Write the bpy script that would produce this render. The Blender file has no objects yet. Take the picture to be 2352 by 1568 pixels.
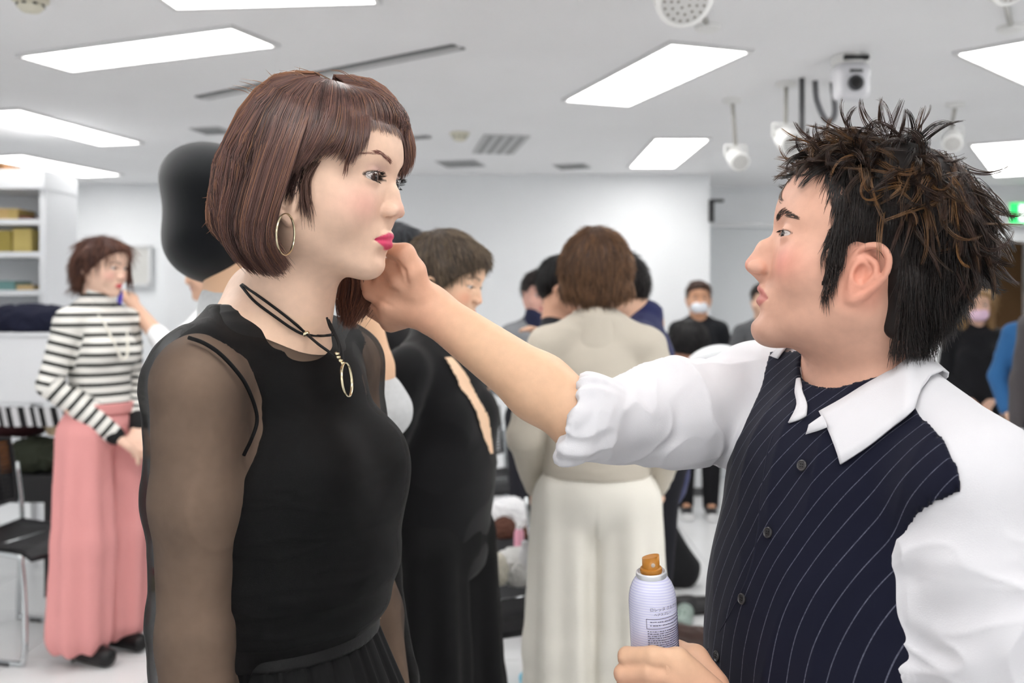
import bpy, bmesh, math, random
import numpy as np
from mathutils import Vector, Matrix, Euler

BUILD = None            # None builds everything
rng = np.random.default_rng(7)
random.seed(7)
scene = bpy.context.scene
C = scene.collection

# ------------------------------------------------------------------ camera, world, exposure
F_PX, HORIZON, CAM_H = 2200.0, 703.0, 1.385
cam_data = bpy.data.cameras.new('camera')
cam = bpy.data.objects.new('camera', cam_data)
C.objects.link(cam)
cam.location = (0, 0, CAM_H)
cam.rotation_euler = (math.pi / 2, 0, 0)
cam_data.sensor_width = 36.0
cam_data.lens = 36.0 * F_PX / 2352.0
cam_data.shift_y = -(784 - HORIZON) / 2352.0
cam_data.clip_start = 0.05
cam_data.dof.use_dof = True
cam_data.dof.focus_distance = 1.06
cam_data.dof.aperture_fstop = 4.5
cam_data.dof.aperture_blades = 7
scene.camera = cam
world = bpy.data.worlds.new('world')
scene.world = world
world.use_nodes = True
world.node_tree.nodes['Background'].inputs[0].default_value = (0.80, 0.86, 0.92, 1)
world.node_tree.nodes['Background'].inputs[1].default_value = 0.30
scene.view_settings.view_transform = 'Standard'
scene.view_settings.look = 'None'
scene.view_settings.exposure = 0.50
scene.view_settings.gamma = 1.0
scene.view_settings.use_curve_mapping = False
LIGHT_STRENGTH = 9.0
scene.cycles.max_bounces = 5
scene.cycles.diffuse_bounces = 4
scene.cycles.glossy_bounces = 2
scene.cycles.transparent_max_bounces = 10
scene.cycles.use_adaptive_sampling = True
scene.cycles.adaptive_threshold = 0.15
scene.cycles.use_denoising = True


def at(px, py, Y):
    """photo pixel at depth Y -> point in the room"""
    return np.array([(px - 1176.0) / F_PX * Y, Y, CAM_H + (HORIZON - py) / F_PX * Y])


def want(name):
    return BUILD is None or name in BUILD


# ------------------------------------------------------------------ colour + materials
def lin(c):
    c = np.asarray(c, float) / 255.0
    return np.where(c <= 0.04045, c / 12.92, ((c + 0.055) / 1.055) ** 2.4)


def rgba(c):
    l = lin(c)
    return (float(l[0]), float(l[1]), float(l[2]), 1.0)


MATS = {}


def mat(name, col=(128, 128, 128), rough=0.6, spec=0.4, metal=0.0, var=0.0, vscale=30.0, bump=0.0, bscale=200.0,
        attr=None, sss=0.0, emit=0.0, alpha=1.0, sheen=0.0, coat=0.0, trans=0.0, aniso=0.0, stretch=None):
    if name in MATS:
        return MATS[name]
    m = bpy.data.materials.new(name)
    m.use_nodes = True
    nt = m.node_tree
    b = nt.nodes['Principled BSDF']
    b.inputs['Base Color'].default_value = rgba(col)
    b.inputs['Roughness'].default_value = rough
    b.inputs['Specular IOR Level'].default_value = spec
    b.inputs['Metallic'].default_value = metal
    b.inputs['Sheen Weight'].default_value = sheen
    b.inputs['Coat Weight'].default_value = coat
    b.inputs['Alpha'].default_value = alpha
    b.inputs['Transmission Weight'].default_value = trans
    b.inputs['Anisotropic'].default_value = aniso
    if sss:
        b.inputs['Subsurface Weight'].default_value = sss
        b.inputs['Subsurface Radius'].default_value = (1.0, 0.35, 0.2)
        b.inputs['Subsurface Scale'].default_value = 0.004
    src = None
    if attr:
        a = nt.nodes.new('ShaderNodeAttribute')
        a.attribute_name = attr
        src = a.outputs['Color']
    tc = nt.nodes.new('ShaderNodeTexCoord')
    vec = tc.outputs['Object']
    if stretch:
        mp = nt.nodes.new('ShaderNodeMapping')
        mp.inputs['Scale'].default_value = stretch
        nt.links.new(vec, mp.inputs['Vector'])
        vec = mp.outputs['Vector']
    if var:
        n = nt.nodes.new('ShaderNodeTexNoise')
        n.inputs['Scale'].default_value = vscale
        n.inputs['Detail'].default_value = 4
        nt.links.new(vec, n.inputs['Vector'])
        mr = nt.nodes.new('ShaderNodeMapRange')
        mr.inputs['From Min'].default_value = 0.25
        mr.inputs['From Max'].default_value = 0.75
        mr.inputs['To Min'].default_value = 1 - var
        mr.inputs['To Max'].default_value = 1 + var
        nt.links.new(n.outputs[0], mr.inputs['Value'])
        hs = nt.nodes.new('ShaderNodeHueSaturation')
        hs.inputs['Color'].default_value = rgba(col)
        if src:
            nt.links.new(src, hs.inputs['Color'])
        nt.links.new(mr.outputs[0], hs.inputs['Value'])
        src = hs.outputs['Color']
    if src:
        nt.links.new(src, b.inputs['Base Color'])
    if emit:
        b.inputs['Emission Color'].default_value = rgba(col)
        b.inputs['Emission Strength'].default_value = emit
    if bump:
        n = nt.nodes.new('ShaderNodeTexNoise')
        n.inputs['Scale'].default_value = bscale
        n.inputs['Detail'].default_value = 3
        nt.links.new(vec, n.inputs['Vector'])
        bp = nt.nodes.new('ShaderNodeBump')
        bp.inputs['Strength'].default_value = bump
        bp.inputs['Distance'].default_value = 0.002
        nt.links.new(n.outputs[0], bp.inputs['Height'])
        nt.links.new(bp.outputs['Normal'], b.inputs['Normal'])
    MATS[name] = m
    return m


# ------------------------------------------------------------------ objects
def tag(o, label=None, cat=None, group=None, kind=None):
    if label:
        o['label'] = label
    if cat:
        o['category'] = cat
    if group:
        o['group'] = group
    if kind:
        o['kind'] = kind
    return o


def thing(name, label, cat, loc=(0, 0, 0), rz=0.0, group=None):
    o = bpy.data.objects.new(name, None)
    C.objects.link(o)
    o.location = tuple(float(v) for v in loc)
    o.rotation_euler = (0, 0, rz)
    o.empty_display_size = 0.1
    bpy.context.view_layer.update()
    return tag(o, label, cat, group)


def link(name, me, m, parent=None, keep=True):
    """one mesh -> one object; with keep the mesh is given in room coordinates"""
    o = bpy.data.objects.new(name, me)
    C.objects.link(o)
    if m is not None and len(me.materials) == 0:
        me.materials.append(m)
    if parent is not None:
        o.parent = parent
        if keep:
            o.matrix_parent_inverse = world_of(parent).inverted()
    return o


def world_of(o):
    m = o.matrix_basis.copy()
    if o.parent is not None:
        m = world_of(o.parent) @ o.matrix_parent_inverse @ m
    return m


def np_mesh(name, V, F, smooth=True, col=None, attr='Col'):
    """V (n,3), F (m,3|4) int arrays -> mesh"""
    V = np.ascontiguousarray(V, dtype=np.float32)
    F = np.ascontiguousarray(F, dtype=np.int32)
    me = bpy.data.meshes.new(name)
    k = F.shape[1]
    me.vertices.add(len(V))
    me.vertices.foreach_set('co', V.ravel())
    me.loops.add(F.size)
    me.loops.foreach_set('vertex_index', F.ravel())
    me.polygons.add(len(F))
    me.polygons.foreach_set('loop_start', np.arange(0, F.size, k, dtype=np.int32))
    me.polygons.foreach_set('use_smooth', np.full(len(F), smooth, dtype=bool))
    if col is not None:
        a = me.color_attributes.new(attr, 'FLOAT_COLOR', 'POINT')
        cc = np.ones((len(V), 4), np.float32)
        cc[:, :3] = col
        a.data.foreach_set('color', cc.ravel())
    me.update()
    me.validate()
    return me


def bm_mesh(name, bm, smooth=False):
    me = bpy.data.meshes.new(name)
    bm.normal_update()
    bm.to_mesh(me)
    bm.free()
    if smooth:
        me.polygons.foreach_set('use_smooth', np.full(len(me.polygons), True, dtype=bool))
    me.update()
    return me


def rotz(a):
    return np.array([[math.cos(a), -math.sin(a), 0], [math.sin(a), math.cos(a), 0], [0, 0, 1.0]])


def roty(a):
    return np.array([[math.cos(a), 0, math.sin(a)], [0, 1, 0], [-math.sin(a), 0, math.cos(a)]])


def rotx(a):
    return np.array([[1, 0, 0], [0, math.cos(a), -math.sin(a)], [0, math.sin(a), math.cos(a)]])


def add_box(bm, c, s, R=None, bevel=0.0):
    """box with centre c and full size s"""
    r = bmesh.ops.create_cube(bm, size=1.0)
    vs = r['verts']
    M = np.eye(3) if R is None else R
    for v in vs:
        p = M @ (np.array(v.co) * np.array(s)) + np.array(c)
        v.co = p
    if bevel > 0:
        es = list({e for v in vs for e in v.link_edges})
        bmesh.ops.bevel(bm, geom=es, offset=bevel, segments=2, affect='EDGES', profile=0.6)
    return vs


def box(name, c, s, m, parent=None, R=None, bevel=0.0):
    bm = bmesh.new()
    add_box(bm, c, s, R, bevel)
    return link(name, bm_mesh(name, bm), m, parent)


def frame_of(t):
    t = t / (np.linalg.norm(t) + 1e-9)
    a = np.array([0, 0, 1.0]) if abs(t[2]) < 0.9 else np.array([1.0, 0, 0])
    u = np.cross(a, t)
    u /= np.linalg.norm(u)
    return u, np.cross(t, u)


def spline(P, n):
    """Catmull-Rom through the points P -> n samples"""
    P = np.asarray(P, float)
    if len(P) == 2:
        t = np.linspace(0, 1, n)[:, None]
        return P[0] * (1 - t) + P[1] * t
    Q = np.vstack([2 * P[0] - P[1], P, 2 * P[-1] - P[-2]])
    u = np.linspace(0, len(P) - 1, n)
    i = np.minimum(u.astype(int), len(P) - 2)
    t = (u - i)[:, None]
    a, b, c, d = Q[i], Q[i + 1], Q[i + 2], Q[i + 3]
    return 0.5 * ((2 * b) + (-a + c) * t + (2 * a - 5 * b + 4 * c - d) * t ** 2 + (-a + 3 * b - 3 * c + d) * t ** 3)


def tube_arrays(P, r, seg=8, closed=False, flat=1.0, up=None):
    """tube along P; r scalar or per point; returns V,F"""
    P = np.asarray(P, float)
    n = len(P)
    r = np.broadcast_to(np.asarray(r, float), (n,))
    if closed:
        T = np.roll(P, -1, 0) - np.roll(P, 1, 0)
    else:
        T = np.gradient(P, axis=0)
    T /= np.linalg.norm(T, axis=1)[:, None] + 1e-9
    u, v = frame_of(T[0])
    if up is not None:
        u = np.cross(np.asarray(up, float), T[0])
        u /= np.linalg.norm(u) + 1e-9
        v = np.cross(T[0], u)
    V = []
    an = np.linspace(0, 2 * math.pi, seg, endpoint=False)
    for i in range(n):
        u = u - T[i] * u.dot(T[i])
        u /= np.linalg.norm(u) + 1e-9
        v = np.cross(T[i], u)
        V.append(P[i] + r[i] * (np.cos(an)[:, None] * u + flat * np.sin(an)[:, None] * v))
    V = np.vstack(V)
    F = []
    m = n if closed else n - 1
    for i in range(m):
        for j in range(seg):
            a, b = i * seg + j, i * seg + (j + 1) % seg
            c, d = ((i + 1) % n) * seg + (j + 1) % seg, ((i + 1) % n) * seg + j
            F.append((a, b, c, d))
    if not closed:
        for base, flip in ((0, True), ((n - 1) * seg, False)):
            k = len(V)
            V = np.vstack([V, V[base:base + seg].mean(0)])
            for j in range(seg):
                a, b = base + j, base + (j + 1) % seg
                F.append((b, a, k, k) if flip else (a, b, k, k))
    return V, F


def faces_mesh(name, V, F, smooth=True):
    me = bpy.data.meshes.new(name)
    FF = []
    for f in F:
        g = []
        for i in f:
            if i not in g:
                g.append(int(i))
        if len(g) > 2:
            FF.append(tuple(g))
    me.from_pydata([tuple(map(float, v)) for v in V], [], FF)
    me.polygons.foreach_set('use_smooth', np.full(len(me.polygons), smooth, dtype=bool))
    me.update()
    return me


def tube(name, P, r, m, parent=None, seg=8, n=None, closed=False, flat=1.0, up=None):
    P = spline(P, n) if n else np.asarray(P, float)
    V, F = tube_arrays(P, r, seg, closed, flat, up)
    return link(name, faces_mesh(name, V, F), m, parent)


class Bag:
    """collects arrays into one mesh"""
    def __init__(self):
        self.V, self.F, self.n = [], [], 0

    def add(self, V, F):
        self.V.append(np.asarray(V, float))
        self.F += [tuple(int(i) + self.n for i in f) for f in F]
        self.n += len(V)
        return self

    def tube(self, P, r, seg=8, n=None, **k):
        P = spline(P, n) if n else np.asarray(P, float)
        return self.add(*tube_arrays(P, r, seg, **k))

    def box(self, c, s, R=None):
        q = np.array([(x, y, z) for x in (-.5, .5) for y in (-.5, .5) for z in (-.5, .5)]) * np.array(s)
        if R is not None:
            q = q @ R.T
        return self.add(q + np.array(c), [(0, 1, 3, 2), (4, 6, 7, 5), (0, 4, 5, 1), (2, 3, 7, 6), (0, 2, 6, 4), (1, 5, 7, 3)])

    def build(self, name, m, parent=None, smooth=False):
        return link(name, faces_mesh(name, np.vstack(self.V), self.F, smooth), m, parent)


def lathe(name, prof, m, parent=None, seg=32, M=None, smooth=True, sharp=None):
    """prof: list of (r,z); M 3x3 + origin tuple"""
    prof = np.asarray(prof, float)
    an = np.linspace(0, 2 * math.pi, seg, endpoint=False)
    V = np.vstack([np.stack([r * np.cos(an), r * np.sin(an), np.full(seg, z)], 1) for r, z in prof])
    F = []
    for i in range(len(prof) - 1):
        for j in range(seg):
            F.append((i * seg + j, i * seg + (j + 1) % seg, (i + 1) * seg + (j + 1) % seg, (i + 1) * seg + j))
    F.append(tuple(range(seg))[::-1])
    F.append(tuple((len(prof) - 1) * seg + j for j in range(seg)))
    if M is not None:
        V = V @ np.asarray(M[0]).T + np.asarray(M[1])
    me = faces_mesh(name, V, F, smooth)
    if smooth:
        me.set_sharp_from_angle(angle=math.radians(40))
    return link(name, me, m, parent)


# ------------------------------------------------------------------ solid modelling: distance fields -> meshes
def smin(a, b, k):
    if k <= 0:
        return np.minimum(a, b)
    h = np.maximum(np.float32(k) - np.abs(a - b), 0)
    return np.minimum(a, b) - h * h * np.float32(0.25 / k)


def smax(a, b, k):
    return -smin(-a, -b, k)


class Solid:
    """ordered smooth unions / cuts, evaluated on points"""
    def __init__(self, R=None, t=None, s=1.0):
        self.ops = []
        self.frame(R, t, s)

    def frame(self, R=None, t=None, s=1.0):
        self.R = np.eye(3) if R is None else np.asarray(R, float)
        self.t = np.zeros(3) if t is None else np.asarray(t, float)
        self.s = s
        return self

    def w(self, p):
        return self.R @ (np.asarray(p, float) * self.s) + self.t

    def _add(self, mode, fn, c, rad, k):
        self.ops.append((mode, fn, np.asarray(c, float), float(rad), float(k) * self.s))
        return self

    def ell(self, c, r, k=0.0, mode='u', R=None, sym=False):
        for sg in ((1, -1) if sym else (1,)):
            cc = np.asarray(c, float) * np.array([1, sg, 1])
            RR = np.eye(3) if R is None else np.asarray(R, float)
            if sg < 0:
                D = np.diag([1.0, -1.0, 1.0])
                RR = D @ RR @ D
            W = self.R @ RR
            wc = self.w(cc)
            rr = np.broadcast_to(np.asarray(r, float), (3,)) * self.s
            W, rr, wc = W.astype(np.float32), rr.astype(np.float32), wc.astype(np.float32)

            def fn(p, W=W, wc=wc, rr=rr):
                a = ((p - wc) @ W) / rr
                k0 = np.sqrt(np.einsum('ij,ij->i', a, a)) + 1e-9
                a /= rr
                k1 = np.sqrt(np.einsum('ij,ij->i', a, a)) + 1e-9
                return k0 * (k0 - 1.0) / k1
            self._add(mode, fn, wc, rr.max(), k)
        return self

    def cone(self, a, b, ra, rb, k=0.0, mode='u', sym=False, flat=None):
        """rounded cone; flat=(axis vector, factor) squeezes the section along an axis"""
        for sg in ((1, -1) if sym else (1,)):
            S = np.array([1, sg, 1.0])
            A, B = self.w(np.asarray(a, float) * S), self.w(np.asarray(b, float) * S)
            r0, r1 = np.float32(ra * self.s), np.float32(rb * self.s)
            A, B = A.astype(np.float32), B.astype(np.float32)
            fx = None
            if flat is not None:
                ax = self.R @ (np.asarray(flat[0], float) * S)
                fx = ((ax / np.linalg.norm(ax)).astype(np.float32), np.float32(flat[1]))

            def fn(p, A=A, B=B, r0=r0, r1=r1, fx=fx):
                ab = B - A
                d = p - A
                t = np.clip(d @ (ab / (ab @ ab + np.float32(1e-12))), 0, 1)
                d -= t[:, None] * ab
                if fx is not None:
                    c = d @ fx[0]
                    d = d + (c * (1 / fx[1] - 1))[:, None] * fx[0]
                    return (np.sqrt(np.einsum('ij,ij->i', d, d)) - (r0 + (r1 - r0) * t)) * np.float32(min(1.0, fx[1] ** 0.5))
                return np.sqrt(np.einsum('ij,ij->i', d, d)) - (r0 + (r1 - r0) * t)
            self._add(mode, fn, (A + B) / 2, np.linalg.norm(B - A) / 2 + max(r0, r1), k)
        return self

    def chain(self, P, r, k=0.0, mode='u', sym=False, flat=None):
        r = np.broadcast_to(np.asarray(r, float), (len(P),))
        for i in range(len(P) - 1):
            self.cone(P[i], P[i + 1], r[i], r[i + 1], k, mode, sym, flat)
        return self

    def box(self, c, hs, rd=0.0, k=0.0, mode='u', R=None):
        W = self.R @ (np.eye(3) if R is None else np.asarray(R, float))
        wc = self.w(c)
        hh = np.asarray(hs, float) * self.s - rd * self.s
        r0 = rd * self.s

        def fn(p):
            q = np.abs((p - wc) @ W) - hh
            return np.sqrt((np.maximum(q, 0) ** 2).sum(1)) + np.minimum(q.max(1), 0) - r0
        return self._add(mode, fn, wc, np.linalg.norm(hh) + r0, k)

    def fn(self, f, c, rad, k=0.0, mode='u'):
        """f takes local points"""
        R, t, s = self.R, self.t, self.s
        return self._add(mode, lambda p: f(((p - t) @ R) / s) * s, self.w(c), rad * s, k)

    def plane(self, p0, n, k=0.0, mode='s'):
        """cuts away the side the normal points to"""
        P0 = self.w(p0)
        N = self.R @ np.asarray(n, float)
        N = N / np.linalg.norm(N)
        return self._add(mode, lambda p: -((p - P0) @ N), P0, 99.0, k)

    def offset(self, d):
        self.ops.append(('o', d, None, None, 0))
        return self

    def copy(self):
        s = Solid(self.R, self.t, self.s)
        s.ops = list(self.ops)
        return s

    def __call__(self, p, pad=None):
        p = np.asarray(p, np.float32)
        d = np.full(len(p), 9.0, np.float32)
        ops = self.ops
        if pad is not None:
            if getattr(self, '_n', -1) != len(ops):
                self._n = len(ops)
                self._c = np.array([np.zeros(3) if o[2] is None else o[2] for o in ops])
                self._r = np.array([99.0 if o[3] is None else o[3] + o[4] for o in ops])
            lo, hi = p.min(0), p.max(0)
            e = np.maximum(np.maximum(lo - self._c, self._c - hi), 0)
            near = (e * e).sum(1) < (self._r + pad) ** 2
            ops = [o for o, k in zip(ops, near) if k]
        for mode, fn, c, rad, k in ops:
            if mode == 'o':
                d = d - np.float32(fn)
                continue
            v = fn(p)
            if mode == 'u':
                d = smin(d, v, k)
            elif mode == 's':
                d = smax(d, -v, k)
            elif mode == 'i':
                d = smax(d, v, k)
        return d

    def bounds(self, pad=0.02):
        lo, hi = np.full(3, 1e9), np.full(3, -1e9)
        for mode, fn, c, rad, k in self.ops:
            if mode == 'u':
                lo, hi = np.minimum(lo, c - rad), np.maximum(hi, c + rad)
        return lo - pad, hi + pad


def nets(f, h, lo=None, hi=None, B=8, slack=1.15, smooth=1):
    """surface nets over the blocks that the surface passes through; returns V, quads"""
    if lo is None:
        lo, hi = f.bounds()
    lo, hi = np.asarray(lo, float), np.asarray(hi, float)
    n = np.maximum(np.ceil((hi - lo) / (h * B)).astype(int), 1)
    bi = np.stack(np.meshgrid(*[np.arange(k) for k in n], indexing='ij'), -1).reshape(-1, 3)
    keep = []
    for i in range(0, len(bi), 200000):
        keep.append(np.abs(f(lo + (bi[i:i + 200000] + 0.5) * B * h)) < B * h * slack)
    bi = bi[np.concatenate(keep)]
    if len(bi) == 0:
        return np.zeros((0, 3)), np.zeros((0, 4), int)
    # group neighbouring blocks so far-off pieces can be skipped
    gs = max(2, int(round(0.036 / (B * h))))
    key = (bi[:, 0] // gs) * 10 ** 8 + (bi[:, 1] // gs) * 10 ** 4 + bi[:, 2] // gs
    order = np.argsort(key, kind='stable')
    bi, key = bi[order], key[order]
    cuts = np.flatnonzero(np.diff(key)) + 1
    N = n * B + 4
    gl = np.stack(np.meshgrid(*[np.arange(B + 1)] * 3, indexing='ij'), -1).reshape(-1, 3)
    corner = np.array([(a, b, c) for a in (0, 1) for b in (0, 1) for c in (0, 1)])
    edges = [(a, b) for a in range(8) for b in range(a + 1, 8) if bin(a ^ b).count('1') == 1]
    KV, PV, QF = [], [], []

    def gkey(I):
        I = I + 1
        return (I[..., 0] * N[1] + I[..., 1]) * N[2] + I[..., 2]
    for blk in np.split(bi, cuts):
        G = blk[:, None, :] * B + gl[None]
        P = lo + G * h
        v = f(P.reshape(-1, 3), pad=B * h * 1.6).reshape(len(blk), B + 1, B + 1, B + 1)
        s = v < 0
        cs = np.stack([s[:, a:a + B, b:b + B, c:c + B] for a, b, c in corner], -1)
        cnt = cs.sum(-1)
        idx = np.argwhere((cnt > 0) & (cnt < 8))
        if len(idx) == 0:
            continue
        cv = np.stack([v[idx[:, 0], idx[:, 1] + a, idx[:, 2] + b, idx[:, 3] + c] for a, b, c in corner], 1)
        acc = np.zeros((len(idx), 3))
        num = np.zeros(len(idx))
        for a, b in edges:
            va, vb = cv[:, a], cv[:, b]
            x = (va < 0) != (vb < 0)
            t = np.where(x, va / np.where(x, va - vb, 1.0), 0.0)
            acc += np.where(x[:, None], corner[a] + t[:, None] * (corner[b] - corner[a]), 0)
            num += x
        gc = blk[idx[:, 0]] * B + idx[:, 1:]
        KV.append(gkey(gc))
        PV.append(lo + (gc + acc / num[:, None]) * h)
        for ax in range(3):
            s0 = s[:, :B, :B, :B]
            sl = [slice(0, B)] * 3
            sl[ax] = slice(1, B + 1)
            s1 = s[(slice(None),) + tuple(sl)]
            e = np.argwhere(s0 != s1)
            if len(e) == 0:
                continue
            g = blk[e[:, 0]] * B + e[:, 1:]
            u = np.zeros(3, int)
            w = np.zeros(3, int)
            u[(ax + 1) % 3] = 1
            w[(ax + 2) % 3] = 1
            q = np.stack([gkey(g), gkey(g - u), gkey(g - u - w), gkey(g - w)], 1)
            flip = ~s0[e[:, 0], e[:, 1], e[:, 2], e[:, 3]]
            q[flip] = q[flip][:, ::-1]
            QF.append(q)
    KV, PV, QF = np.concatenate(KV), np.concatenate(PV), np.concatenate(QF)
    uk, first = np.unique(KV, return_index=True)
    V = PV[first]
    i = np.searchsorted(uk, QF)
    i = np.minimum(i, len(uk) - 1)
    ok = (uk[i] == QF).all(1)
    Fq = i[ok]
    for _ in range(smooth):
        V = relax(V, Fq, 0.5)
    return V, Fq


def relax(V, F, a=0.5):
    acc = np.zeros_like(V)
    cnt = np.zeros(len(V))
    k = F.shape[1]
    for j in range(k):
        for nb in (F[:, (j + 1) % k], F[:, (j - 1) % k]):
            for c in range(3):
                acc[:, c] += np.bincount(F[:, j], V[nb, c], len(V))
            cnt += np.bincount(F[:, j], minlength=len(V))
    cnt = np.maximum(cnt, 1)
    return V * (1 - a) + a * acc / cnt[:, None]


def normals(V, F):
    a, b, c = V[F[:, 0]], V[F[:, 1]], V[F[:, 2]]
    fn = np.cross(b - a, c - a)
    if F.shape[1] == 4:
        fn = np.cross(V[F[:, 2]] - a, V[F[:, 3]] - b)
    n = np.zeros_like(V)
    for j in range(F.shape[1]):
        for k in range(3):
            n[:, k] += np.bincount(F[:, j], fn[:, k], len(V))
    return n / (np.linalg.norm(n, axis=1)[:, None] + 1e-12)


def waves(p, seed, freq, octaves=3, gain=0.5):
    """smooth pseudo noise in about -1..1"""
    r = np.random.default_rng(seed)
    out = np.zeros(len(p))
    a, tot = 1.0, 0.0
    f = freq
    for _ in range(octaves):
        q = p * f
        w = np.zeros(len(p))
        for _k in range(3):
            d = r.normal(size=3)
            d /= np.linalg.norm(d)
            e = r.normal(size=3)
            e /= np.linalg.norm(e)
            w += np.sin(q @ d * 6.28 + r.uniform(0, 6.28) + 1.3 * np.sin(q @ e * 5.0 + r.uniform(0, 6.28)))
        out += a * w / 3
        tot += a
        a *= gain
        f *= 2.0
    return out / tot


def folds(p, seed, freq, stretch):
    """sharp-crested creases; stretch scales the coordinates first"""
    q = p * np.asarray(stretch, float)
    return 1.0 - 2.0 * np.abs(waves(q, seed, freq, 2, 0.45)) ** 0.8


# ------------------------------------------------------------------ hair strands
def strands(name, P, r, m, parent, cols, taper=0.25, seg=3):
    """P (n, k, 3) strand points, r radius (n,) or scalar, cols (n,3) linear"""
    P = np.asarray(P, float)
    n, k, _ = P.shape
    T = np.gradient(P, axis=1)
    T /= np.linalg.norm(T, axis=2)[..., None] + 1e-9
    ax = np.eye(3)[np.argmin(np.abs(T).max(axis=1), axis=1)]
    U = np.cross(T, ax[:, None, :])
    U /= np.linalg.norm(U, axis=2)[..., None] + 1e-9
    W = np.cross(T, U)
    t = np.linspace(0, 1, k)
    prof = np.where(t < 0.5, 1.0, 1.0 - (1 - taper) * ((t - 0.5) / 0.5) ** 2)
    rr = np.broadcast_to(np.asarray(r, float), (n,))[:, None] * prof[None]
    an = np.linspace(0, 2 * math.pi, seg, endpoint=False)
    V = P[:, :, None, :] + rr[..., None, None] * (np.cos(an)[None, None, :, None] * U[:, :, None, :] +
                                                 np.sin(an)[None, None, :, None] * W[:, :, None, :])
    V = V.reshape(-1, 3)
    base = (np.arange(n)[:, None, None] * k + np.arange(k - 1)[None, :, None]) * seg
    j = np.arange(seg)[None, None]
    j2 = (np.arange(seg) + 1) % seg
    F = np.stack([base + j, base + j2, base + seg + j2, base + seg + j], -1).reshape(-1, 4)
    col = np.repeat(np.asarray(cols, float), k * seg, axis=0)
    return link(name, np_mesh(name, V, F, True, col), m, parent)


def grow(guides, par, n, k, spread, rg, tips=0.0, wob=0.0, wfreq=3.0, power=1.0):
    """guides (g, q, 3) ordered by par (g,) -> n strands of k points between neighbouring guides"""
    guides = np.asarray(guides, float)
    G = np.stack([spline(g, k) for g in guides])
    u = rg.uniform(par[0], par[-1], n)
    i = np.clip(np.searchsorted(par, u) - 1, 0, len(par) - 2)
    t = ((u - np.asarray(par)[i]) / (np.asarray(par)[i + 1] - np.asarray(par)[i]))[:, None, None]
    t = t * t * (3 - 2 * t) * 0.5 + t * 0.5
    P = G[i] * (1 - t) + G[i + 1] * t
    return P, u

# ------------------------------------------------------------------ heads
# head frame: x forward, y to the head's own left, z up; origin between the ear canals at eye level
WOMAN = dict(top=0.106, back=0.094, breadth=0.073, fore=0.091, brow=0.0855, jaw_y=0.041, jaw_z=-0.072, chin_x=0.0705, chin_z=-0.0955, chin_r=0.0138,
             nose_tip=(0.1045, -0.0305), nose_r=0.0086, nasion=(0.0838, 0.004), bridge_r=0.0062, ala_y=0.0112, ala_r=0.0084,
             lip=(0.0920, -0.0668), lip_w=0.0215, lip_t=0.0064, muzzle=0.0875, cheek=0.0268, eye=(0.0712, 0.0325, 0.0),
             up=0.0060, low=-0.0044, eye_w=0.0162, lip_gap=0.0, neck=0.047, ear=True, mouth_open=0.0)
MAN = dict(top=0.108, back=0.098, breadth=0.077, fore=0.0865, brow=0.0850, jaw_y=0.050, jaw_z=-0.076, chin_x=0.0755, chin_z=-0.105, chin_r=0.0165,
           nose_tip=(0.1135, -0.0370), nose_r=0.0082, nasion=(0.0825, 0.004), bridge_r=0.0080, ala_y=0.0125, ala_r=0.0085,
           lip=(0.0955, -0.0710), lip_w=0.0235, lip_t=0.0044, muzzle=0.0890, mid=0.0038, cheek=0.0300, eye=(0.0715, 0.0325, 0.0),
           up=0.0034, low=-0.0034, eye_w=0.0150, lip_gap=0.0040, low_in=0.0022, neck=0.057, ear=True, mouth_open=0.002)


DOWN = dict(WOMAN, up=0.0022, low=-0.0040)


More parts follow.
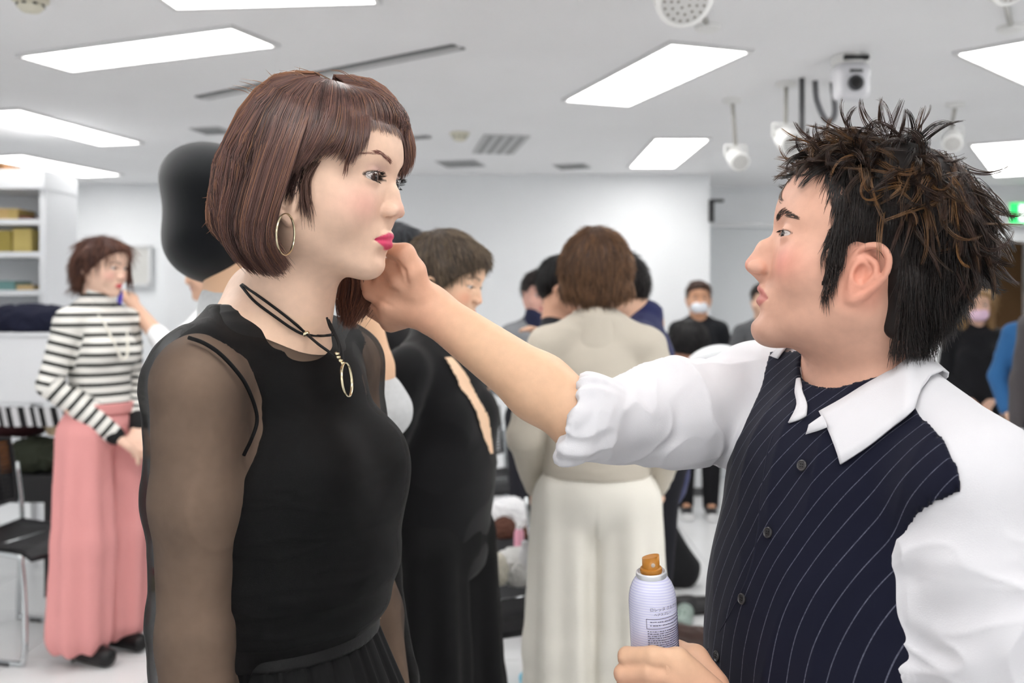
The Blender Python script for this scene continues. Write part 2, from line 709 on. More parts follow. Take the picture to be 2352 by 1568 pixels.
def head_ops(S, q, ears=True, eyes=True):
    """adds a head to the solid S in the frame set on S"""
    top, bk, br = q['top'], q['back'], q['breadth']
    nx, nz = q['nose_tip']
    lx, lz = q['lip']
    ex, ey, ez = q['eye']
    # skull, face mask, jaw
    S.ell((-0.004, 0, top - 0.080), ((bk + 0.087) / 2 + 0.002, br, 0.080))
    S.ell((0.030, 0, 0.030), (q['fore'] - 0.030, 0.062, 0.060), 0.02)
    S.ell((0.022, 0, -0.028), (0.062, 0.0655, 0.066), 0.025)
    S.cone((0.000, q['jaw_y'], q['jaw_z'] + 0.014), (q['chin_x'] - 0.012, 0.012, q['chin_z'] + 0.003), 0.0185, 0.0155, 0.03, sym=True)
    S.cone((-0.006, q['jaw_y'] + 0.012, -0.028), (0.000, q['jaw_y'] + 0.001, q['jaw_z'] + 0.014), 0.020, 0.0175, 0.02, sym=True)
    S.ell((0.026, 0, -0.062), (0.050, q['jaw_y'] - 0.002, 0.040), 0.02)
    S.ell((q['chin_x'], 0, q['chin_z']), (q['chin_r'] * 0.98, q['chin_r'] * 1.25, q['chin_r']), 0.014)
    # cheeks and mouth
    S.ell((0.051, 0.037, -0.034), (0.0265, q['cheek'], 0.031), 0.020, sym=True)
    S.ell((q['muzzle'] - 0.025, 0, lz + 0.002), (0.025, 0.0275, 0.025), 0.016)
    # brow and temple
    S.cone((q['brow'] - 0.0125, 0.014, 0.020), (q['brow'] - 0.026, 0.044, 0.018), 0.0105, 0.0095, 0.014, sym=True)
    # sockets
    S.ell((ex + 0.0235, ey - 0.001, ez + 0.003), (0.0140, 0.0195, 0.0120), 0.014, 's', sym=True)
    # nose
    bx, bz = q['nasion']
    nr = q['nose_r']
    S.chain([(bx - 0.007, 0, bz + 0.016), (bx - 0.0055, 0, bz - 0.006), ((bx + nx) / 2 - q.get('mid', 0.0058), 0, (bz + nz) / 2 - 0.001), (nx - nr, 0, nz)],
            [0.0078, q['bridge_r'], q['bridge_r'] + 0.0012, nr], 0.008)
    S.chain([(bx - 0.012, 0, bz - 0.010), (nx - 0.022, 0, nz + 0.001)], [0.008, q['ala_y'] * 1.05], 0.008)
    S.ell((nx - 0.0135, q['ala_y'], nz - 0.0030), (0.0108, q['ala_r'] * 0.75, q['ala_r'] * 0.90), 0.0050, sym=True)
    S.cone((nx - nr - 0.001, 0, nz - 0.003), (lx - 0.006, 0, lz + 0.0195), 0.0052, 0.0060, 0.006)
    S.ell((nx - 0.0125, q['ala_y'] * 0.72, nz - 0.0092), (0.0058, 0.0034, 0.0042), 0.0018, 's', sym=True, R=roty(0.25))
    S.chain([(nx - 0.0205, q['ala_y'] + 0.0030, nz + 0.0055), (nx - 0.0245, q['ala_y'] + 0.0042, nz - 0.0010), (nx - 0.0230, q['ala_y'] + 0.0030, nz - 0.0085)], [0.0006, 0.0011, 0.0008], 0.0035, 's', sym=True)
    # philtrum edge and lips
    lw, lt = q['lip_w'], q['lip_t']
    g = q['lip_gap']
    S.chain([(lx - 0.0045, 0.0, lz + 0.0050 + g), (lx - 0.0060, 0.0085, lz + 0.0048 + g), (lx - 0.0170, lw, lz - 0.0004)],
            [lt * 0.72, lt * 0.80, 0.0022], 0.0035, sym=True)
    li = q.get('low_in', 0.0)
    S.chain([(lx - 0.0058 - li, 0.0, lz - 0.0052), (lx - 0.0075 - li, 0.0085, lz - 0.0048), (lx - 0.0175, lw * 0.93, lz - 0.0010)],
            [lt * 1.02, lt * 0.90, 0.0024], 0.0040, sym=True)
    S.chain([(lx + 0.004, 0, lz + g * 0.5), (lx + 0.0015, 0.0085, lz + g * 0.5 + 0.0003), (lx - 0.0135, lw * 1.04, lz - 0.0008)], [0.0014 + g * 0.7, 0.0013 + g * 0.6, 0.0011], 0.0025, 's', sym=True)
    S.cone((lx + 0.0015, 0, lz - 0.0185), (lx - 0.004, 0.012, lz - 0.0175), 0.0052, 0.004, 0.010, 's', sym=True)
    if eyes:
        S.ell((ex, ey, ez), (0.0134, 0.0136, 0.0134), 0.005, sym=True)
        # crease above the lid
        w = q['eye_w']
        for sg in (1, -1):
            def slit(p, sg=sg):
                yy = (p[:, 1] * sg - ey) / w
                zz = p[:, 2] - ez - 0.06 * (p[:, 1] * sg - ey)
                e = np.clip(1 - yy * yy, 0, 1)
                u = q['up'] * e ** 0.62
                l = q['low'] * e ** 0.75
                d = np.maximum(zz - u, l - zz)
                d = np.maximum(d, (np.abs(yy) - 1) * w)
                return np.maximum(d, ex + 0.003 - p[:, 0])
            S.fn(slit, (ex + 0.012, sg * ey, ez), 0.022, 0.0012, 's')
            crease = [(ex + 0.0152 - 0.35 * (abs(t) ** 2) * 0.02, sg * (ey + t * w * 0.95), ez + q['up'] + 0.0040 - 0.0035 * t * t + 0.06 * t * w) for t in (-1, -0.5, 0, 0.5, 1)]
            S.chain(crease, [0.0006, 0.0012, 0.0014, 0.0012, 0.0006], 0.002, 's')
    if ears:
        for sg in (1, -1):
            ear_ops(S, sg, br)
    return S


def ear_ops(S, sg, br):
    def P(x, z, o=0.0):
        # ear plane: leans back, flares out towards the rear
        x, z = x + 0.009, z - 0.009
        return (x, sg * (br - 0.006 + o - (x - 0.009) * 0.42), z)
    S.ell(P(-0.012, -0.020, -0.001), (0.015, 0.0060, 0.027), 0.006, R=rotz(sg * 0.40) @ roty(-0.16))
    S.ell(P(-0.006, -0.018, -0.008), (0.013, 0.010, 0.022), 0.006)
    helix = [P(0.004, -0.016, 0.002), P(0.000, -0.002, 0.005), P(-0.008, 0.008, 0.007), P(-0.020, 0.010, 0.008), P(-0.029, 0.002, 0.007), P(-0.031, -0.012, 0.006), P(-0.026, -0.027, 0.005), P(-0.016, -0.040, 0.003), P(-0.008, -0.047, 0.002)]
    S.chain(spline(helix, 26), np.interp(np.linspace(0, 1, 26), np.linspace(0, 1, 9), [0.0026, 0.0032, 0.0036, 0.0038, 0.0038, 0.0038, 0.0037, 0.0042, 0.0048]), 0.0012)
    anti = [P(-0.010, -0.002, 0.003), P(-0.020, -0.008, 0.005), P(-0.022, -0.020, 0.005), P(-0.014, -0.032, 0.004)]
    S.chain(spline(anti, 12), 0.0034, 0.0015)
    S.ell(P(-0.007, -0.044, 0.001), (0.0080, 0.0045, 0.0085), 0.004)
    S.ell(P(0.001, -0.022, 0.001), (0.0042, 0.0040, 0.0065), 0.003)
    S.ell(P(-0.0090, -0.0205, 0.0085), (0.0070, 0.0070, 0.0105), 0.003, 's')
    S.chain([P(-0.004, -0.001, 0.010), P(-0.014, 0.002, 0.011), P(-0.0245, -0.004, 0.011), P(-0.0262, -0.018, 0.010)], [0.0028, 0.003, 0.0027, 0.0022], 0.002, 's')


def head_colour(L, q, skin, lips, blush=None, shadow=None, beard=None, liner=None, lipa=1.0):
    """per-point skin colour in the head frame; everything here is pigment or make-up"""
    n = len(L)
    col = np.tile(lin(skin), (n, 1))
    x, y, z = L[:, 0], L[:, 1], L[:, 2]
    ay = np.abs(y)
    lx, lz = q['lip']
    ex, ey, ez = q['eye']

    def mix(c, a):
        nonlocal col
        a = np.clip(a, 0, 1)[:, None]
        col = col * (1 - a) + lin(c) * a

    def g(cx, cy, cz, r):
        return np.exp(-(((x - cx) / r[0]) ** 2 + ((ay - cy) / r[1]) ** 2 + ((z - cz) / r[2]) ** 2))
    if blush:
        mix(blush[0], blush[1] * g(0.068, 0.045, -0.030, (0.03, 0.022, 0.018)))
        mix(blush[0], 0.6 * blush[1] * g(q['nose_tip'][0], 0, q['nose_tip'][1], (0.012, 0.012, 0.012)))
    if beard:
        mix(beard[0], beard[1] * g(0.075, 0.0, -0.105, (0.05, 0.05, 0.026)))
        mix(beard[0], beard[1] * 0.7 * g(0.095, 0.012, lz + 0.014, (0.02, 0.018, 0.006)))
    if shadow:
        mix(shadow[0], shadow[1] * g(ex + 0.012, ey, ez + 0.0095, (0.012, 0.016, 0.0052)))
    # lips
    u = np.clip(ay / q['lip_w'], 0, 1.2)
    front = x > lx - 0.024
    top = lz + (0.0098 + q['lip_gap']) * np.clip(1 - u ** 1.8, 0, 1) ** 0.9 - 0.0012 * np.exp(-(ay / 0.004) ** 2)
    bot = lz - 0.0112 * np.clip(1 - u ** 2.0, 0, 1) ** 0.85
    e = 0.0016
    a = np.clip((top - z) / e + 0.5, 0, 1) * np.clip((z - bot) / e + 0.5, 0, 1) * np.clip((1.03 - u) / 0.05, 0, 1) * front
    mix(lips, a * lipa)
    # eyelid rims
    if liner:
        t = (ay - ey) / q['eye_w']
        zz = z - ez - 0.06 * (ay - ey)
        ed = np.clip(1 - t * t, 0, 1)
        up = q['up'] * ed ** 0.62
        lo = q['low'] * ed ** 0.75
        near = (x > ex + 0.001) & (np.abs(t) < 1.25)
        dd = np.where(zz > 0, zz - up, 99)
        mix(liner[0], liner[1] * near * np.exp(-(np.clip(dd, 0, 1) / 0.0013) ** 2))
        mix(liner[0], liner[1] * 0.45 * near * np.exp(-(np.where(zz <= 0, lo - zz, 99).clip(0, 1) / 0.0009) ** 2))
    return col


def eyeball(name, c, R, gaze, parent, iris=(52, 34, 28), r=0.0120):
    """white, iris and pupil painted by direction"""
    bm = bmesh.new()
    bmesh.ops.create_uvsphere(bm, u_segments=48, v_segments=32, radius=1.0)
    me = bm_mesh(name, bm, True)
    V = np.array([v.co[:] for v in me.vertices])
    g = np.asarray(gaze, float)
    g /= np.linalg.norm(g)
    dots = np.clip(V @ g, -1, 1)
    an = np.arccos(dots)
    col = np.tile(lin((214, 204, 200)), (len(V), 1))
    a = np.clip((0.54 - an) / 0.03 + 0.5, 0, 1)[:, None]
    col = col * (1 - a) + lin(iris) * a
    a = np.clip((0.20 - an) / 0.03 + 0.5, 0, 1)[:, None]
    col = col * (1 - a) + lin((8, 7, 7)) * a
    # cornea bulge
    V = V * (1 + 0.05 * np.clip((0.55 - an) / 0.55, 0, 1))[:, None]
    V = V * r
    W = V @ R.T + np.asarray(c)
    me.vertices.foreach_set('co', W.astype(np.float32).ravel())
    at_ = me.color_attributes.new('Col', 'FLOAT_COLOR', 'POINT')
    cc = np.ones((len(V), 4), np.float32)
    cc[:, :3] = col
    at_.data.foreach_set('color', cc.ravel())
    me.update()
    return link('eye', me, mat('eyeball', attr='Col', rough=0.08, spec=0.5), parent)


def head_frame(yaw, pitch, roll=0.0):
    """yaw: heading of the face in the room (radians from +x); pitch up positive; roll to own left positive"""
    return rotz(yaw) @ roty(-pitch) @ rotx(-roll)


SKIN = lambda: mat('skin', attr='Col', rough=0.48, spec=0.35, sss=0.0, var=0.05, vscale=90, bump=0.06, bscale=900)

FAR_SKIN = lambda: mat('skin_plain', attr='Col', rough=0.5, spec=0.3)

# ------------------------------------------------------------------ tools for figures
def ray_hit(S, px, py, lo=0.75, hi=2.2, off=0.0, default=None):
    """point of the solid S seen through a photo pixel"""
    d = at(px, py, 1.0) - np.array([0, 0, CAM_H])
    ts = np.linspace(lo, hi, 900)
    P = np.array([0, 0, CAM_H]) + ts[:, None] * d
    v = S(P) - off
    i = np.argmax(v < 0)
    if v[i] >= 0:
        j = int(np.argmin(v))
        return P[j] if default is None else at(px, py, default)
    if i == 0:
        return P[0]
    t = v[i - 1] / (v[i - 1] - v[i])
    return P[i - 1] * (1 - t) + P[i] * t


def to_plane(R, t, px, py, yl):
    """photo pixel -> point of the plane y = yl of the frame (R, t), in frame coordinates"""
    o = np.array([0, 0, CAM_H])
    d = at(px, py, 1.0) - o
    ol, dl = (o - t) @ R, d @ R
    k = (yl - ol[1]) / dl[1]
    return ol + k * dl


def push_out(S, P, off):
    """move points that lie inside S (plus off) back to its surface"""
    sh = P.shape
    Q = P.reshape(-1, 3).copy()
    off = np.broadcast_to(np.asarray(off, float), (len(Q),))
    e = 0.0015
    m = np.arange(len(Q))
    for _ in range(2):
        d = S(Q[m]) - off[m]
        m = m[d < 0]
        d = d[d < 0]
        if len(m) == 0:
            break
        q = Q[m]
        f0 = d + off[m]
        g = np.stack([S(q + np.eye(3)[i] * e) - f0 for i in range(3)], 1)
        g /= np.linalg.norm(g, axis=1)[:, None] + 1e-9
        Q[m] = q - g * d[:, None]
    return Q.reshape(sh)


def solid_mesh(name, S, h, m, parent, lo=None, hi=None, smooth=1, disp=None, colour=None, keep=None):
    V, Fq = nets(S, h, lo, hi, smooth=smooth)
    if disp is not None:
        V = V + normals(V, Fq) * disp(V)[:, None]
    if keep is not None:
        k = keep(V)
        Fq = Fq[k[Fq].all(1)]
    col = colour(V) if colour is not None else None
    return link(name, np_mesh(name, V, Fq, True, col), m, parent)


def multi_mesh(name, pieces, m, parent, colour):
    """one mesh from (solid, cell size, lo, hi) boxes of the same figure"""
    VV, FF, n = [], [], 0
    for S, h, lo, hi in pieces:
        V, Fq = nets(S, h, lo, hi)
        inside = ((V > np.asarray(lo) - 1e-6) & (V < np.asarray(hi) + 1e-6)).all(1)
        Fq = Fq[inside[Fq].all(1)]
        VV.append(V)
        FF.append(Fq + n)
        n += len(V)
    V, Fq = np.vstack(VV), np.vstack(FF)
    return link(name, np_mesh(name, V, Fq, True, colour(V)), m, parent)


def finger(S, P, r0, r1, k=0.004):
    P = np.asarray(P, float)
    S.chain(P, np.linspace(r0, r1, len(P)), k)


def hand_ops(S, wrist, knuckles, fingers, thumb, wr=0.024, k=0.010, flat=None, fr=0.0088, pr=0.0125):
    """wrist point, 4 knuckle points, 4 finger chains (after the knuckle), thumb chain from near the wrist"""
    wrist = np.asarray(wrist, float)
    for i, kn in enumerate(knuckles):
        kn = np.asarray(kn, float)
        a = wrist + (kn - wrist) * 0.12 + (kn - np.mean(knuckles, axis=0)) * 0.35
        S.cone(a, kn, 0.0155, pr, k)
    for kn, f in zip(knuckles, fingers):
        f = [kn] + list(f)
        S.chain(f, np.linspace(fr * 1.12, fr * 0.82, len(f)), 0.0035)
    th = [np.asarray(p, float) for p in thumb]
    S.chain(th, np.linspace(0.0165, 0.0092, len(th)) if len(th) > 2 else [0.014, 0.009], 0.006)


def lash(c0, c1, n, length, out, up, rg, r=0.00032, curl=0.6, k=5):
    """row of lashes from points c0 (root curve) sampled n times"""
    base = spline(c0, n)
    t = np.linspace(0, 1, k)
    P = np.zeros((n, k, 3))
    L = length * (0.8 + 0.4 * rg.random(n))
    o = np.asarray(out)
    u = np.asarray(up)
    jit = rg.normal(0, 0.18, (n, 3))
    for i in range(k):
        P[:, i] = base + (o + jit * 0.5) * (L * t[i])[:, None] + u * (L * curl * t[i] ** 2)[:, None]
    return P


def hair_mat(name, rough=0.42, spec=0.35):
    return mat(name, attr='Col', rough=rough, spec=spec)

# ------------------------------------------------------------------ the room
CEIL = 2.35
XL, XR, YB0, YMID, YBACK, YFRONT = -4.3, 4.7, -2.5, 7.0, 7.7, 7.7


def struct(name, V, F, m):
    o = link(name, faces_mesh(name, V, F, False), m)
    o['kind'] = 'structure'
    return o


def slab(name, x0, x1, y0, y1, z0, z1, m, kind='structure', parent=None):
    o = box(name, ((x0 + x1) / 2, (y0 + y1) / 2, (z0 + z1) / 2), (x1 - x0, y1 - y0, z1 - z0), m, parent)
    if kind and parent is None:
        o['kind'] = kind
    return o


def ceil_pt(px, py, z=CEIL):
    Y = (z - CAM_H) * F_PX / (HORIZON - py)
    return at(px, py, Y)


def fit_rect(corners, z=CEIL):
    """corners in order: long edge 0-1, short 1-2, long 2-3, short 3-0 -> centre, half vectors"""
    P = np.array([ceil_pt(a, b, z) for a, b in corners])
    c = P.mean(0)
    u = (P[1] - P[0] + P[2] - P[3]) / 2
    v = (P[2] - P[1] + P[3] - P[0]) / 2
    v = v - u * (u @ v) / (u @ u)
    return c, u / 2, v / 2


def build_room():
    wallm = mat('wall_paint', (244, 246, 248), 0.7, 0.25, var=0.02, vscale=3, bump=0.05, bscale=400)
    ceilm = mat('ceiling_paint', (243, 243, 244), 0.85, 0.15, var=0.02, vscale=2)
    dark = mat('corridor_paint', (146, 112, 82), 0.8, 0.2, var=0.05, vscale=4)
    trimm = mat('white_trim', (240, 241, 242), 0.45, 0.35)
    # floor of polished tiles, each with its own joint
    slab('floor', XL - 0.1, XR + 0.1, YB0, 10.0, -0.10, -0.008, mat('grout', (196, 196, 196), 0.8))
    tile = mat('floor_tile', (238, 239, 240), 0.22, 0.45, var=0.05, vscale=1.6, bump=0.02, bscale=30)
    fl = bpy.data.objects['floor']
    T = 0.60
    bm = bmesh.new()
    add_box(bm, (0, 0, -0.005), (T - 0.004, T - 0.004, 0.010), None, 0.0012)
    tm = bm_mesh('tile', bm)
    tm.materials.append(tile)
    n = 0
    for i in range(-8, 9):
        for j in range(0, 17):
            x, y = i * T + 0.15, j * T - 0.15
            if XL < x < XR and abs(x) < y * 0.62 + 0.9 and y < 9.4:
                o = bpy.data.objects.new('tile', tm)
                C.objects.link(o)
                o.parent = fl
                o.matrix_parent_inverse = fl.matrix_basis.inverted()
                o.location = (x, y, 0)
                n += 1
    slab('floor_rear', XL, XR, YB0, 0.3, -0.008, 0.0, tile)
    slab('ceiling', XL - 0.1, XR + 0.1, YB0, 10.0, CEIL, CEIL + 0.1, ceilm)
    slab('wall_left', XL - 0.1, XL, YB0, 7.8, 0, CEIL, wallm)
    slab('wall_right', XR, XR + 0.1, YB0, 10.0, 0, CEIL, wallm)
    slab('wall_rear', XL, XR, YB0 - 0.1, YB0, 0, CEIL, wallm)
    slab('wall_back', -2.54, 1.445, YMID, YMID + 0.9, 0, CEIL, wallm)
    slab('wall_back_left', XL, -2.54, 7.55, 7.7, 0, CEIL, wallm)
    # recessed part on the right: door, pier and opening
    slab('wall_recess', 1.445, 3.42, 7.7, 7.8, 2.03, CEIL, wallm)
    slab('wall_pier', 2.30, 3.36, 7.7, 7.8, 0, 2.03, wallm)
    slab('wall_lintel', 3.36, XR, 7.7, 7.8, 1.93, CEIL, wallm)
    slab('wall_corridor', 2.3, XR, 8.9, 9.0, 0, CEIL, dark)
    slab('wall_corridor_panel', 4.05, XR, 8.82, 8.9, 0, 2.2, mat('corridor_panel', (112, 84, 56), 0.7, 0.2))
    d = slab('door_1', 1.48, 2.28, 7.72, 7.76, 0.01, 2.02, mat('door_grey', (226, 229, 231), 0.5, 0.35))
    slab('door_handle', 1.56, 1.58, 7.69, 7.72, 0.95, 1.15, mat('steel', (170, 172, 175), 0.3, 0.5, metal=1.0), None, d)
    for k, (a, b) in enumerate(((1.445, 1.48), (2.28, 2.31))):
        slab('trim_%d' % (k + 1), a, b, 7.66, 7.72, 0, 2.05, trimm)
    slab('trim_3', 1.445, 2.31, 7.66, 7.72, 2.02, 2.06, trimm)
    slab('trim_4', 3.32, XR, 7.64, 7.72, 1.90, 1.96, trimm)
    slab('trim_5', 3.32, 3.42, 7.64, 7.80, 0, 1.93, trimm)
    slab('baseboard_back', -2.54, 1.445, YMID - 0.012, YMID, 0, 0.06, mat('baseboard_grey', (92, 92, 94), 0.6))
    slab('baseboard_right', 1.445, 1.457, YMID, 7.7, 0, 0.06, mat('baseboard_grey'))
    # lamps set into the ceiling
    em = bpy.data.materials.new('lamp_diffuser')
    em.use_nodes = True
    nt = em.node_tree
    nt.nodes.remove(nt.nodes['Principled BSDF'])
    e = nt.nodes.new('ShaderNodeEmission')
    e.inputs[0].default_value = (1.0, 0.985, 0.96, 1)
    e.inputs[1].default_value = LIGHT_STRENGTH
    nt.links.new(e.outputs[0], nt.nodes['Material Output'].inputs[0])
    lamps = [([(50, 125), (525, 60), (635, 100), (165, 158)], 'rectangular ceiling lamp above and left of the brown bob'),
             ([(300, -42), (780, -58), (900, -1), (432, 12)], 'ceiling lamp cut by the top edge of the picture'),
             ([(-66, 256), (47, 248), (315, 325), (237, 330)], 'upper of the two ceiling lamps at the left edge'),
             ([(-50, 361), (55, 352), (258, 398), (208, 404)], 'lower of the two ceiling lamps at the left edge'),
             ([(1548, 92), (1307, 225), (1437, 240), (1712, 118)], 'large slanting ceiling lamp between the two main figures'),
             ([(1512, 313), (1447, 380), (1548, 383), (1620, 320)], 'small far ceiling lamp left of the hanging white spotlight'),
             ([(2212, 114), (2390, 212), (2600, 170), (2410, 82)], 'ceiling lamp cut by the upper right edge'),
             ([(2240, 327), (2275, 400), (2395, 398), (2345, 325)], 'far ceiling lamp behind the hairdresser\'s hair')]
    extra = [((x, y), 0.0) for y in (2.2, -1.4) for x in (-3.4, -1.9, 2.6, 4.0)] + [((-0.9, 1.75), 0.0), ((0.9, 1.75), 0.0), ((0.1, 0.35), 0.0), ((-1.0, -0.9), 0.0), ((1.0, -0.9), 0.0)]  # lamps added out of view, above and behind the camera, to brighten the foreground
    frame_m = mat('lamp_frame', (222, 222, 222), 0.5)
    rects = []
    for cs, lab in lamps:
        if cs[0][0] in (-66, -50):
            cs = [cs[1], cs[2], cs[3], cs[0]]
        rects.append(fit_rect(cs) + (lab,))
    for (x, y), a in extra:
        u = np.array([math.cos(a), math.sin(a), 0]) * 0.55
        v = np.array([-math.sin(a), math.cos(a), 0]) * 0.14
        rects.append((np.array([x, y, CEIL]), u, v, None))
    for i, (c, u, v, lab) in enumerate(rects):
        if lab is None:
            lab = 'unseen ceiling lamp added around the camera to light the foreground'
        t = thing('ceiling_lamp', lab, 'ceiling lamp', (c[0], c[1], CEIL), 0, 'recessed ceiling lamps')
        lu, lv = np.linalg.norm(u), np.linalg.norm(v)
        R = np.stack([u / lu, v / lv, np.array([0, 0, 1.0])], 1)
        if np.linalg.det(R) < 0:
            R[:, 1] *= -1
        bg = Bag()
        w = 0.018
        for sx, sy, a, b in ((0, 1, lu + w, w / 2), (0, -1, lu + w, w / 2), (1, 0, w / 2, lv), (-1, 0, w / 2, lv)):
            p = c + R @ np.array([sx * (lu + w / 2), sy * (lv + w / 2), -0.006])
            bg.box(p, (2 * a, 2 * b, 0.012), R)
        bg.build('frame', frame_m, t)
        box('diffuser', c + np.array([0, 0, -0.004]), (2 * lu, 2 * lv, 0.006), em, t, R)
    # slot diffuser
    c, u, v = fit_rect([(450, 219), (1040, 101), (1068, 110), (474, 228)])
    t = thing('air_slot_diffuser', 'long narrow grey air slot in the ceiling behind the bob', 'air vent', (c[0], c[1], CEIL))
    lu = np.linalg.norm(u)
    R = np.stack([u / lu, np.cross([0, 0, 1.0], u / lu), np.array([0, 0, 1.0])], 1)
    for s in (-1, 1):
        box('slot', c + R @ np.array([0, s * 0.026, -0.003]), (2 * lu, 0.022, 0.006), mat('slot_dark', (120, 121, 122), 0.7), t, R)
    box('rail', c + R @ np.array([0, 0, -0.006]), (2 * lu, 0.026, 0.010), mat('slot_rail', (200, 200, 200), 0.4), t, R)
    # ceiling grilles and hatches
    gr = [([(1100, 322), (1085, 352), (1180, 350), (1235, 296)], 'square framed ceiling hatch above the pixie cut woman', 0.03),
          ([(1012, 368), (1098, 366), (1110, 380), (1015, 384)], 'small framed grille low on the ceiling near the back wall', 0.02),
          ([(1275, 377), (1345, 374), (1356, 384), (1282, 388)], 'dark narrow ceiling grille above the beige sweater woman', 0.02),
          ([(944, 312), (985, 309), (990, 314), (950, 317)], 'tiny ceiling vent beside the fringe of the bob', 0.01),
          ([(440, 292), (520, 290), (525, 304), (470, 308)], 'pale ceiling hatch left of the black beret', 0.02)]
    for cs, lab, w in gr:
        c, u, v = fit_rect(cs)
        t = thing('ceiling_grille', lab, 'ceiling grille', (c[0], c[1], CEIL), 0, 'ceiling grilles')
        lu, lv = np.linalg.norm(u), np.linalg.norm(v)
        R = np.stack([u / lu, np.cross([0, 0, 1.0], u / lu), np.array([0, 0, 1.0])], 1)
        box('plate', c + np.array([0, 0, -0.004]), (2 * lu, 2 * lv, 0.006), mat('grille_plate', (196, 197, 197), 0.6), t, R)
        for k in range(4):
            box('slat', c + R @ np.array([0, (k - 1.5) * lv * 0.45, -0.009]), (2 * lu * 0.92, lv * 0.14, 0.006), mat('grille_slat', (150, 151, 152), 0.6), t, R)
    # smoke detectors
    cream = mat('detector_cream', (222, 218, 200), 0.5)
    for (px, py), s, lab in (((1056, 305), 0.055, 'cream round smoke detector on the far ceiling'), ((70, -6), 0.055, 'cream round detector at the upper left corner')):
        c = ceil_pt(px, py)
        t = thing('smoke_detector', lab, 'detector', c, 0, 'smoke detectors')
        lathe('base', [(s * 0.4, 0), (s, 0), (s, -0.012), (s * 0.8, -0.020)], cream, t, 24, (np.eye(3), c))
        hd = lathe('head', [(s * 0.7, -0.018), (s * 0.72, -0.032), (s * 0.5, -0.044), (s * 0.1, -0.046)], cream, t, 24, (np.eye(3), c))
        for k in range(8):
            a = k * math.pi / 4
            box('slit', c + np.array([math.cos(a) * s * 0.71, math.sin(a) * s * 0.71, -0.026]), (0.012, 0.006, 0.006), mat('slit_dark', (70, 68, 62), 0.8), hd, rotz(a + math.pi / 2))
    # spotlights on stems
    spot_w = mat('spot_white', (238, 238, 236), 0.4, 0.4)
    spot_g = mat('spot_face', (200, 200, 198), 0.5)

    def spotlight(px, py, Y, r, aim, lab, L, stem_px):
        c = at(px, py, Y)
        t = thing('spotlight', lab, 'spotlight', c, 0, 'white spotlights')
        z = -np.asarray(aim, float)
        z /= np.linalg.norm(z)
        u, w = frame_of(z)
        M = (np.stack([u, w, z], 1), c)
        lathe('housing', [(r * 0.86, -0.004), (r, 0), (r, L * 0.35), (r * 0.85, L * 0.7), (r * 0.5, L), (r * 0.1, L)], spot_w, t, 32, M)
        f = lathe('face', [(r * 0.1, -0.006), (r * 0.8, -0.006), (r * 0.84, -0.002)], spot_g, t, 32, M)
        k = 0
        for ring in range(3):
            for j in range(5 + 6 * ring):
                a = 2 * math.pi * j / (5 + 6 * ring)
                rr = r * (0.22 + 0.24 * ring)
                p = c + M[0] @ np.array([math.cos(a) * rr, math.sin(a) * rr, -0.007])
                lathe('perforation', [(r * 0.02, 0), (r * 0.05, 0), (r * 0.05, 0.0016), (r * 0.02, 0.0016)], mat('perforation', (126, 118, 112), 0.7), f, 8, (M[0], p))
        top = np.array([stem_px[0], stem_px[1], CEIL]) if len(stem_px) == 3 else ceil_pt(*stem_px)
        bk = c + z * L * 0.55
        yoke = [bk + u * r * 1.1, bk + u * r * 1.1 + np.array([0, 0, r * 1.1]), bk - u * r * 1.1 + np.array([0, 0, r * 1.1]), bk - u * r * 1.1]
        tube('yoke', yoke, 0.007, spot_w, t, seg=6)
        tube('stem', [bk + np.array([0, 0, r * 1.1]), top], 0.009, mat('stem_grey', (176, 174, 168), 0.4, 0.5), t, seg=8)
        lathe('ceiling_plate', [(0.004, 0), (0.045, 0), (0.045, -0.014), (0.03, -0.022), (0.004, -0.022)], spot_w, t, 20, (np.eye(3), top))
    spotlight(1572, 2, 2.45, 0.074, (0.02, -0.75, -0.66), 'perforated white spotlight cut by the top edge of the picture', 0.16, (1625, 58))
    spotlight(1700, 372, 4.4, 0.046, (0.05, -0.9, -0.45), 'small white spotlight on a stem left of the hairdresser', 0.15, (1682, 228))
    spotlight(1822, 330, 4.0, 0.052, (0.1, -0.8, -0.4), 'white spotlight partly hidden by the hairdresser\'s forelock', 0.16, (1806, 190))
    spotlight(2188, 330, 4.6, 0.046, (-0.3, -0.8, -0.5), 'spotlight stem above the back of the hairdresser\'s hair', 0.15, (2196, 236))
    spotlight(2330, -40, 2.3, 0.06, (0.3, -0.7, -0.6), 'spotlight at the upper right corner, mostly out of view', 0.14, (2322, 60))
    # ceiling camera
    c = ceil_pt(1953, 130)
    t = thing('ceiling_camera', 'white dome camera with a black lens hanging from the ceiling', 'camera', c)
    lathe('mount', [(0.01, 0), (0.072, 0), (0.074, -0.02), (0.066, -0.034)], spot_w, t, 32, (np.eye(3), c))
    box('dark_band', c + np.array([0, -0.066, -0.020]), (0.095, 0.02, 0.018), mat('band_black', (40, 40, 42), 0.4), t, None, 0.003)
    S = Solid()
    S.ell(c + np.array([0, 0, -0.062]), (0.070, 0.066, 0.045))
    S.box(c + np.array([0, -0.005, -0.105]), (0.062, 0.052, 0.066), 0.028, 0.02)
    solid_mesh('body', S, 0.006, mat('camera_white', (222, 222, 226), 0.35, 0.5), t)
    lz = c + np.array([0, -0.062, -0.115])
    M = rotx(math.pi / 2)
    lathe('lens_ring', [(0.004, -0.01), (0.030, -0.01), (0.030, 0.004), (0.026, 0.008)], mat('lens_grey', (70, 70, 74), 0.3), t, 24, (M, lz))
    lathe('lens', [(0.002, 0.0), (0.024, 0.0), (0.018, 0.012), (0.002, 0.014)], mat('lens_black', (10, 10, 12), 0.1, 0.6), t, 24, (M, lz))
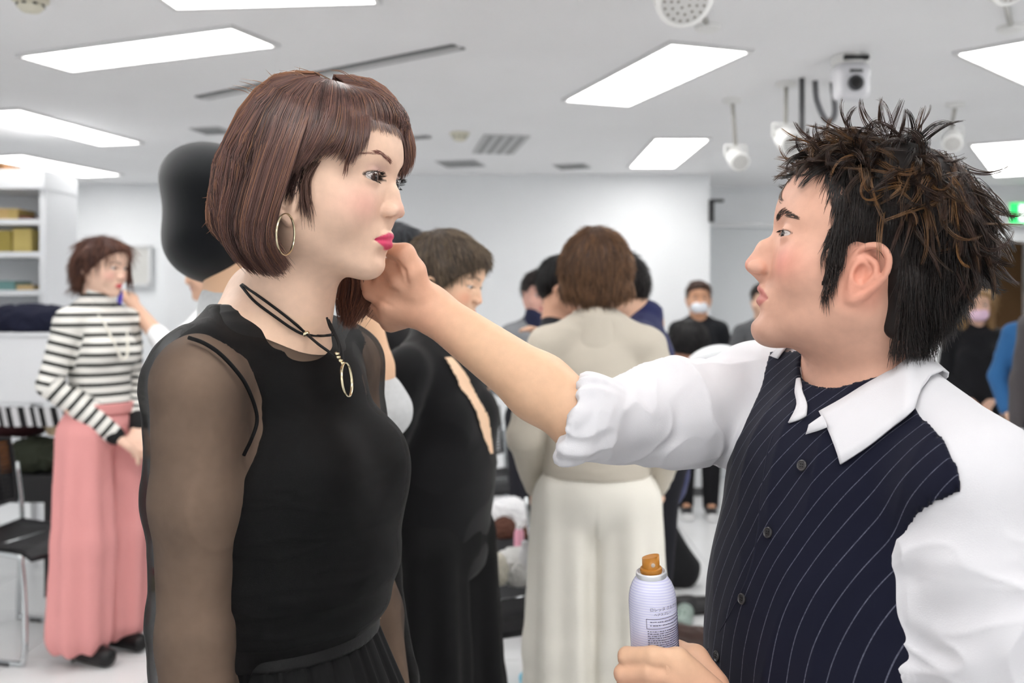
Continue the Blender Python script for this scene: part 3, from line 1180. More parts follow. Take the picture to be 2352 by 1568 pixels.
    box('sensor', c + np.array([0, -0.062, -0.070]), (0.05, 0.012, 0.012), mat('band_black'), t, None, 0.002)
    # dark pole and cable bracket next to it
    t = thing('hanging_bracket', 'dark pole and looped cable hanging beside the ceiling camera', 'bracket', ceil_pt(1860, 180))
    p0, p1 = ceil_pt(1842, 180), at(1840, 282, 3.9)
    p1[1] = p0[1]
    tube('pole', [p0, np.array([p0[0], p0[1], 1.99])], 0.012, mat('pole_dark', (86, 86, 88), 0.5), t, seg=10)
    q0 = ceil_pt(1872, 186)
    tube('cable', [q0, q0 + np.array([0.01, 0, -0.09]), q0 + np.array([0.05, 0, -0.17]), q0 + np.array([0.085, 0, -0.14]), ceil_pt(1912, 190)], 0.013, mat('cable_grey', (110, 110, 114), 0.5), t, seg=8, n=24)
    # wall things
    t = thing('exit_sign', 'green and white emergency exit sign above the dark opening', 'sign', at(2340, 490, 7.60))
    c = at(2350, 490, 7.62)
    box('case', c, (0.26, 0.05, 0.19), mat('sign_white', (240, 244, 240), 0.4), t, None, 0.006)
    sg = mat('exit_green', (46, 196, 104), 0.4, emit=1.0)
    sw = mat('exit_white', (236, 252, 240), 0.4, emit=1.0)
    box('panel', c + np.array([0, -0.028, 0]), (0.24, 0.006, 0.165), sg, t)
    box('pictogram_ground', c + np.array([0.028, -0.033, 0]), (0.155, 0.004, 0.135), sw, t)
    rn = Bag()
    y = -0.037
    for P, r in (([(0.055, 0.045), (0.056, 0.046)], 0.012), ([(0.05, 0.028), (0.035, -0.006)], 0.011), ([(0.035, -0.006), (0.055, -0.026), (0.048, -0.055)], 0.008), ([(0.033, -0.008), (0.012, -0.028), (-0.01, -0.03)], 0.008), ([(0.05, 0.026), (0.072, 0.006)], 0.006), ([(0.047, 0.026), (0.024, 0.018)], 0.006)):
        rn.tube([c + np.array([a, y, b]) for a, b in P], r, 8)
    rn.build('running_figure', sg, t)
    t = thing('wall_sensor', 'small black bracket mounted at the corner of the white wall', 'sensor', at(1635, 485, 6.98))
    a = at(1634, 484, 6.98)
    box('arm', a, (0.035, 0.04, 0.165), mat('band_black'), t, None, 0.004)
    box('shade', at(1648, 461, 6.98), (0.085, 0.05, 0.02), mat('band_black'), t, None, 0.004)
    t = thing('wall_switch', 'pale switch plate on the back wall behind the beige sweater woman', 'switch', at(1180, 600, 6.98))
    # notice boards on the far left wall
    for k, (x0, x1, lab) in enumerate(((135, 190, 'pale grey notice board showing left of the striped sweater woman'), (298, 346, 'pale grey notice board showing right of the striped sweater woman'))):
        a, b = at(x0, 566, 7.52), at(x1, 654, 7.52)
        t = thing('notice_board', lab, 'board', (a + b) / 2, 0, 'notice boards')
        box('panel', (a + b) / 2, (b[0] - a[0], 0.02, a[2] - b[2]), mat('board_grey', (214, 213, 209), 0.8), t)
        bg = Bag()
        for z in (a[2], b[2]):
            bg.box(((a[0] + b[0]) / 2, 7.505, z), (b[0] - a[0] + 0.03, 0.03, 0.02))
        for x in (a[0], b[0]):
            bg.box((x, 7.505, (a[2] + b[2]) / 2), (0.02, 0.03, a[2] - b[2]))
        bg.build('frame', mat('board_frame', (224, 225, 226), 0.4), t)


bpy.data.objects  # noqa
if want('room'):
    build_room()
    if 'wall_switch' in bpy.data.objects:
        bpy.data.objects.remove(bpy.data.objects['wall_switch'])

# ------------------------------------------------------------------ the woman in the sheer black top
def build_woman():
    rg = np.random.default_rng(11)
    root = thing('person', 'woman with a brown bob, hoop earring and sheer black top having her hair arranged', 'person', (-0.275, 1.165, 0))
    q = WOMAN
    HR = head_frame(math.radians(-14), math.radians(-5))
    eye_l = np.array(q['eye']) + np.array([0.0125, 0, 0])
    HT = at(868, 408, 1.055) - HR @ (eye_l * [1, -1, 1])
    TR, TT = rotz(math.radians(-20)), np.array([-0.275, 1.165, 0.0])
    # ---- body
    S = Solid(HR, HT)
    head_ops(S, q)
    nb = np.array([-0.272, 1.135, 1.355])
    S.frame()
    S.cone(HR @ np.array([-0.020, 0, -0.060]) + HT, nb, 0.051, 0.056, 0.030)
    S.frame(TR, TT)
    T = Solid(TR, TT)        # torso without arms, shared with the clothes

    def torso(X):
        X.ell((-0.005, 0, 1.195), (0.092, 0.128, 0.165))
        X.ell((0.000, 0, 1.285), (0.068, 0.120, 0.070), 0.03)
        X.ell((0.068, 0.062, 1.190), (0.050, 0.056, 0.056), 0.03, sym=True)
        X.ell((0, 0, 1.03), (0.085, 0.112, 0.14), 0.05)
        X.ell((-0.010, 0, 0.88), (0.110, 0.160, 0.14), 0.05)
        X.cone((-0.012, 0.030, 1.338), (-0.006, 0.150, 1.312), 0.036, 0.040, 0.03, sym=True)
        X.cone((-0.035, 0.0, 1.395), (-0.020, 0.110, 1.328), 0.036, 0.030, 0.03, sym=True)
    torso(T)
    torso(S)
    S.cone((-0.02, 0.085, 0.85), (-0.01, 0.075, 0.46), 0.080, 0.052, 0.03, sym=True)
    S.cone((-0.01, 0.075, 0.46), (-0.03, 0.07, 0.09), 0.052, 0.036, 0.02, sym=True)
    S.cone((-0.03, 0.07, 0.06), (0.09, 0.075, 0.035), 0.036, 0.028, 0.02, sym=True)
    S.frame()
    sh_r = np.array([-0.337, 1.020, 1.298])
    el_r = np.array([-0.338, 1.022, 1.030])
    wr_r = np.array([-0.322, 0.995, 0.805])
    sh_l = TR @ np.array([-0.01, 0.155, 1.300]) + TT
    el_l = sh_l + np.array([0.02, 0.03, -0.265])
    wr_l = el_l + np.array([0.05, -0.02, -0.225])
    for sh, el, wr, sg in ((sh_r, el_r, wr_r, -1), (sh_l, el_l, wr_l, 1)):
        S.cone(sh, sh + (el - sh) * 0.45, 0.046, 0.0445, 0.03)
        S.cone(sh + (el - sh) * 0.45, el, 0.0445, 0.0375, 0.02)
        S.cone(el, el + (wr - el) * 0.35, 0.0375, 0.0385, 0.02)
        S.cone(el + (wr - el) * 0.35, wr, 0.0385, 0.026, 0.02)
        kn = [wr + np.array([0.012 + 0.006 * i, sg * 0.0 - 0.02 + 0.016 * i, -0.088 - 0.003 * (i in (1, 2))]) for i in range(4)]
        fi = [[k_ + np.array([0.006, 0, -0.036]), k_ + np.array([0.014, 0, -0.062])] for k_ in kn]
        hand_ops(S, wr, kn, fi, [wr + np.array([0.015, -0.02, -0.025]), wr + np.array([0.035, -0.035, -0.060]), wr + np.array([0.042, -0.036, -0.090])])
    def colour(V):
        L = (V - HT) @ HR
        c = head_colour(L, q, (226, 190, 166), (205, 62, 100), blush=((226, 140, 140), 0.38), shadow=((160, 112, 124), 0.45), liner=((34, 22, 24), 0.95))
        far = L[:, 2] < -0.16
        c[far] = lin((226, 190, 164))
        return c
    hc = HT
    cutz = 1.335
    body = multi_mesh('body', [(S, 0.0015, (-0.40, 0.95, cutz + 0.004), (-0.06, 1.26, 1.70)),
                               (S, 0.005, (-0.55, 0.85, 0.0), (0.05, 1.50, cutz + 0.02))], SKIN(), root, colour)
    body['label'] = 'skin of the head, neck, arms and legs'
    for sg in (1, -1):
        eyeball('eye', HR @ (np.array(q['eye']) * [1, sg, 1]) + HT, HR, (1, -0.30, -0.06), body, iris=(62, 40, 32))
    # lashes
    ex, ey, ez = q['eye']
    LP = []
    for sg in (1, -1):
        ts = np.linspace(-0.9, 1.02, 9)
        rootc = []
        for t in ts:
            e = max(0.0, 1 - t * t)
            zz = q['up'] * e ** 0.62 + 0.06 * t * q['eye_w']
            rr = math.sqrt(max(0.0136 ** 2 - (t * q['eye_w'] * 0.80) ** 2, 0.00003))
            rootc.append((ex + rr * 0.985, sg * (ey + t * q['eye_w']), ez + zz))
        nn = 46
        P = lash(rootc, None, nn, 0.0068, (0.85, 0, -0.20), (0.0, 0, 0.50), rg, 0.0003, 0.7)
        tt = np.linspace(-0.9, 1.02, nn)
        P[:, :, 1] += sg * (tt[:, None] * 0.006) * np.linspace(0, 1, 5)[None]
        LP.append(P)
        lowc = []
        for t in ts:
            e = max(0.0, 1 - t * t)
            zz = q['low'] * e ** 0.75 + 0.06 * t * q['eye_w']
            rr = math.sqrt(max(0.0134 ** 2 - (t * q['eye_w'] * 0.80) ** 2, 0.00003))
            lowc.append((ex + rr * 0.985, sg * (ey + t * q['eye_w']), ez + zz))
        LP.append(lash(lowc, None, 24, 0.0030, (0.7, 0, -0.6), (0, 0, 0.1), rg, curl=0.2))
    for grp in (LP[:2], LP[2:]):
        G = np.concatenate(grp) @ HR.T + HT
        strands('eyelash', G, 0.00024, mat('lash', (16, 12, 14), 0.6, 0.2), body, np.tile(lin((16, 12, 14)), (len(G), 1)), taper=0.2)
    # brows
    BP = []
    for sg in (1, -1):
        n = 90
        t = rg.random(n)
        cx = np.interp(t, [0, 0.5, 1], [0.0880, 0.0835, 0.068])
        cy = np.interp(t, [0, 0.5, 1], [0.0135, 0.030, 0.050])
        cz = np.interp(t, [0, 0.55, 1], [0.0205, 0.0275, 0.0225]) + rg.uniform(-1, 1, n) * np.interp(t, [0, 0.5, 1], [0.0024, 0.0016, 0.0006])
        p0 = np.stack([cx, sg * cy, cz], 1)
        d = np.stack([-0.25 - 0.5 * t, sg * (0.75 + 0 * t), 0.5 - 0.75 * t], 1)
        d /= np.linalg.norm(d, axis=1)[:, None]
        P = p0[:, None] + d[:, None] * (np.linspace(0, 0.0065, 4))[None, :, None]
        BP.append(P)
    HS = Solid(HR, HT)
    head_ops(HS, q)
    for G in BP:
        G = snap(HS, G @ HR.T + HT, 0.0004)
        strands('eyebrow', G, 0.00018, hair_mat('brow_hair'), body, np.tile(lin((128, 84, 76)), (len(G), 1)), taper=0.4)

    # ---- hair
    def H(l):
        return [to_plane(HR, HT, a, b, c) for a, b, c in l]
    near = [[(735, 172, 0.012), (640, 168, 0.0), (560, 235, 0.0), (505, 350, -0.005), (481, 455, -0.012), (482, 515, -0.020), (520, 552, -0.030)],
            [(728, 171, 0.0), (625, 182, -0.015), (560, 262, -0.030), (512, 370, -0.040), (490, 465, -0.045), (500, 535, -0.045), (550, 590, -0.040)],
            [(727, 172, -0.006), (635, 200, -0.040), (572, 300, -0.070), (530, 410, -0.082), (508, 500, -0.080), (530, 570, -0.070), (582, 628, -0.050)],
            [(731, 175, -0.010), (662, 220, -0.055), (612, 322, -0.083), (574, 440, -0.092), (556, 530, -0.090), (572, 590, -0.080), (612, 634, -0.058)],
            [(740, 179, -0.012), (695, 232, -0.060), (655, 325, -0.088), (620, 440, -0.096), (598, 530, -0.095), (606, 592, -0.086), (646, 636, -0.064)],
            [(748, 183, -0.012), (718, 248, -0.064), (692, 318, -0.086), (668, 392, -0.095), (640, 470, -0.096), (624, 545, -0.094), (668, 617, -0.072)]]
    swept = [[(744, 182, -0.012), (714, 262, -0.064), (694, 325, -0.080), (680, 372, -0.084), (670, 400, -0.086)],
             [(752, 186, -0.012), (734, 250, -0.062), (714, 310, -0.078), (690, 362, -0.084), (674, 392, -0.086)],
             [(764, 188, -0.010), (764, 240, -0.056), (744, 300, -0.073), (716, 350, -0.081), (690, 384, -0.084)],
             [(775, 190, -0.010), (790, 230, -0.046), (786, 290, -0.066), (770, 330, -0.074), (742, 356, -0.079)],
             [(783, 192, -0.008), (812, 235, -0.036), (822, 290, -0.056), (815, 340, -0.066), (805, 380, -0.070)],
             [(790, 194, -0.006), (828, 230, -0.026), (846, 278, -0.044), (842, 315, -0.052), (830, 350, -0.058)]]
    fringe = [[(792, 194, 0.000), (846, 215, -0.004), (880, 268, 0.004), (896, 322, 0.012), (912, 372, 0.022), (920, 398, 0.028)],
              [(786, 184, 0.004), (856, 194, 0.006), (905, 246, 0.016), (930, 312, 0.028), (938, 362, 0.038), (926, 404, 0.044)],
              [(770, 172, 0.008), (862, 184, 0.022), (915, 238, 0.036), (944, 310, 0.048), (949, 358, 0.056), (934, 402, 0.060)]]
    gn = np.array([H(g) for g in near])
    gs = np.array([spline(H(g), 7) for g in swept])
    gf = np.array([spline(H(g), 7) for g in fringe])
    mir = np.array([1, -1, 1.0])
    gm = gn * mir                                   # far side of the bob
    gm[:, 0] = gn[:, 0] * np.array([1, -0.3, 1])
    gside = np.stack([gf[2], (gf[2] * 0.45 + gm[5] * 0.55), gm[5], gm[4]])
    gside[1][:, 2] = np.linspace(gf[2][0, 2], -0.035, 7)
    crown = [gn[0], gm[0]]
    gap = np.stack([gs[-1], gs[-1] * 0.5 + gf[0] * 0.5, gf[0]])
    groups = [(gn, 5200, 0.0052), (gs, 2000, 0.0035), (gf, 1500, 0.004), (gm[::-1], 2600, 0.005), (gside, 1200, 0.005), (np.array(crown), 700, 0.004), (gap, 800, 0.003)]
    cap = Solid(HR, HT)
    cap.ell((-0.008, 0, 0.030), (0.098, 0.080, 0.084))
    allp, allc = [], []
    dark, mid, lite = lin((60, 41, 38)), lin((120, 86, 78)), lin((176, 126, 92))
    for gi, (g, n, th) in enumerate(groups):
        par = np.linspace(0, 1, len(g))
        P, u = grow(g, par, n, 12, 0, rg)
        # thickness of the layer, locks, frayed tips
        ctr = np.array([-0.01, 0, -0.02])
        N = P - ctr
        N[..., 2] *= 0.5
        N /= np.linalg.norm(N, axis=2)[..., None]
        lock = 0.5 * np.sin(u * 55 + 3 * np.sin(u * 17)) + 0.5 * np.sin(u * 121 + gi)
        dep = rg.random(n) ** 1.5
        tt = np.linspace(0, 1, 12)
        off = (-th * dep[:, None] * (0.35 + 0.9 * tt[None] ** 1.5) + 0.0016 * lock[:, None] * (0.3 + tt[None]))
        P = P + N * off[..., None]
        # fine sideways wander
        jit = rg.normal(0, 1, (n, 3)) * 0.0022
        P = P + jit[:, None] * (tt ** 1.4)[None, :, None]
        cut = rg.uniform(0.90, 1.0, n)
        if gi in (1, 2):
            cut = rg.uniform(0.72, 1.0, n)
        if gi == 6:
            cut = rg.uniform(0.40, 0.66, n)
        idx = cut[:, None] * tt[None] * 11
        i0 = np.minimum(idx.astype(int), 10)
        f = (idx - i0)[..., None]
        ar = np.arange(n)[:, None]
        P = P[ar, i0] * (1 - f) + P[ar, i0 + 1] * f
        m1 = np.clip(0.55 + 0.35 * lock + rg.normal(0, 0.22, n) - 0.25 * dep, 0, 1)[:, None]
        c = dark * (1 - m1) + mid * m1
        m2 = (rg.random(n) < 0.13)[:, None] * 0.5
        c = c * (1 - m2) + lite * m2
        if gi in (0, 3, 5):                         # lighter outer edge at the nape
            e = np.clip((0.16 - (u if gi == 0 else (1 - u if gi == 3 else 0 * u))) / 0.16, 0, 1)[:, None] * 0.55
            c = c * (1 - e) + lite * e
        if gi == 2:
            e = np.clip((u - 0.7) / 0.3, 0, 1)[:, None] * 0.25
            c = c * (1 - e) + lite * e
        allp.append(P)
        allc.append(c)
    # lock on the far side, lifted by the hairdresser
    gl = np.array([spline(H(g), 7) for g in ([(775, 600, 0.070), (786, 640, 0.072), (780, 690, 0.074), (790, 735, 0.074)], [(800, 600, 0.075), (815, 645, 0.080), (808, 695, 0.082), (797, 745, 0.080)],
                                             [(830, 605, 0.080), (850, 645, 0.086), (838, 690, 0.088), (808, 738, 0.086)], [(850, 610, 0.085), (872, 650, 0.092), (858, 685, 0.094), (825, 725, 0.090)])])
    P, u = grow(gl, np.linspace(0, 1, 4), 900, 12, 0, rg)
    P = P + rg.normal(0, 0.0035, (900, 1, 3)) * np.linspace(0.6, 1.2, 12)[None, :, None]
    allp.append(P)
    w = rg.random(900)[:, None]
    allc.append(lin((62, 34, 30)) * (1 - w) + lin((134, 84, 62)) * w)
    # loose wisps: temple, flyaways
    def wisps(l, n, sp, c, cut=(0.7, 1.0)):
        g = spline(H(l), 12)
        P = g[None] + rg.normal(0, sp, (n, 1, 3)) + rg.normal(0, sp, (n, 1, 3)) * np.linspace(0, 1.5, 12)[None, :, None]
        allp.append(P)
        allc.append(np.tile(lin(c), (n, 1)))
    wisps([(716, 380, -0.072), (702, 410, -0.074), (698, 450, -0.074), (706, 495, -0.072)], 60, 0.0020, (84, 58, 50))
    wisps([(730, 370, -0.070), (712, 400, -0.073), (704, 430, -0.074), (712, 520, -0.070)], 14, 0.0022, (104, 76, 66))
    wisps([(690, 388, -0.076), (676, 420, -0.076), (668, 450, -0.076)], 60, 0.0035, (58, 36, 32))
    wisps([(803, 330, -0.066), (797, 365, -0.068), (792, 398, -0.068)], 18, 0.0012, (110, 74, 62))
    for _ in range(26):
        x0 = rg.uniform(560, 840)
        y0 = 172 + ((x0 - 730) / 160) ** 2 * 40
        wisps([(x0 + 30, y0 + 10, 0.0), (x0, y0 - 8, rg.uniform(-.03, .03)), (x0 - 35 * rg.uniform(-1, 1.4), y0 - rg.uniform(4, 22), 0.0)], 1, 0.001, (150, 110, 84))
    for _ in range(22):
        y0 = rg.uniform(330, 560)
        x0 = np.interp(y0, [330, 450, 510, 560], [518, 481, 481, 530])
        wisps([(x0 + 12, y0 - 30, -0.02), (x0 - 1, y0, -0.02), (x0 - rg.uniform(2, 20), y0 + rg.uniform(6, 22), -0.02)], 1, 0.001, (140, 96, 70))
    P = np.concatenate(allp)
    Cc = np.concatenate(allc)
    # body of the bob under the top strands
    B = Solid(HR, HT)
    B.ell((-0.010, 0, 0.026), (0.0955, 0.0770, 0.0815))
    B.ell((-0.055, 0, -0.025), (0.062, 0.076, 0.072), 0.03)
    B.cone((-0.045, 0.058, 0.01), (-0.058, 0.058, -0.080), 0.026, 0.022, 0.02, sym=True)
    B.cone((-0.090, 0.018, 0.00), (-0.096, 0.018, -0.040), 0.026, 0.022, 0.02, sym=True)
    B.ell((0.052, 0.012, 0.070), (0.036, 0.048, 0.028), 0.015)
    B.cone((0.074, 0.030, 0.066), (0.082, 0.040, 0.030), 0.009, 0.006, 0.012)
    B.plane((0.050, 0, 0.045), (0.62, -0.1, -1.0), 0.006)
    n0 = len(P)
    P = push_out(HS, (P @ HR.T + HT), 0.0015)
    lift = np.repeat((0.0006 + 0.0045 * rg.random(n0) ** 1.4), P.shape[1])
    P = push_out(B, P, lift)
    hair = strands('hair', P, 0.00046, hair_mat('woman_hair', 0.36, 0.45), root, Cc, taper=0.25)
    hair['label'] = 'straight reddish brown bob with a side-swept fringe'
    solid_mesh('hair_mass', B, 0.003, mat('woman_hair_mass', (58, 35, 31), 0.55, 0.25, var=0.25, vscale=60, stretch=(3, 3, 0.4)), hair)
    # ---- clothes
    tank = Solid(TR, TT)
    torso(tank)
    tank.ell((0.004, 0, 1.12), (0.118, 0.142, 0.125), 0.05)
    tank.ell((0.006, 0, 1.072), (0.117, 0.140, 0.050), 0.02)
    tank.ell((0.004, 0, 1.028), (0.108, 0.132, 0.036), 0.015)
    tank.offset(0.004)
    tank.plane((0, 0, 1.376), (0.60, 0, 1.0), 0.002)
    tank.plane((0, 0, 1.386), (0, 0, 1.0), 0.002)
    tank.plane((0, 0, 1.0), (0, 0, -1.0), 0.002)
    full = tank.copy()
    tank.frame(TR, TT)
    for sg in (1, -1):
        tank.ell((0.000, sg * 0.170, 1.262), (0.066, 0.082, 0.088), 0.003, 's')
    def crease(V):
        L = (V - TT) @ TR
        return 0.0022 * folds(L, 3, 5.0, (1.0, 0.7, 2.6)) + 0.0035 * np.exp(-((L[:, 2] - 1.075) / 0.03) ** 2) * waves(L, 5, 9.0, 2)
    black = mat('black_knit', (13, 13, 14), 0.75, 0.25, var=0.15, vscale=300, bump=0.25, bscale=700, sheen=0.04, stretch=(1, 1, 5))
    top = solid_mesh('top', tank, 0.003, black, root, disp=crease)
    top['label'] = 'opaque black inner vest'
    sl = full.copy()
    sl.frame()
    base_ops = len(sl.ops)
    for sh, el, wr in ((sh_r, el_r, wr_r), (sh_l, el_l, wr_l)):
        sl.cone(sh, sh + (el - sh) * 0.45, 0.0462, 0.0465, 0.03)
        sl.cone(sh + (el - sh) * 0.45, el + np.array([0, 0, 0.02]), 0.0465, 0.0435, 0.02)
        sl.cone(el + np.array([0, 0, 0.02]), el + np.array([0.002, 0, -0.03]), 0.0435, 0.0400, 0.02)
        sl.cone(el + np.array([0.002, 0, -0.03]), wr, 0.043, 0.036, 0.02)
    sl.offset(0.0045)
    sl.frame(TR, TT)
    sl.plane((0, 0, 1.367), (0.60, 0, 1.0), 0.001)
    sl.plane((0, 0, 1.3865), (0, 0, 1.0), 0.001)
    sl.frame()
    for w_, e_ in ((wr_r, el_r), (wr_l, el_l)):
        d = (w_ - e_) / np.linalg.norm(w_ - e_)
        sl.plane(w_, d, 0.0) if False else sl.ell(w_ + d * 0.05, 0.052, 0.0, 's')
    def sleeve_folds(V):
        d = 0.0042 * np.maximum(folds(V + 0.03 * np.stack([waves(V, 71, 3, 2), waves(V, 72, 3, 2), waves(V, 73, 3, 2)], 1), 21, 3.0, (1.6, 1.6, 1.0)), -0.35) + 0.0010 * waves(V, 9, 14, 2)
        L = (V - TT) @ TR
        out = np.clip((np.abs(L[:, 1]) - 0.11) / 0.03, 0, 1)
        return d * out + 0.001 * (1 - out)
    sheer = bpy.data.materials.new('sheer_mesh')
    sheer.use_nodes = True
    nt = sheer.node_tree
    b = nt.nodes['Principled BSDF']
    b.inputs['Base Color'].default_value = rgba((15, 14, 15))
    b.inputs['Roughness'].default_value = 0.7
    b.inputs['Specular IOR Level'].default_value = 0.2
    tr = nt.nodes.new('ShaderNodeBsdfTransparent')
    mx = nt.nodes.new('ShaderNodeMixShader')
    lw = nt.nodes.new('ShaderNodeLayerWeight')
    lw.inputs['Blend'].default_value = 0.45
    mr = nt.nodes.new('ShaderNodeMapRange')
    mr.inputs['To Min'].default_value = 0.46
    mr.inputs['To Max'].default_value = 1.0
    nt.links.new(lw.outputs['Facing'], mr.inputs['Value'])
    nt.links.new(mr.outputs[0], mx.inputs['Fac'])
    nt.links.new(tr.outputs[0], mx.inputs[1])
    nt.links.new(b.outputs[0], mx.inputs[2])
    nt.links.new(mx.outputs[0], nt.nodes['Material Output'].inputs['Surface'])
    sv = solid_mesh('sheer_overlay', sl, 0.003, sheer, root, disp=sleeve_folds)
    sv['label'] = 'transparent black tulle overlay with long sleeves'
    seam = [(433, 775), (467, 787), (504, 811), (540, 848), (566, 885), (586, 935), (590, 970), (578, 1007), (560, 1045)]
    pts = [ray_hit(sl, a, b_, 0.85, 1.4, 0.001) for a, b_ in seam]
    tube('armhole_seam', spline(pts, 40), 0.0022, mat('seam', (14, 14, 15), 0.8, 0.2), sv, seg=6)
    hem = [(510, 701), (565, 718), (626, 750), (680, 772), (727, 788), (762, 797)]
    # skirt with waistband and gathers
    band = Solid(TR, TT)
    band.ell((0.002, 0, 0.995), (0.106, 0.130, 0.200))
    band.plane((0, 0, 1.020), (0, 0, 1), 0.003)
    band.plane((0, 0, 0.983), (0, 0, -1), 0.003)
    solid_mesh('waistband', band, 0.004, mat('waistband', (17, 17, 18), 0.6, 0.3, bump=0.15, bscale=400), root)
    n, zs = 220, np.linspace(0.986, 0.30, 28)
    V = []
    an = np.linspace(0, 2 * math.pi, n, endpoint=False)
    g = np.random.default_rng(3)
    ph = g.uniform(0, 6.28, 4)
    for z in zs:
        t = (0.986 - z) / 0.69
        gat = (np.sin(an * 34 + ph[0] + 1.5 * np.sin(an * 5)) * 0.5 + np.sin(an * 53 + ph[1]) * 0.3) * (0.0045 + 0.02 * t)
        rx, ry = 0.104 + 0.075 * min(1, t * 3) + 0.05 * t, 0.128 + 0.075 * min(1, t * 3) + 0.05 * t
        L = np.stack([(rx + gat) * np.cos(an), (ry + gat) * np.sin(an), np.full(n, z)], 1)
        V.append(L @ TR.T + TT)
    Fk = [(i * n + j, i * n + (j + 1) % n, (i + 1) * n + (j + 1) % n, (i + 1) * n + j) for i in range(len(zs) - 1) for j in range(n)]
    sk = link('skirt', faces_mesh('skirt', np.vstack(V), Fk), mat('skirt_black', (14, 14, 15), 0.8, 0.2), root)
    sk['label'] = 'gathered black skirt'
    # shoes
    for sg in (1, -1):
        F = Solid(TR, TT)
        F.cone((-0.035, sg * 0.072, 0.045), (0.10, sg * 0.08, 0.032), 0.042, 0.034, 0.02)
        F.plane((0, 0, 0.001), (0, 0, -1), 0.004)
        solid_mesh('shoe', F, 0.005, mat('black_leather', (18, 17, 18), 0.35, 0.5), root)
    # ---- jewellery
    gold = mat('gold', (216, 204, 172), 0.2, 0.5, metal=1.0)
    c = at(656, 538, 1.015)
    ux, uz = np.array([0.20, 0.95, 0.05]), np.array([0.02, 0.0, 1.0])
    ux /= np.linalg.norm(ux)
    a = np.linspace(0, 2 * math.pi, 48, endpoint=False)
    ring = c + 0.0220 * (np.cos(a)[:, None] * ux + np.sin(a)[:, None] * uz)
    er = tube('hoop_earring', ring, 0.0008, gold, root, seg=6, closed=True, flat=1.6)
    er['label'] = 'thin flat gold hoop'
    cordm = mat('black_cord', (18, 17, 18), 0.7, 0.3)
    nk = bpy.data.objects.new('necklace', None)
    C.objects.link(nk)
    nk.location = nb
    nk.parent = root
    nk.matrix_parent_inverse = world_of(root).inverted()
    nk['label'] = 'black cord necklace with a gold ring pendant'
    both = S.copy()
    def drape(l, off=0.0022):
        return [ray_hit(both, a_, b_, 0.85, 1.5, off) if y is None else at(a_, b_, y) for a_, b_, y in l]
    dorsal = [(553, 655, None), (590, 700, None)]
    tube('cord', drape([(553, 655, None), (585, 692, None), (640, 733, None), (672, 755, None), (700, 768, None), (735, 771, None), (752, 770, 1.068), (767, 768, 1.076)]), 0.0016, cordm, nk, seg=6, n=40)
    tube('cord', drape([(556, 653, None), (600, 684, None), (645, 717, None), (680, 745, None), (702, 765, None), (730, 789, 1.062), (756, 808, 1.058), (776, 824, 1.056)]), 0.0016, cordm, nk, seg=6, n=40)
    tube('cord', drape([(751, 730, 1.10), (758, 752, 1.085), (772, 775, 1.070), (779, 800, 1.060), (776, 822, 1.056)]), 0.0014, cordm, nk, seg=6, n=24)
    tube('cord', drape([(755, 735, 1.10), (766, 758, 1.08), (783, 800, 1.065), (788, 830, 1.058)]), 0.0016, cordm, nk, seg=6, n=24)
    pc = at(796, 872, 1.050)
    ux = np.array([0.10, 0.97, 0.15])
    ux /= np.linalg.norm(ux)
    uz = np.array([-0.16, 0.0, 1.0])
    uz /= np.linalg.norm(uz)
    ring = pc + 0.0182 * (np.cos(a)[:, None] * ux + np.sin(a)[:, None] * uz)
    tube('pendant_ring', ring, 0.0008, gold, nk, seg=6, closed=True, flat=2.4)
    bead = [at(774, 812, 1.056), at(777, 820, 1.056), at(782, 828, 1.055), at(787, 834, 1.052)]
    for k_, p in enumerate(bead):
        lathe('bead', [(0.0006, -0.0022), (0.0026, -0.0012), (0.0030, 0), (0.0026, 0.0012), (0.0006, 0.0022)], gold, nk, 12, (np.eye(3), p))
    lathe('clasp', [(0.001, -0.004), (0.0028, -0.003), (0.0028, 0.003), (0.001, 0.004)], gold, nk, 12, (roty(1.3), ray_hit(both, 703, 766, 0.85, 1.5, 0.003)))


def snap(S, P, off):
    """pull points onto the surface of S"""
    sh = P.shape
    Q = P.reshape(-1, 3).copy()
    e = 0.0015
    for _ in range(3):
        d = S(Q) - off
        g = np.stack([S(Q + np.eye(3)[i] * e) - S(Q - np.eye(3)[i] * e) for i in range(3)], 1)
        g /= np.linalg.norm(g, axis=1)[:, None] + 1e-9
        Q = Q - g * d[:, None]
    return Q.reshape(sh)


if want('woman'):
    build_woman()

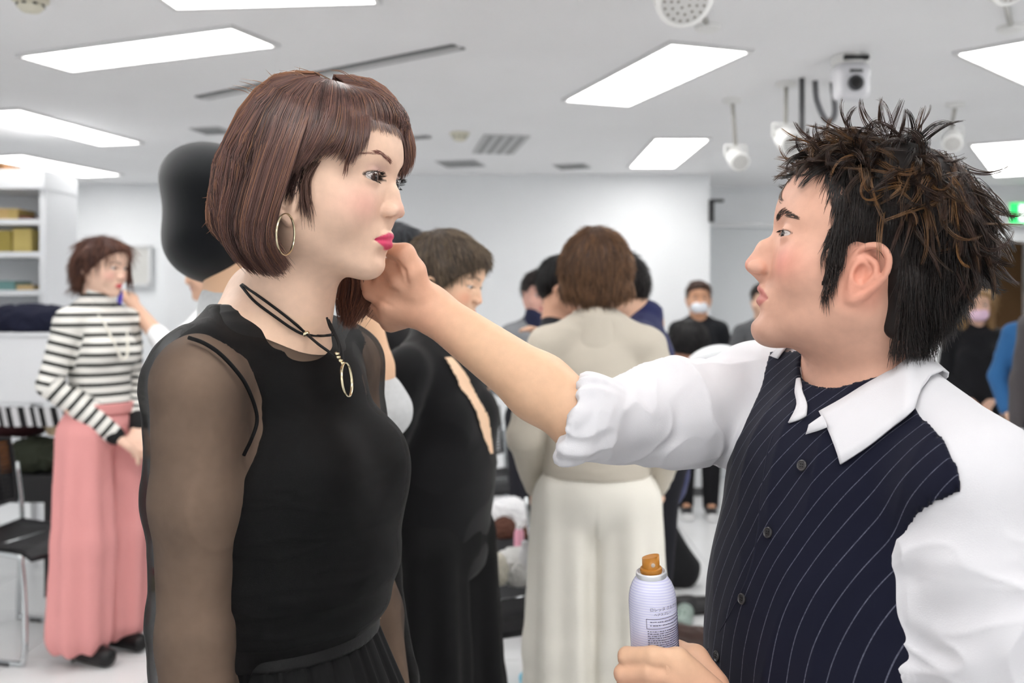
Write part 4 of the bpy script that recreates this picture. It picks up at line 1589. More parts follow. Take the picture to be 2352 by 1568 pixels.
# ------------------------------------------------------------------ the hairdresser in the pinstripe shirt
def build_man():
    rg = np.random.default_rng(23)
    TC = np.array([0.390, 1.090, 0.0])
    root = thing('person', 'hairdresser with messy brown hair in a white shirt with navy pinstripe front, arm outstretched', 'person', TC)
    q = MAN
    HR = head_frame(math.radians(168), math.radians(12))
    eye_l = np.array(q['eye']) + np.array([0.0125, 0, 0])
    HT = at(1793, 536, 1.040) - HR @ eye_l
    TR = rotz(math.radians(203.6))
    TT = TC
    S = Solid(HR, HT)
    head_ops(S, q)
    S.ell((0.010, 0, -0.085), (0.050, 0.045, 0.030), 0.03)
    S.frame()
    nb = np.array([0.400, 1.090, 1.285])
    S.cone(HR @ np.array([-0.030, 0, -0.055]) + HT, nb, 0.060, 0.062, 0.035)
    sh_r = np.array([0.318, 1.245, 1.272])
    el_r = at(1352, 972, 1.110)
    wr_r = at(985, 708, 1.165)
    sh_l = np.array([0.456, 0.936, 1.212])
    el_l = np.array([0.474, 0.905, 0.945])
    wr_l = np.array([0.243, 0.985, 0.945])

    def torso(X):
        X.frame(TR, TT)
        X.ell((0.000, 0, 1.115), (0.108, 0.155, 0.190))
        X.ell((0.010, 0, 1.200), (0.095, 0.150, 0.095), 0.03)
        X.ell((0.030, 0, 0.960), (0.108, 0.145, 0.190), 0.05)
        X.ell((0.015, 0, 0.86), (0.115, 0.165, 0.16), 0.05)
        X.frame()
        for sh in (sh_r, sh_l):
            X.cone(nb + np.array([0, 0, -0.010]), sh, 0.050, 0.052, 0.04)
            X.cone(nb + np.array([0, 0, 0.020]), sh + np.array([0, 0, 0.015]), 0.040, 0.036, 0.03)
    torso(S)
    S.frame(TR, TT)
    S.cone((0.01, 0.09, 0.84), (0.02, 0.09, 0.46), 0.088, 0.058, 0.03, sym=True)
    S.cone((0.02, 0.09, 0.46), (0.00, 0.09, 0.09), 0.058, 0.040, 0.02, sym=True)
    S.cone((0.00, 0.09, 0.06), (0.13, 0.10, 0.04), 0.040, 0.032, 0.02, sym=True)
    S.frame()
    for sh, el, wr in ((sh_r, el_r, wr_r), (sh_l, el_l, wr_l)):
        S.cone(sh, el, 0.048, 0.040, 0.02)
        m = el + (wr - el) * 0.30
        S.cone(el, m, 0.0375, 0.0385, 0.015)
        S.cone(m, wr, 0.0385, 0.0255, 0.015)
    # right hand: at the hair below her chin, thumb on top
    K = lambda x, y, Y: at(x, y, Y)
    kn = [K(922, 648, 1.150), K(894, 700, 1.165), K(892, 722, 1.182), K(898, 738, 1.200)]
    fi = [[K(896, 612, 1.158), K(880, 600, 1.172), K(868, 618, 1.182)],
          [K(852, 672, 1.180), K(838, 640, 1.188), K(850, 615, 1.190)],
          [K(848, 696, 1.200), K(826, 668, 1.205), K(832, 645, 1.205)],
          [K(856, 712, 1.215), K(834, 692, 1.218), K(838, 672, 1.218)]]
    hand_ops(S, K(968, 700, 1.165), kn, fi, [K(962, 668, 1.150), K(950, 622, 1.138), K(930, 582, 1.132), K(896, 574, 1.140)], fr=0.0095, pr=0.014)
    S.cone(K(930, 640, 1.152), K(908, 606, 1.154), 0.0140, 0.0105, 0.010)
    S.cone(K(945, 665, 1.160), K(885, 650, 1.175), 0.016, 0.013, 0.012)
    for gv in ([(893, 590), (912, 600), (928, 622), (936, 648)], [(872, 640), (890, 652), (908, 668)], [(862, 682), (880, 692), (902, 704)]):
        S.chain([ray_hit(S, a_, b_, 1.0, 1.3) for a_, b_ in gv], [0.0010, 0.0020, 0.0020, 0.0008][:len(gv)], 0.004, 's')
    S.cone(wr_r, K(925, 690, 1.17), 0.026, 0.022, 0.015, flat=((0.2, 1, 0), 0.75))
    # left hand round the can, can axis at (1503, *)
    kn = [K(1556, 1516, 0.972), K(1550, 1552, 0.972), K(1553, 1588, 0.974), K(1562, 1618, 0.978)]
    fi = [[K(1500, 1506, 0.972), K(1440, 1506, 0.990), K(1438, 1512, 1.030), K(1470, 1516, 1.047)],
          [K(1492, 1544, 0.972), K(1431, 1546, 0.990), K(1430, 1550, 1.030), K(1468, 1554, 1.047)],
          [K(1494, 1582, 0.973), K(1434, 1584, 0.992), K(1434, 1588, 1.030), K(1470, 1592, 1.047)],
          [K(1504, 1614, 0.976), K(1448, 1616, 0.994), K(1444, 1620, 1.026), K(1470, 1624, 1.044)]]
    hand_ops(S, wr_l, kn, fi, [K(1640, 1575, 1.010), K(1596, 1512, 1.030), K(1556, 1496, 1.048), K(1520, 1486, 1.052)], fr=0.0094, pr=0.0135, wr=0.026)

    def colour(V):
        L = (V - HT) @ HR
        c = head_colour(L, q, (216, 168, 146), (180, 98, 98), blush=((212, 112, 104), 0.55), beard=((128, 104, 94), 0.40), liner=((56, 36, 32), 0.8), lipa=0.75)
        ea = np.exp(-(((L[:, 0] + 0.004) / 0.024) ** 4 + ((L[:, 2] + 0.030) / 0.036) ** 4)) * np.clip((np.abs(L[:, 1]) - 0.060) / 0.012, 0, 1)
        c = c * (1 - 0.45 * ea[:, None]) + lin((222, 130, 108)) * 0.45 * ea[:, None]
        far = L[:, 2] < -0.19
        arm = V[:, 0] < 0.27
        c[far | (arm & (L[:, 0] > 0.14))] = lin((222, 180, 148))
        hd = np.clip((-0.045 - V[:, 0]) / 0.06, 0, 1) + np.clip((1.04 - V[:, 2]) / 0.05, 0, 1) * (V[:, 0] < 0.24)
        hd = 0.32 * np.clip(hd, 0, 1)[:, None]
        c = c * (1 - hd) + lin((216, 142, 128)) * hd
        return c
    body = multi_mesh('body', [(S, 0.0016, (0.22, 0.90, 1.262), (0.62, 1.24, 1.70)),
                               (S, 0.0020, (-0.24, 1.00, 1.20), (0.16, 1.32, 1.48)),
                               (S, 0.0020, (0.08, 0.88, 0.88), (0.24, 1.10, 1.05)),
                               (S, 0.007, (0.15, 0.80, 0.0), (0.62, 1.42, 1.275))], SKIN(), root, colour)
    body['label'] = 'skin of the head, neck, forearms and hands'
    for sg in (1, -1):
        eyeball('eye', HR @ (np.array(q['eye']) * [1, sg, 1]) + HT, HR, (1, 0.22, -0.12), body, iris=(44, 32, 30))
    HS = Solid(HR, HT)
    head_ops(HS, q)
    # brows
    BP = []
    for sg in (1, -1):
        n = 190
        t = rg.random(n)
        cx = np.interp(t, [0, 0.5, 1], [0.0880, 0.0850, 0.070])
        cy = np.interp(t, [0, 0.5, 1], [0.012, 0.028, 0.048])
        cz = np.interp(t, [0, 0.5, 1], [0.0165, 0.0235, 0.0185]) + rg.uniform(-1, 1, n) * np.interp(t, [0, 0.5, 1], [0.0030, 0.0034, 0.0012])
        p0 = np.stack([cx, sg * cy, cz], 1)
        d = np.stack([-0.25 - 0.5 * t, sg * (0.6 + 0 * t), 0.75 - 0.9 * t], 1)
        d /= np.linalg.norm(d, axis=1)[:, None]
        BP.append(p0[:, None] + d[:, None] * np.linspace(0, 0.0065, 4)[None, :, None])
    for G in BP:
        G = snap(HS, G @ HR.T + HT, 0.0004)
        strands('eyebrow', G, 0.00017, hair_mat('brow_hair'), body, np.tile(lin((66, 56, 52)), (len(G), 1)), taper=0.4)
    LP = []
    ex, ey, ez = q['eye']
    for sg in (1, -1):
        ts = np.linspace(-0.9, 1.0, 9)
        rc = [(ex + 0.985 * math.sqrt(max(0.0136 ** 2 - (t * q['eye_w'] * 0.8) ** 2, 3e-5)), sg * (ey + t * q['eye_w']), ez + q['up'] * max(0, 1 - t * t) ** 0.62 + 0.06 * t * q['eye_w']) for t in ts]
        LP.append(lash(rc, None, 34, 0.0045, (0.80, 0, -0.60), (0, 0, 0.3), rg, curl=0.5))
    for G in LP:
        G = G @ HR.T + HT
        strands('eyelash', G, 0.0002, mat('lash', (16, 12, 14), 0.6, 0.2), body, np.tile(lin((16, 12, 14)), (len(G), 1)), taper=0.2)

    # ---- hair
    B = Solid(HR, HT)
    B.ell((-0.012, 0, 0.042), (0.092, 0.0790, 0.0850))
    B.ell((-0.066, 0, 0.030), (0.054, 0.073, 0.076), 0.03)
    B.ell((-0.074, 0, -0.026), (0.036, 0.062, 0.050), 0.03)
    B.ell((-0.062, 0, -0.072), (0.028, 0.050, 0.036), 0.02)
    # face side of the hairline
    B.plane((0.050, 0, 0.060), (1.0, 0, -0.45), 0.006)
    B.plane((0.022, 0, -0.006), (0.72, 0, -0.75), 0.006)
    side = Solid(HR, HT)
    side.chain([(0.027, 0.068, 0.035), (0.027, 0.070, 0.005), (0.026, 0.0705, -0.022), (0.032, 0.0675, -0.046)], [0.0110, 0.0095, 0.0080, 0.0035], 0.006, sym=True, flat=((0, 1, 0), 0.7))
    side.ell((-0.006, 0.066, 0.018), (0.036, 0.0125, 0.020), 0.01, sym=True)
    side.chain([(-0.030, 0.062, 0.00), (-0.045, 0.062, -0.03), (-0.050, 0.056, -0.072)], [0.016, 0.016, 0.016], 0.015, sym=True)
    B.ops += side.ops
    darkm = mat('man_hair_mass', (30, 25, 24), 0.6, 0.2, var=0.3, vscale=70, bump=0.4, bscale=120, stretch=(1, 1, 0.35))
    V, Fq = nets(B, 0.003)
    N = normals(V, Fq)
    L = (V - HT) @ HR
    # strands walk over the mass
    def walk(idx, k, step, lift, flow, curl, curlf, cols, rad, name, parent, taper=0.2, gravity=0.0):
        n = len(idx)
        p = V[idx].copy()
        nrm = N[idx]
        d = lift[:, None] * nrm + flow @ HR.T
        d /= np.linalg.norm(d, axis=1)[:, None]
        ax = np.cross(nrm, d) * -1.0 + rg.normal(0, 0.35, (n, 3))
        ax /= np.linalg.norm(ax, axis=1)[:, None]
        P = [p - nrm * 0.004]
        for i in range(k - 1):
            p = p + d * step[:, None]
            P.append(p)
            w = curl * (0.4 + 0.6 * np.sin(curlf * i + 1.0))
            d = d + np.cross(ax, d) * w[:, None]
            d = d + np.array([0, 0, -1.0]) * gravity
            d /= np.linalg.norm(d, axis=1)[:, None]
        P = np.stack(P, 1)
        P[:, 1:] = push_out(BB, P[:, 1:], 0.0008)
        Q = (P - HT) @ HR
        bad = ((np.abs(Q[..., 1]) > 0.055) & (Q[..., 0] > -0.030) & (Q[..., 0] < 0.016) & (Q[..., 2] < -0.006) & (Q[..., 2] > -0.066)).any(1)
        P, cols = P[~bad], cols[~bad]
        return strands(name, P, rad, hair_mat('man_hair', 0.38, 0.4), parent, cols, taper=taper)
    BB = B.copy()
    BB.ops += HS.ops
    top = np.flatnonzero((L[:, 2] > 0.060) | ((L[:, 0] < -0.07) & (L[:, 2] > 0.01)))
    earz = (np.abs(L[:, 1]) > 0.05) & (L[:, 0] > -0.034) & (L[:, 0] < 0.010) & (L[:, 2] < 0.024)
    low = np.flatnonzero((L[:, 2] < 0.085) & (L[:, 2] > -0.115) & (np.abs(L[:, 1]) > 0.010) & ~earz & (N @ HR[:, 0] < np.where(L[:, 2] > -0.012, 0.8, 0.3)))
    c_dark, c_mid, c_lite = lin((22, 19, 19)), lin((72, 52, 44)), lin((150, 108, 66))
    # short dark sides and back, combed down
    n = 9500
    i = rg.choice(low, n)
    fl = np.stack([-0.12 + rg.normal(0, 0.07, n), np.zeros(n), -1.0 + rg.normal(0, 0.06, n)], 1)
    cm = np.clip(rg.normal(0.10, 0.14, n), 0, 0.6)[:, None]
    hair = walk(i, 9, rg.uniform(0.0022, 0.0042, n), rg.uniform(0.03, 0.22, n), fl, rg.normal(0, 0.06, n), 0.6, c_dark * (1 - cm) + c_mid * cm, 0.00031, 'hair', root)
    hair['label'] = 'tousled dark hair with brown tips'

    def locks(ids, ng, nc, k, step, lift, fl, curl, cm, cl, rad, name, spread=0.0028, gravity=0.0):
        """wavy locks: guides that curl, each with strands that gather at the tip"""
        g = rg.choice(ids, ng)
        p, nrm = V[g].copy(), N[g]
        back = L[g, 0] < -0.045
        lift = lift * np.where(back, 0.30, 0.8)
        curl = curl * np.where(back, 0.5, 1.0)
        d = lift[:, None] * nrm + fl(g) @ HR.T
        d /= np.linalg.norm(d, axis=1)[:, None]
        ax = np.cross(d, nrm)
        ax = ax / (np.linalg.norm(ax, axis=1)[:, None] + 1e-6) * rg.choice([-1.0, -1.0, -1.0, 1.0], ng)[:, None] + rg.normal(0, 0.45, (ng, 3))
        ax /= np.linalg.norm(ax, axis=1)[:, None]
        G = [p - nrm * 0.004]
        for j in range(k - 1):
            p = p + d * step[:, None]
            G.append(p)
            w = curl * (0.35 + 0.9 * j / k)
            d = d + np.cross(ax, d) * w[:, None] + np.array([0, 0, -gravity])
            d /= np.linalg.norm(d, axis=1)[:, None]
        G = np.stack(G, 1)
        t = np.linspace(0, 1, k)
        o = rg.normal(0, 1, (ng, nc, 1, 3)) * spread * (1.0 - 0.75 * t)[None, None, :, None]
        o = o + rg.normal(0, 1, (ng, nc, 1, 3)) * 0.0010 * t[None, None, :, None]
        P = (G[:, None] + o).reshape(ng * nc, k, 3)
        P[:, 1:] = push_out(BB, P[:, 1:], 0.0010)
        m1 = np.clip(np.repeat(rg.normal(*cm, ng), nc) + rg.normal(0, 0.1, ng * nc), 0, 1)[:, None]
        m2 = np.clip(np.repeat(rg.normal(*cl, ng), nc) + rg.normal(0, 0.05, ng * nc), 0, 1)[:, None]
        cc = (c_dark * (1 - m1) + c_mid * m1) * (1 - m2) + c_lite * m2
        return strands(name, P, rad, hair_mat('man_hair', 0.38, 0.4), hair, cc, taper=0.25)

    def flow_top(g):
        fwd = np.clip((L[g, 0] + 0.03) / 0.07, -1, 1)
        return np.stack([fwd * 0.8 + rg.normal(0, 0.45, len(g)), np.sign(L[g, 1]) * 0.55 + rg.normal(0, 0.4, len(g)), -0.15 - 1.1 * (L[g, 0] < -0.045) + rg.normal(0, 0.30, len(g))], 1)
    u = rg.uniform
    locks(top, 330, 13, 16, u(0.0024, 0.0040, 330), u(0.15, 0.8, 330), flow_top, u(0.05, 0.30, 330), (0.40, 0.28), (-0.05, 0.16), 0.00036, 'top_hair')
    locks(top, 46, 5, 20, u(0.0024, 0.0038, 46), u(0.3, 0.75, 46), flow_top, u(0.16, 0.34, 46), (0.5, 0.3), (0.0, 0.1), 0.00030, 'loose_hair', 0.0016)['kind'] = 'stuff'
    fr = np.flatnonzero((L[:, 0] > 0.015) & (L[:, 2] > 0.080))
    flow_fr = lambda g: np.stack([1.0 + rg.normal(0, 0.2, len(g)), np.sign(L[g, 1]) * 0.3 + rg.normal(0, 0.35, len(g)), 0.05 + rg.normal(0, 0.3, len(g))], 1)
    locks(fr, 46, 9, 16, u(0.0024, 0.0040, 46), u(0.3, 0.8, 46), flow_fr, u(0.05, 0.20, 46), (0.7, 0.25), (0.30, 0.25), 0.00034, 'forelock', 0.0022, 0.05)
    sd = np.flatnonzero((L[:, 1] > 0.055) & (L[:, 2] > 0.030) & (L[:, 2] < 0.11) & (L[:, 0] < 0.02))
    flow_sd = lambda g: np.stack([rg.normal(-0.1, 0.6, len(g)), np.full(len(g), 0.35), -0.8 + rg.normal(0, 0.35, len(g))], 1)
    locks(sd, 60, 6, 18, u(0.0026, 0.0042, 60), u(0.15, 0.5, 60), flow_sd, rg.normal(0.0, 0.17, 60), (0.6, 0.3), (0.25, 0.3), 0.00034, 'stray_hair', 0.0018)
    bk = np.flatnonzero((L[:, 0] < -0.085) & (L[:, 2] > -0.015) & (L[:, 2] < 0.06))
    flow_bk = lambda g: np.stack([-0.4 + rg.normal(0, 0.2, len(g)), rg.normal(0, 0.4, len(g)), -1 + rg.normal(0, 0.3, len(g))], 1)
    locks(bk, 70, 9, 14, u(0.0020, 0.0032, 70), u(0.10, 0.4, 70), flow_bk, rg.normal(0.0, 0.12, 70), (0.35, 0.3), (0.05, 0.15), 0.00036, 'back_hair', 0.0022)
    link('hair_mass', np_mesh('hair_mass', V, Fq, True), darkm, hair)

    # ---- shirt
    white = mat('shirt_white', (214, 213, 217), 0.75, 0.2, bump=0.12, bscale=900, sss=0.0)
    sh = Solid()
    torso(sh)
    sh.frame(TR, TT)
    sh.ell((0.015, 0, 1.02), (0.118, 0.158, 0.20), 0.05)
    sh.frame()
    sh.offset(0.006)
    mid_r = sh_r + (el_r - sh_r) * 0.5
    sh.cone(sh_r + np.array([0.01, -0.005, -0.008]), mid_r + np.array([0, 0, -0.008]), 0.066, 0.060, 0.03)
    sh.cone(mid_r + np.array([0, 0, -0.008]), el_r + (el_r - sh_r) * 0.10 + np.array([0, 0, 0.006]), 0.058, 0.046, 0.02)
    mid_l = sh_l + (el_l - sh_l) * 0.5
    sh.cone(sh_l + np.array([-0.006, 0.0, -0.010]), mid_l, 0.064, 0.068, 0.03)
    sh.cone(mid_l, el_l + np.array([-0.01, 0, 0.0]), 0.068, 0.060, 0.02)
    sh.cone(el_l + np.array([-0.01, 0, 0.0]), el_l + (wr_l - el_l) * 0.42, 0.060, 0.050, 0.02)
    # openings
    dr = (wr_r - el_r) / np.linalg.norm(wr_r - el_r)
    da = (el_r - sh_r) / np.linalg.norm(el_r - sh_r)
    cuff = at(1316, 962, 1.110)
    cn = at(1236, 936, 1.115) - cuff
    sh.fn(lambda p: np.maximum(-((p - cuff) @ (cn / np.linalg.norm(cn))), np.linalg.norm(p - cuff, axis=1) - 0.11), cuff, 0.12, 0.002, 's')
    sh.cone(cuff - cn * 0.2, wr_r, 0.0425, 0.042, 0.002, 's')
    cf = el_l + (wr_l - el_l) * 0.40
    dl = (wr_l - el_l) / np.linalg.norm(wr_l - el_l)
    sh.fn(lambda p: np.maximum(-((p - cf) @ dl), np.linalg.norm(p - cf, axis=1) - 0.09), cf, 0.10, 0.002, 's')
    # neck opening
    sh.cone(nb + np.array([-0.01, -0.004, -0.005]), HR @ np.array([-0.030, 0, -0.055]) + HT, 0.061, 0.066, 0.004, 's')

    def sleeve_folds(V):
        a = sh_r
        t = ((V - a) @ da) / np.linalg.norm(el_r - sh_r)
        rr = np.linalg.norm(V - a - np.outer((V - a) @ da, da), axis=1)
        wr_ = np.clip((0.10 - rr) / 0.02, 0, 1) * np.clip((t - 0.05) / 0.2, 0, 1) * (t < 1.5)
        q1 = V @ np.stack([da, [0, 0, 1.0], np.cross(da, [0, 0, 1.0])], 1)
        q1 = q1 + 0.03 * np.stack([waves(V, 81, 5, 2), waves(V, 82, 5, 2), waves(V, 83, 5, 2)], 1)
        d = wr_ * (0.0060 * folds(q1, 33, 4.2, (1.2, 1.1, 1.1)) + 0.0036 * folds(q1, 37, 9, (1.0, 0.7, 0.7)))
        # gathers at the cuff
        s = np.exp(-((V - cuff) @ (cn / np.linalg.norm(cn)) / 0.03) ** 2) * np.clip((0.09 - np.linalg.norm(V - cuff, axis=1)) / 0.02, 0, 1)
        an = np.arctan2((V - cuff)[:, 2], (V - cuff)[:, 1])
        d += s * 0.0022 * np.sin(an * 13 + 2 * np.sin(an * 3))
        b_ = sh_l
        t = (b_[2] - V[:, 2]) / 0.27
        near = np.clip((0.098 - np.hypot(V[:, 0] - 0.462, V[:, 1] - 0.925)) / 0.02, 0, 1) * np.clip((t - 0.05) / 0.25, 0, 1)
        q2 = V + 0.02 * np.stack([waves(V, 91, 4, 1), waves(V, 92, 4, 1), waves(V, 93, 4, 1)], 1)
        d += near * (0.0125 * folds(q2, 45, 3.4, (0.9, 0.9, 1.6)) + 0.0055 * folds(q2, 47, 8, (0.7, 0.7, 1.4)))
        return d + 0.0006 * waves(V, 51, 9, 2)
    shirt = solid_mesh('shirt', sh, 0.0026, white, root, disp=sleeve_folds)
    shirt['label'] = 'white cotton shirt with rolled sleeves'
    # navy pinstripe front
    ve = Solid()
    torso(ve)
    ve.frame(TR, TT)
    ve.ell((0.015, 0, 1.02), (0.118, 0.158, 0.20), 0.05)
    ve.offset(0.0095)
    ve.frame()
    ve.cone(sh_l + np.array([-0.006, 0, -0.010]), sh_l + (el_l - sh_l) * 0.14, 0.0680, 0.0680, 0.03)
    for s_, e_ in ((sh_r, el_r), (sh_l, el_l)):
        d_ = (e_ - s_) / np.linalg.norm(e_ - s_)
        if s_ is sh_l:
            ve.cone(s_ + np.array([0.006, 0, -0.022]), s_ + d_ * 0.20, 0.0790, 0.082, 0.006, 's')
        else:
            ve.cone(s_ + np.array([0.012, 0, 0.02]), s_ + d_ * 0.16, 0.074, 0.080, 0.004, 's')
    ve.frame(TR, TT)
    ve.plane((0.034, 0, 1.28), (-1.0, 0, 0.05), 0.002)
    ve.plane((0.042, 0.127, 1.28), (-1.0, 0.30, 0.0), 0.002)
    ve.frame()
    ve.cone(nb + np.array([-0.01, -0.004, -0.008]), HR @ np.array([-0.030, 0, -0.055]) + HT, 0.064, 0.070, 0.004, 's')
    navy = bpy.data.materials.new('navy_pinstripe')
    navy.use_nodes = True
    nt = navy.node_tree
    b = nt.nodes['Principled BSDF']
    b.inputs['Roughness'].default_value = 0.85
    b.inputs['Specular IOR Level'].default_value = 0.15
    b.inputs['Sheen Weight'].default_value = 0.08
    at_ = nt.nodes.new('ShaderNodeAttribute')
    at_.attribute_name = 'Col'
    sep = nt.nodes.new('ShaderNodeSeparateColor')
    nt.links.new(at_.outputs['Color'], sep.inputs[0])
    mo = nt.nodes.new('ShaderNodeMath')
    mo.operation = 'PINGPONG'
    mo.inputs[1].default_value = 0.0105
    nt.links.new(sep.outputs[0], mo.inputs[0])
    lt = nt.nodes.new('ShaderNodeMapRange')
    lt.inputs['From Min'].default_value = 0.0007
    lt.inputs['From Max'].default_value = 0.0003
    nt.links.new(mo.outputs[0], lt.inputs['Value'])
    tc = nt.nodes.new('ShaderNodeTexCoord')
    nz = nt.nodes.new('ShaderNodeTexNoise')
    nz.inputs['Scale'].default_value = 420
    nt.links.new(tc.outputs['Object'], nz.inputs['Vector'])
    m2 = nt.nodes.new('ShaderNodeMath')
    m2.operation = 'MULTIPLY'
    nt.links.new(lt.outputs[0], m2.inputs[0])
    nt.links.new(nz.outputs[0], m2.inputs[1])
    mc = nt.nodes.new('ShaderNodeMix')
    mc.data_type = 'RGBA'
    mc.inputs[6].default_value = rgba((17, 19, 36))
    mc.inputs[7].default_value = rgba((112, 114, 130))
    nt.links.new(m2.outputs[0], mc.inputs[0])
    nt.links.new(mc.outputs[2], b.inputs['Base Color'])
    V, Fq = nets(ve, 0.003)
    Nn = normals(V, Fq)
    Lv = (V - TT) @ TR
    V = V + Nn * (0.0028 * folds(Lv, 61, 3.0, (0.8, 1.6, 0.8)) + 0.0012 * waves(Lv, 63, 9, 2))[:, None]
    cu = np.zeros((len(V), 3))
    cu[:, 0] = 5.0 + Lv[:, 1] * 1.05 - 1.35 * np.clip(Lv[:, 2] - 0.95, 0, 1) ** 2 + 0.004 * waves(Lv, 67, 4, 2)
    vest = link('shirt_front', np_mesh('shirt_front', V, Fq, True, cu), navy, root)
    vest['label'] = 'navy pinstripe front of the shirt'
    # placket edge and buttons
    blackb = mat('dark_button', (52, 50, 52), 0.3, 0.6)
    for px, py in ((1843, 1069), (1765, 1223), (1705, 1375), (1647, 1506)):
        p = ray_hit(ve, px, py, 0.8, 1.4, 0.003)
        e = 0.002
        g = np.array([ve((p + np.eye(3)[i] * e)[None])[0] - ve((p - np.eye(3)[i] * e)[None])[0] for i in range(3)])
        g /= np.linalg.norm(g)
        u, w = frame_of(g)
        M = np.stack([u, w, g], 1)
        bt = lathe('button', [(0.0005, 0.0), (0.0055, 0.0), (0.0060, 0.0008), (0.0058, 0.0020), (0.0050, 0.0024), (0.0044, 0.0016), (0.0005, 0.0014)], blackb, vest, 20, (M, p))
        for a, c in ((1, 1), (-1, 1), (1, -1), (-1, -1)):
            lathe('button_hole', [(0.0002, 0.0014), (0.0007, 0.0014), (0.0007, 0.0019), (0.0002, 0.0019)], mat('hole', (12, 12, 13), 0.8), bt, 8, (M, p + (u * a + w * c) * 0.0013))
    pl = [ray_hit(ve, a, c, 0.8, 1.4, 0.0015) for a, c in ((1776, 1000), (1762, 1050), (1748, 1150), (1740, 1230), (1716, 1330), (1660, 1440), (1600, 1530))]
    tube('placket_edge', spline(pl, 40), 0.0013, mat('navy_edge', (20, 22, 40), 0.9), vest, seg=5)
    # collar leaves, laid on neck and shirt
    NS = S.copy()
    TS = Solid()
    torso(TS)
    TS.frame(TR, TT)
    TS.ell((0.015, 0, 1.02), (0.118, 0.158, 0.20), 0.05)
    TS.offset(0.010)

    def edge(l, X, off, n=28):
        return spline([at(a_, c_, y) if y else ray_hit(X, a_, c_, 0.8, 1.4, off) for a_, c_, y in l], n)

    def leaf(inner, outer, name, bulge, k_=7, keep_off=0.003):
        rows = np.array([inner * (1 - t) + outer * t + np.array([0.1, -0.9, 0.4]) * bulge * 4 * t * (1 - t) for t in np.linspace(0, 1, k_)])
        rows = push_out(TS, rows, keep_off)
        n_ = rows.shape[1]
        Ff = [(a_ * n_ + b2, a_ * n_ + b2 + 1, (a_ + 1) * n_ + b2 + 1, (a_ + 1) * n_ + b2) for a_ in range(k_ - 1) for b2 in range(n_ - 1)]
        o = link(name, faces_mesh(name, rows.reshape(-1, 3), Ff), white, shirt)
        md = o.modifiers.new('thick', 'SOLIDIFY')
        md.thickness = 0.0022
        md.offset = 0
        return o
    back = HR @ np.array([-0.095, 0, -0.085]) + HT
    inner = edge([(2126, 800, 1.10), (2110, 806, 1.060), (2085, 822, None), (2033, 863, None), (1981, 899, None), (1930, 933, None), (1890, 955, None)], NS, 0.005)
    outer = edge([(2150, 880, 1.10), (2136, 896, 1.02), (2100, 939, None), (2050, 980, None), (2000, 1020, None), (1962, 1046, None), (1930, 1066, None)], TS, 0.004)
    leaf(inner, outer, 'collar', 0.004)
    inner = edge([(1838, 872, None), (1850, 900, None), (1862, 935, None), (1860, 962, None)], NS, 0.006, 12)
    outer = edge([(1830, 870, None), (1826, 900, None), (1830, 932, None), (1811, 971, None)], TS, 0.004, 12)
    leaf(inner, outer, 'collar', 0.004, 5)
    inner = edge([(1890, 953, None), (1874, 964, None), (1858, 975, None)], TS, 0.010, 8)
    outer = edge([(1900, 981, None), (1876, 990, None), (1851, 997, None)], TS, 0.006, 8)
    leaf(inner, outer, 'collar_stand', 0.001, 4)
    # the collar goes on round the back of the neck
    inner = spline([at(2126, 800, 1.10), nb + np.array([0.040, 0.055, 0.062]), nb + np.array([0.000, 0.075, 0.050]), at(1842, 868, 1.15)], 24)
    outer = spline([at(2150, 880, 1.10), nb + np.array([0.075, 0.075, 0.005]), nb + np.array([0.000, 0.110, 0.010]), at(1832, 872, 1.17)], 24)
    leaf(inner, outer, 'collar', 0.0)
    # trousers + shoes
    TRS = Solid(TR, TT)
    TRS.ell((0.015, 0, 0.84), (0.125, 0.172, 0.12))
    TRS.cone((0.01, 0.09, 0.82), (0.02, 0.09, 0.46), 0.100, 0.080, 0.03, sym=True)
    TRS.cone((0.02, 0.09, 0.46), (0.00, 0.09, 0.06), 0.080, 0.066, 0.02, sym=True)
    solid_mesh('trousers', TRS, 0.008, mat('dark_trousers', (34, 34, 40), 0.85, 0.2), root)
    for sg in (1, -1):
        Fs = Solid(TR, TT)
        Fs.cone((-0.02, sg * 0.09, 0.045), (0.16, sg * 0.11, 0.035), 0.048, 0.040, 0.02)
        Fs.plane((0, 0, 0.001), (0, 0, -1), 0.004)
        solid_mesh('shoe', Fs, 0.006, mat('black_leather', (18, 17, 18), 0.35, 0.5), root)


if want('man'):
    build_man()

# ------------------------------------------------------------------ the people behind them
def hair_over(V, Fq, n, length, rad, cols, name, parent, m, k=7, lift=0.15, flow=(0, 0, -1.0), seed=1, jitter=0.15, keep=None):
    """short strands lying on a hair mass"""
    r = np.random.default_rng(seed)
    N = normals(V, Fq)
    ids = np.arange(len(V)) if keep is None else np.flatnonzero(keep(V))
    i = r.choice(ids, n)
    p, nr = V[i].copy(), N[i]
    P = [p]
    d0 = np.asarray(flow, float)[None] + r.normal(0, jitter, (n, 3))
    L = length * r.uniform(0.6, 1.2, n)[:, None] / (k - 1)
    for j in range(k - 1):
        d = d0 - nr * np.einsum('ij,ij->i', d0, nr)[:, None] * 0.95 + nr * lift * r.uniform(0.2, 1.4, n)[:, None]
        d /= np.linalg.norm(d, axis=1)[:, None]
        p = p + d * L
        P.append(p)
        d0 = d * 0.6 + np.asarray(flow, float)[None] * 0.4
    c = np.asarray([lin(x) for x in cols])
    w = r.random(n)[:, None]
    cc = c[0] * (1 - w) + c[1] * w
    return strands(name, np.stack(P, 1), rad, m, parent, cc, taper=0.3)


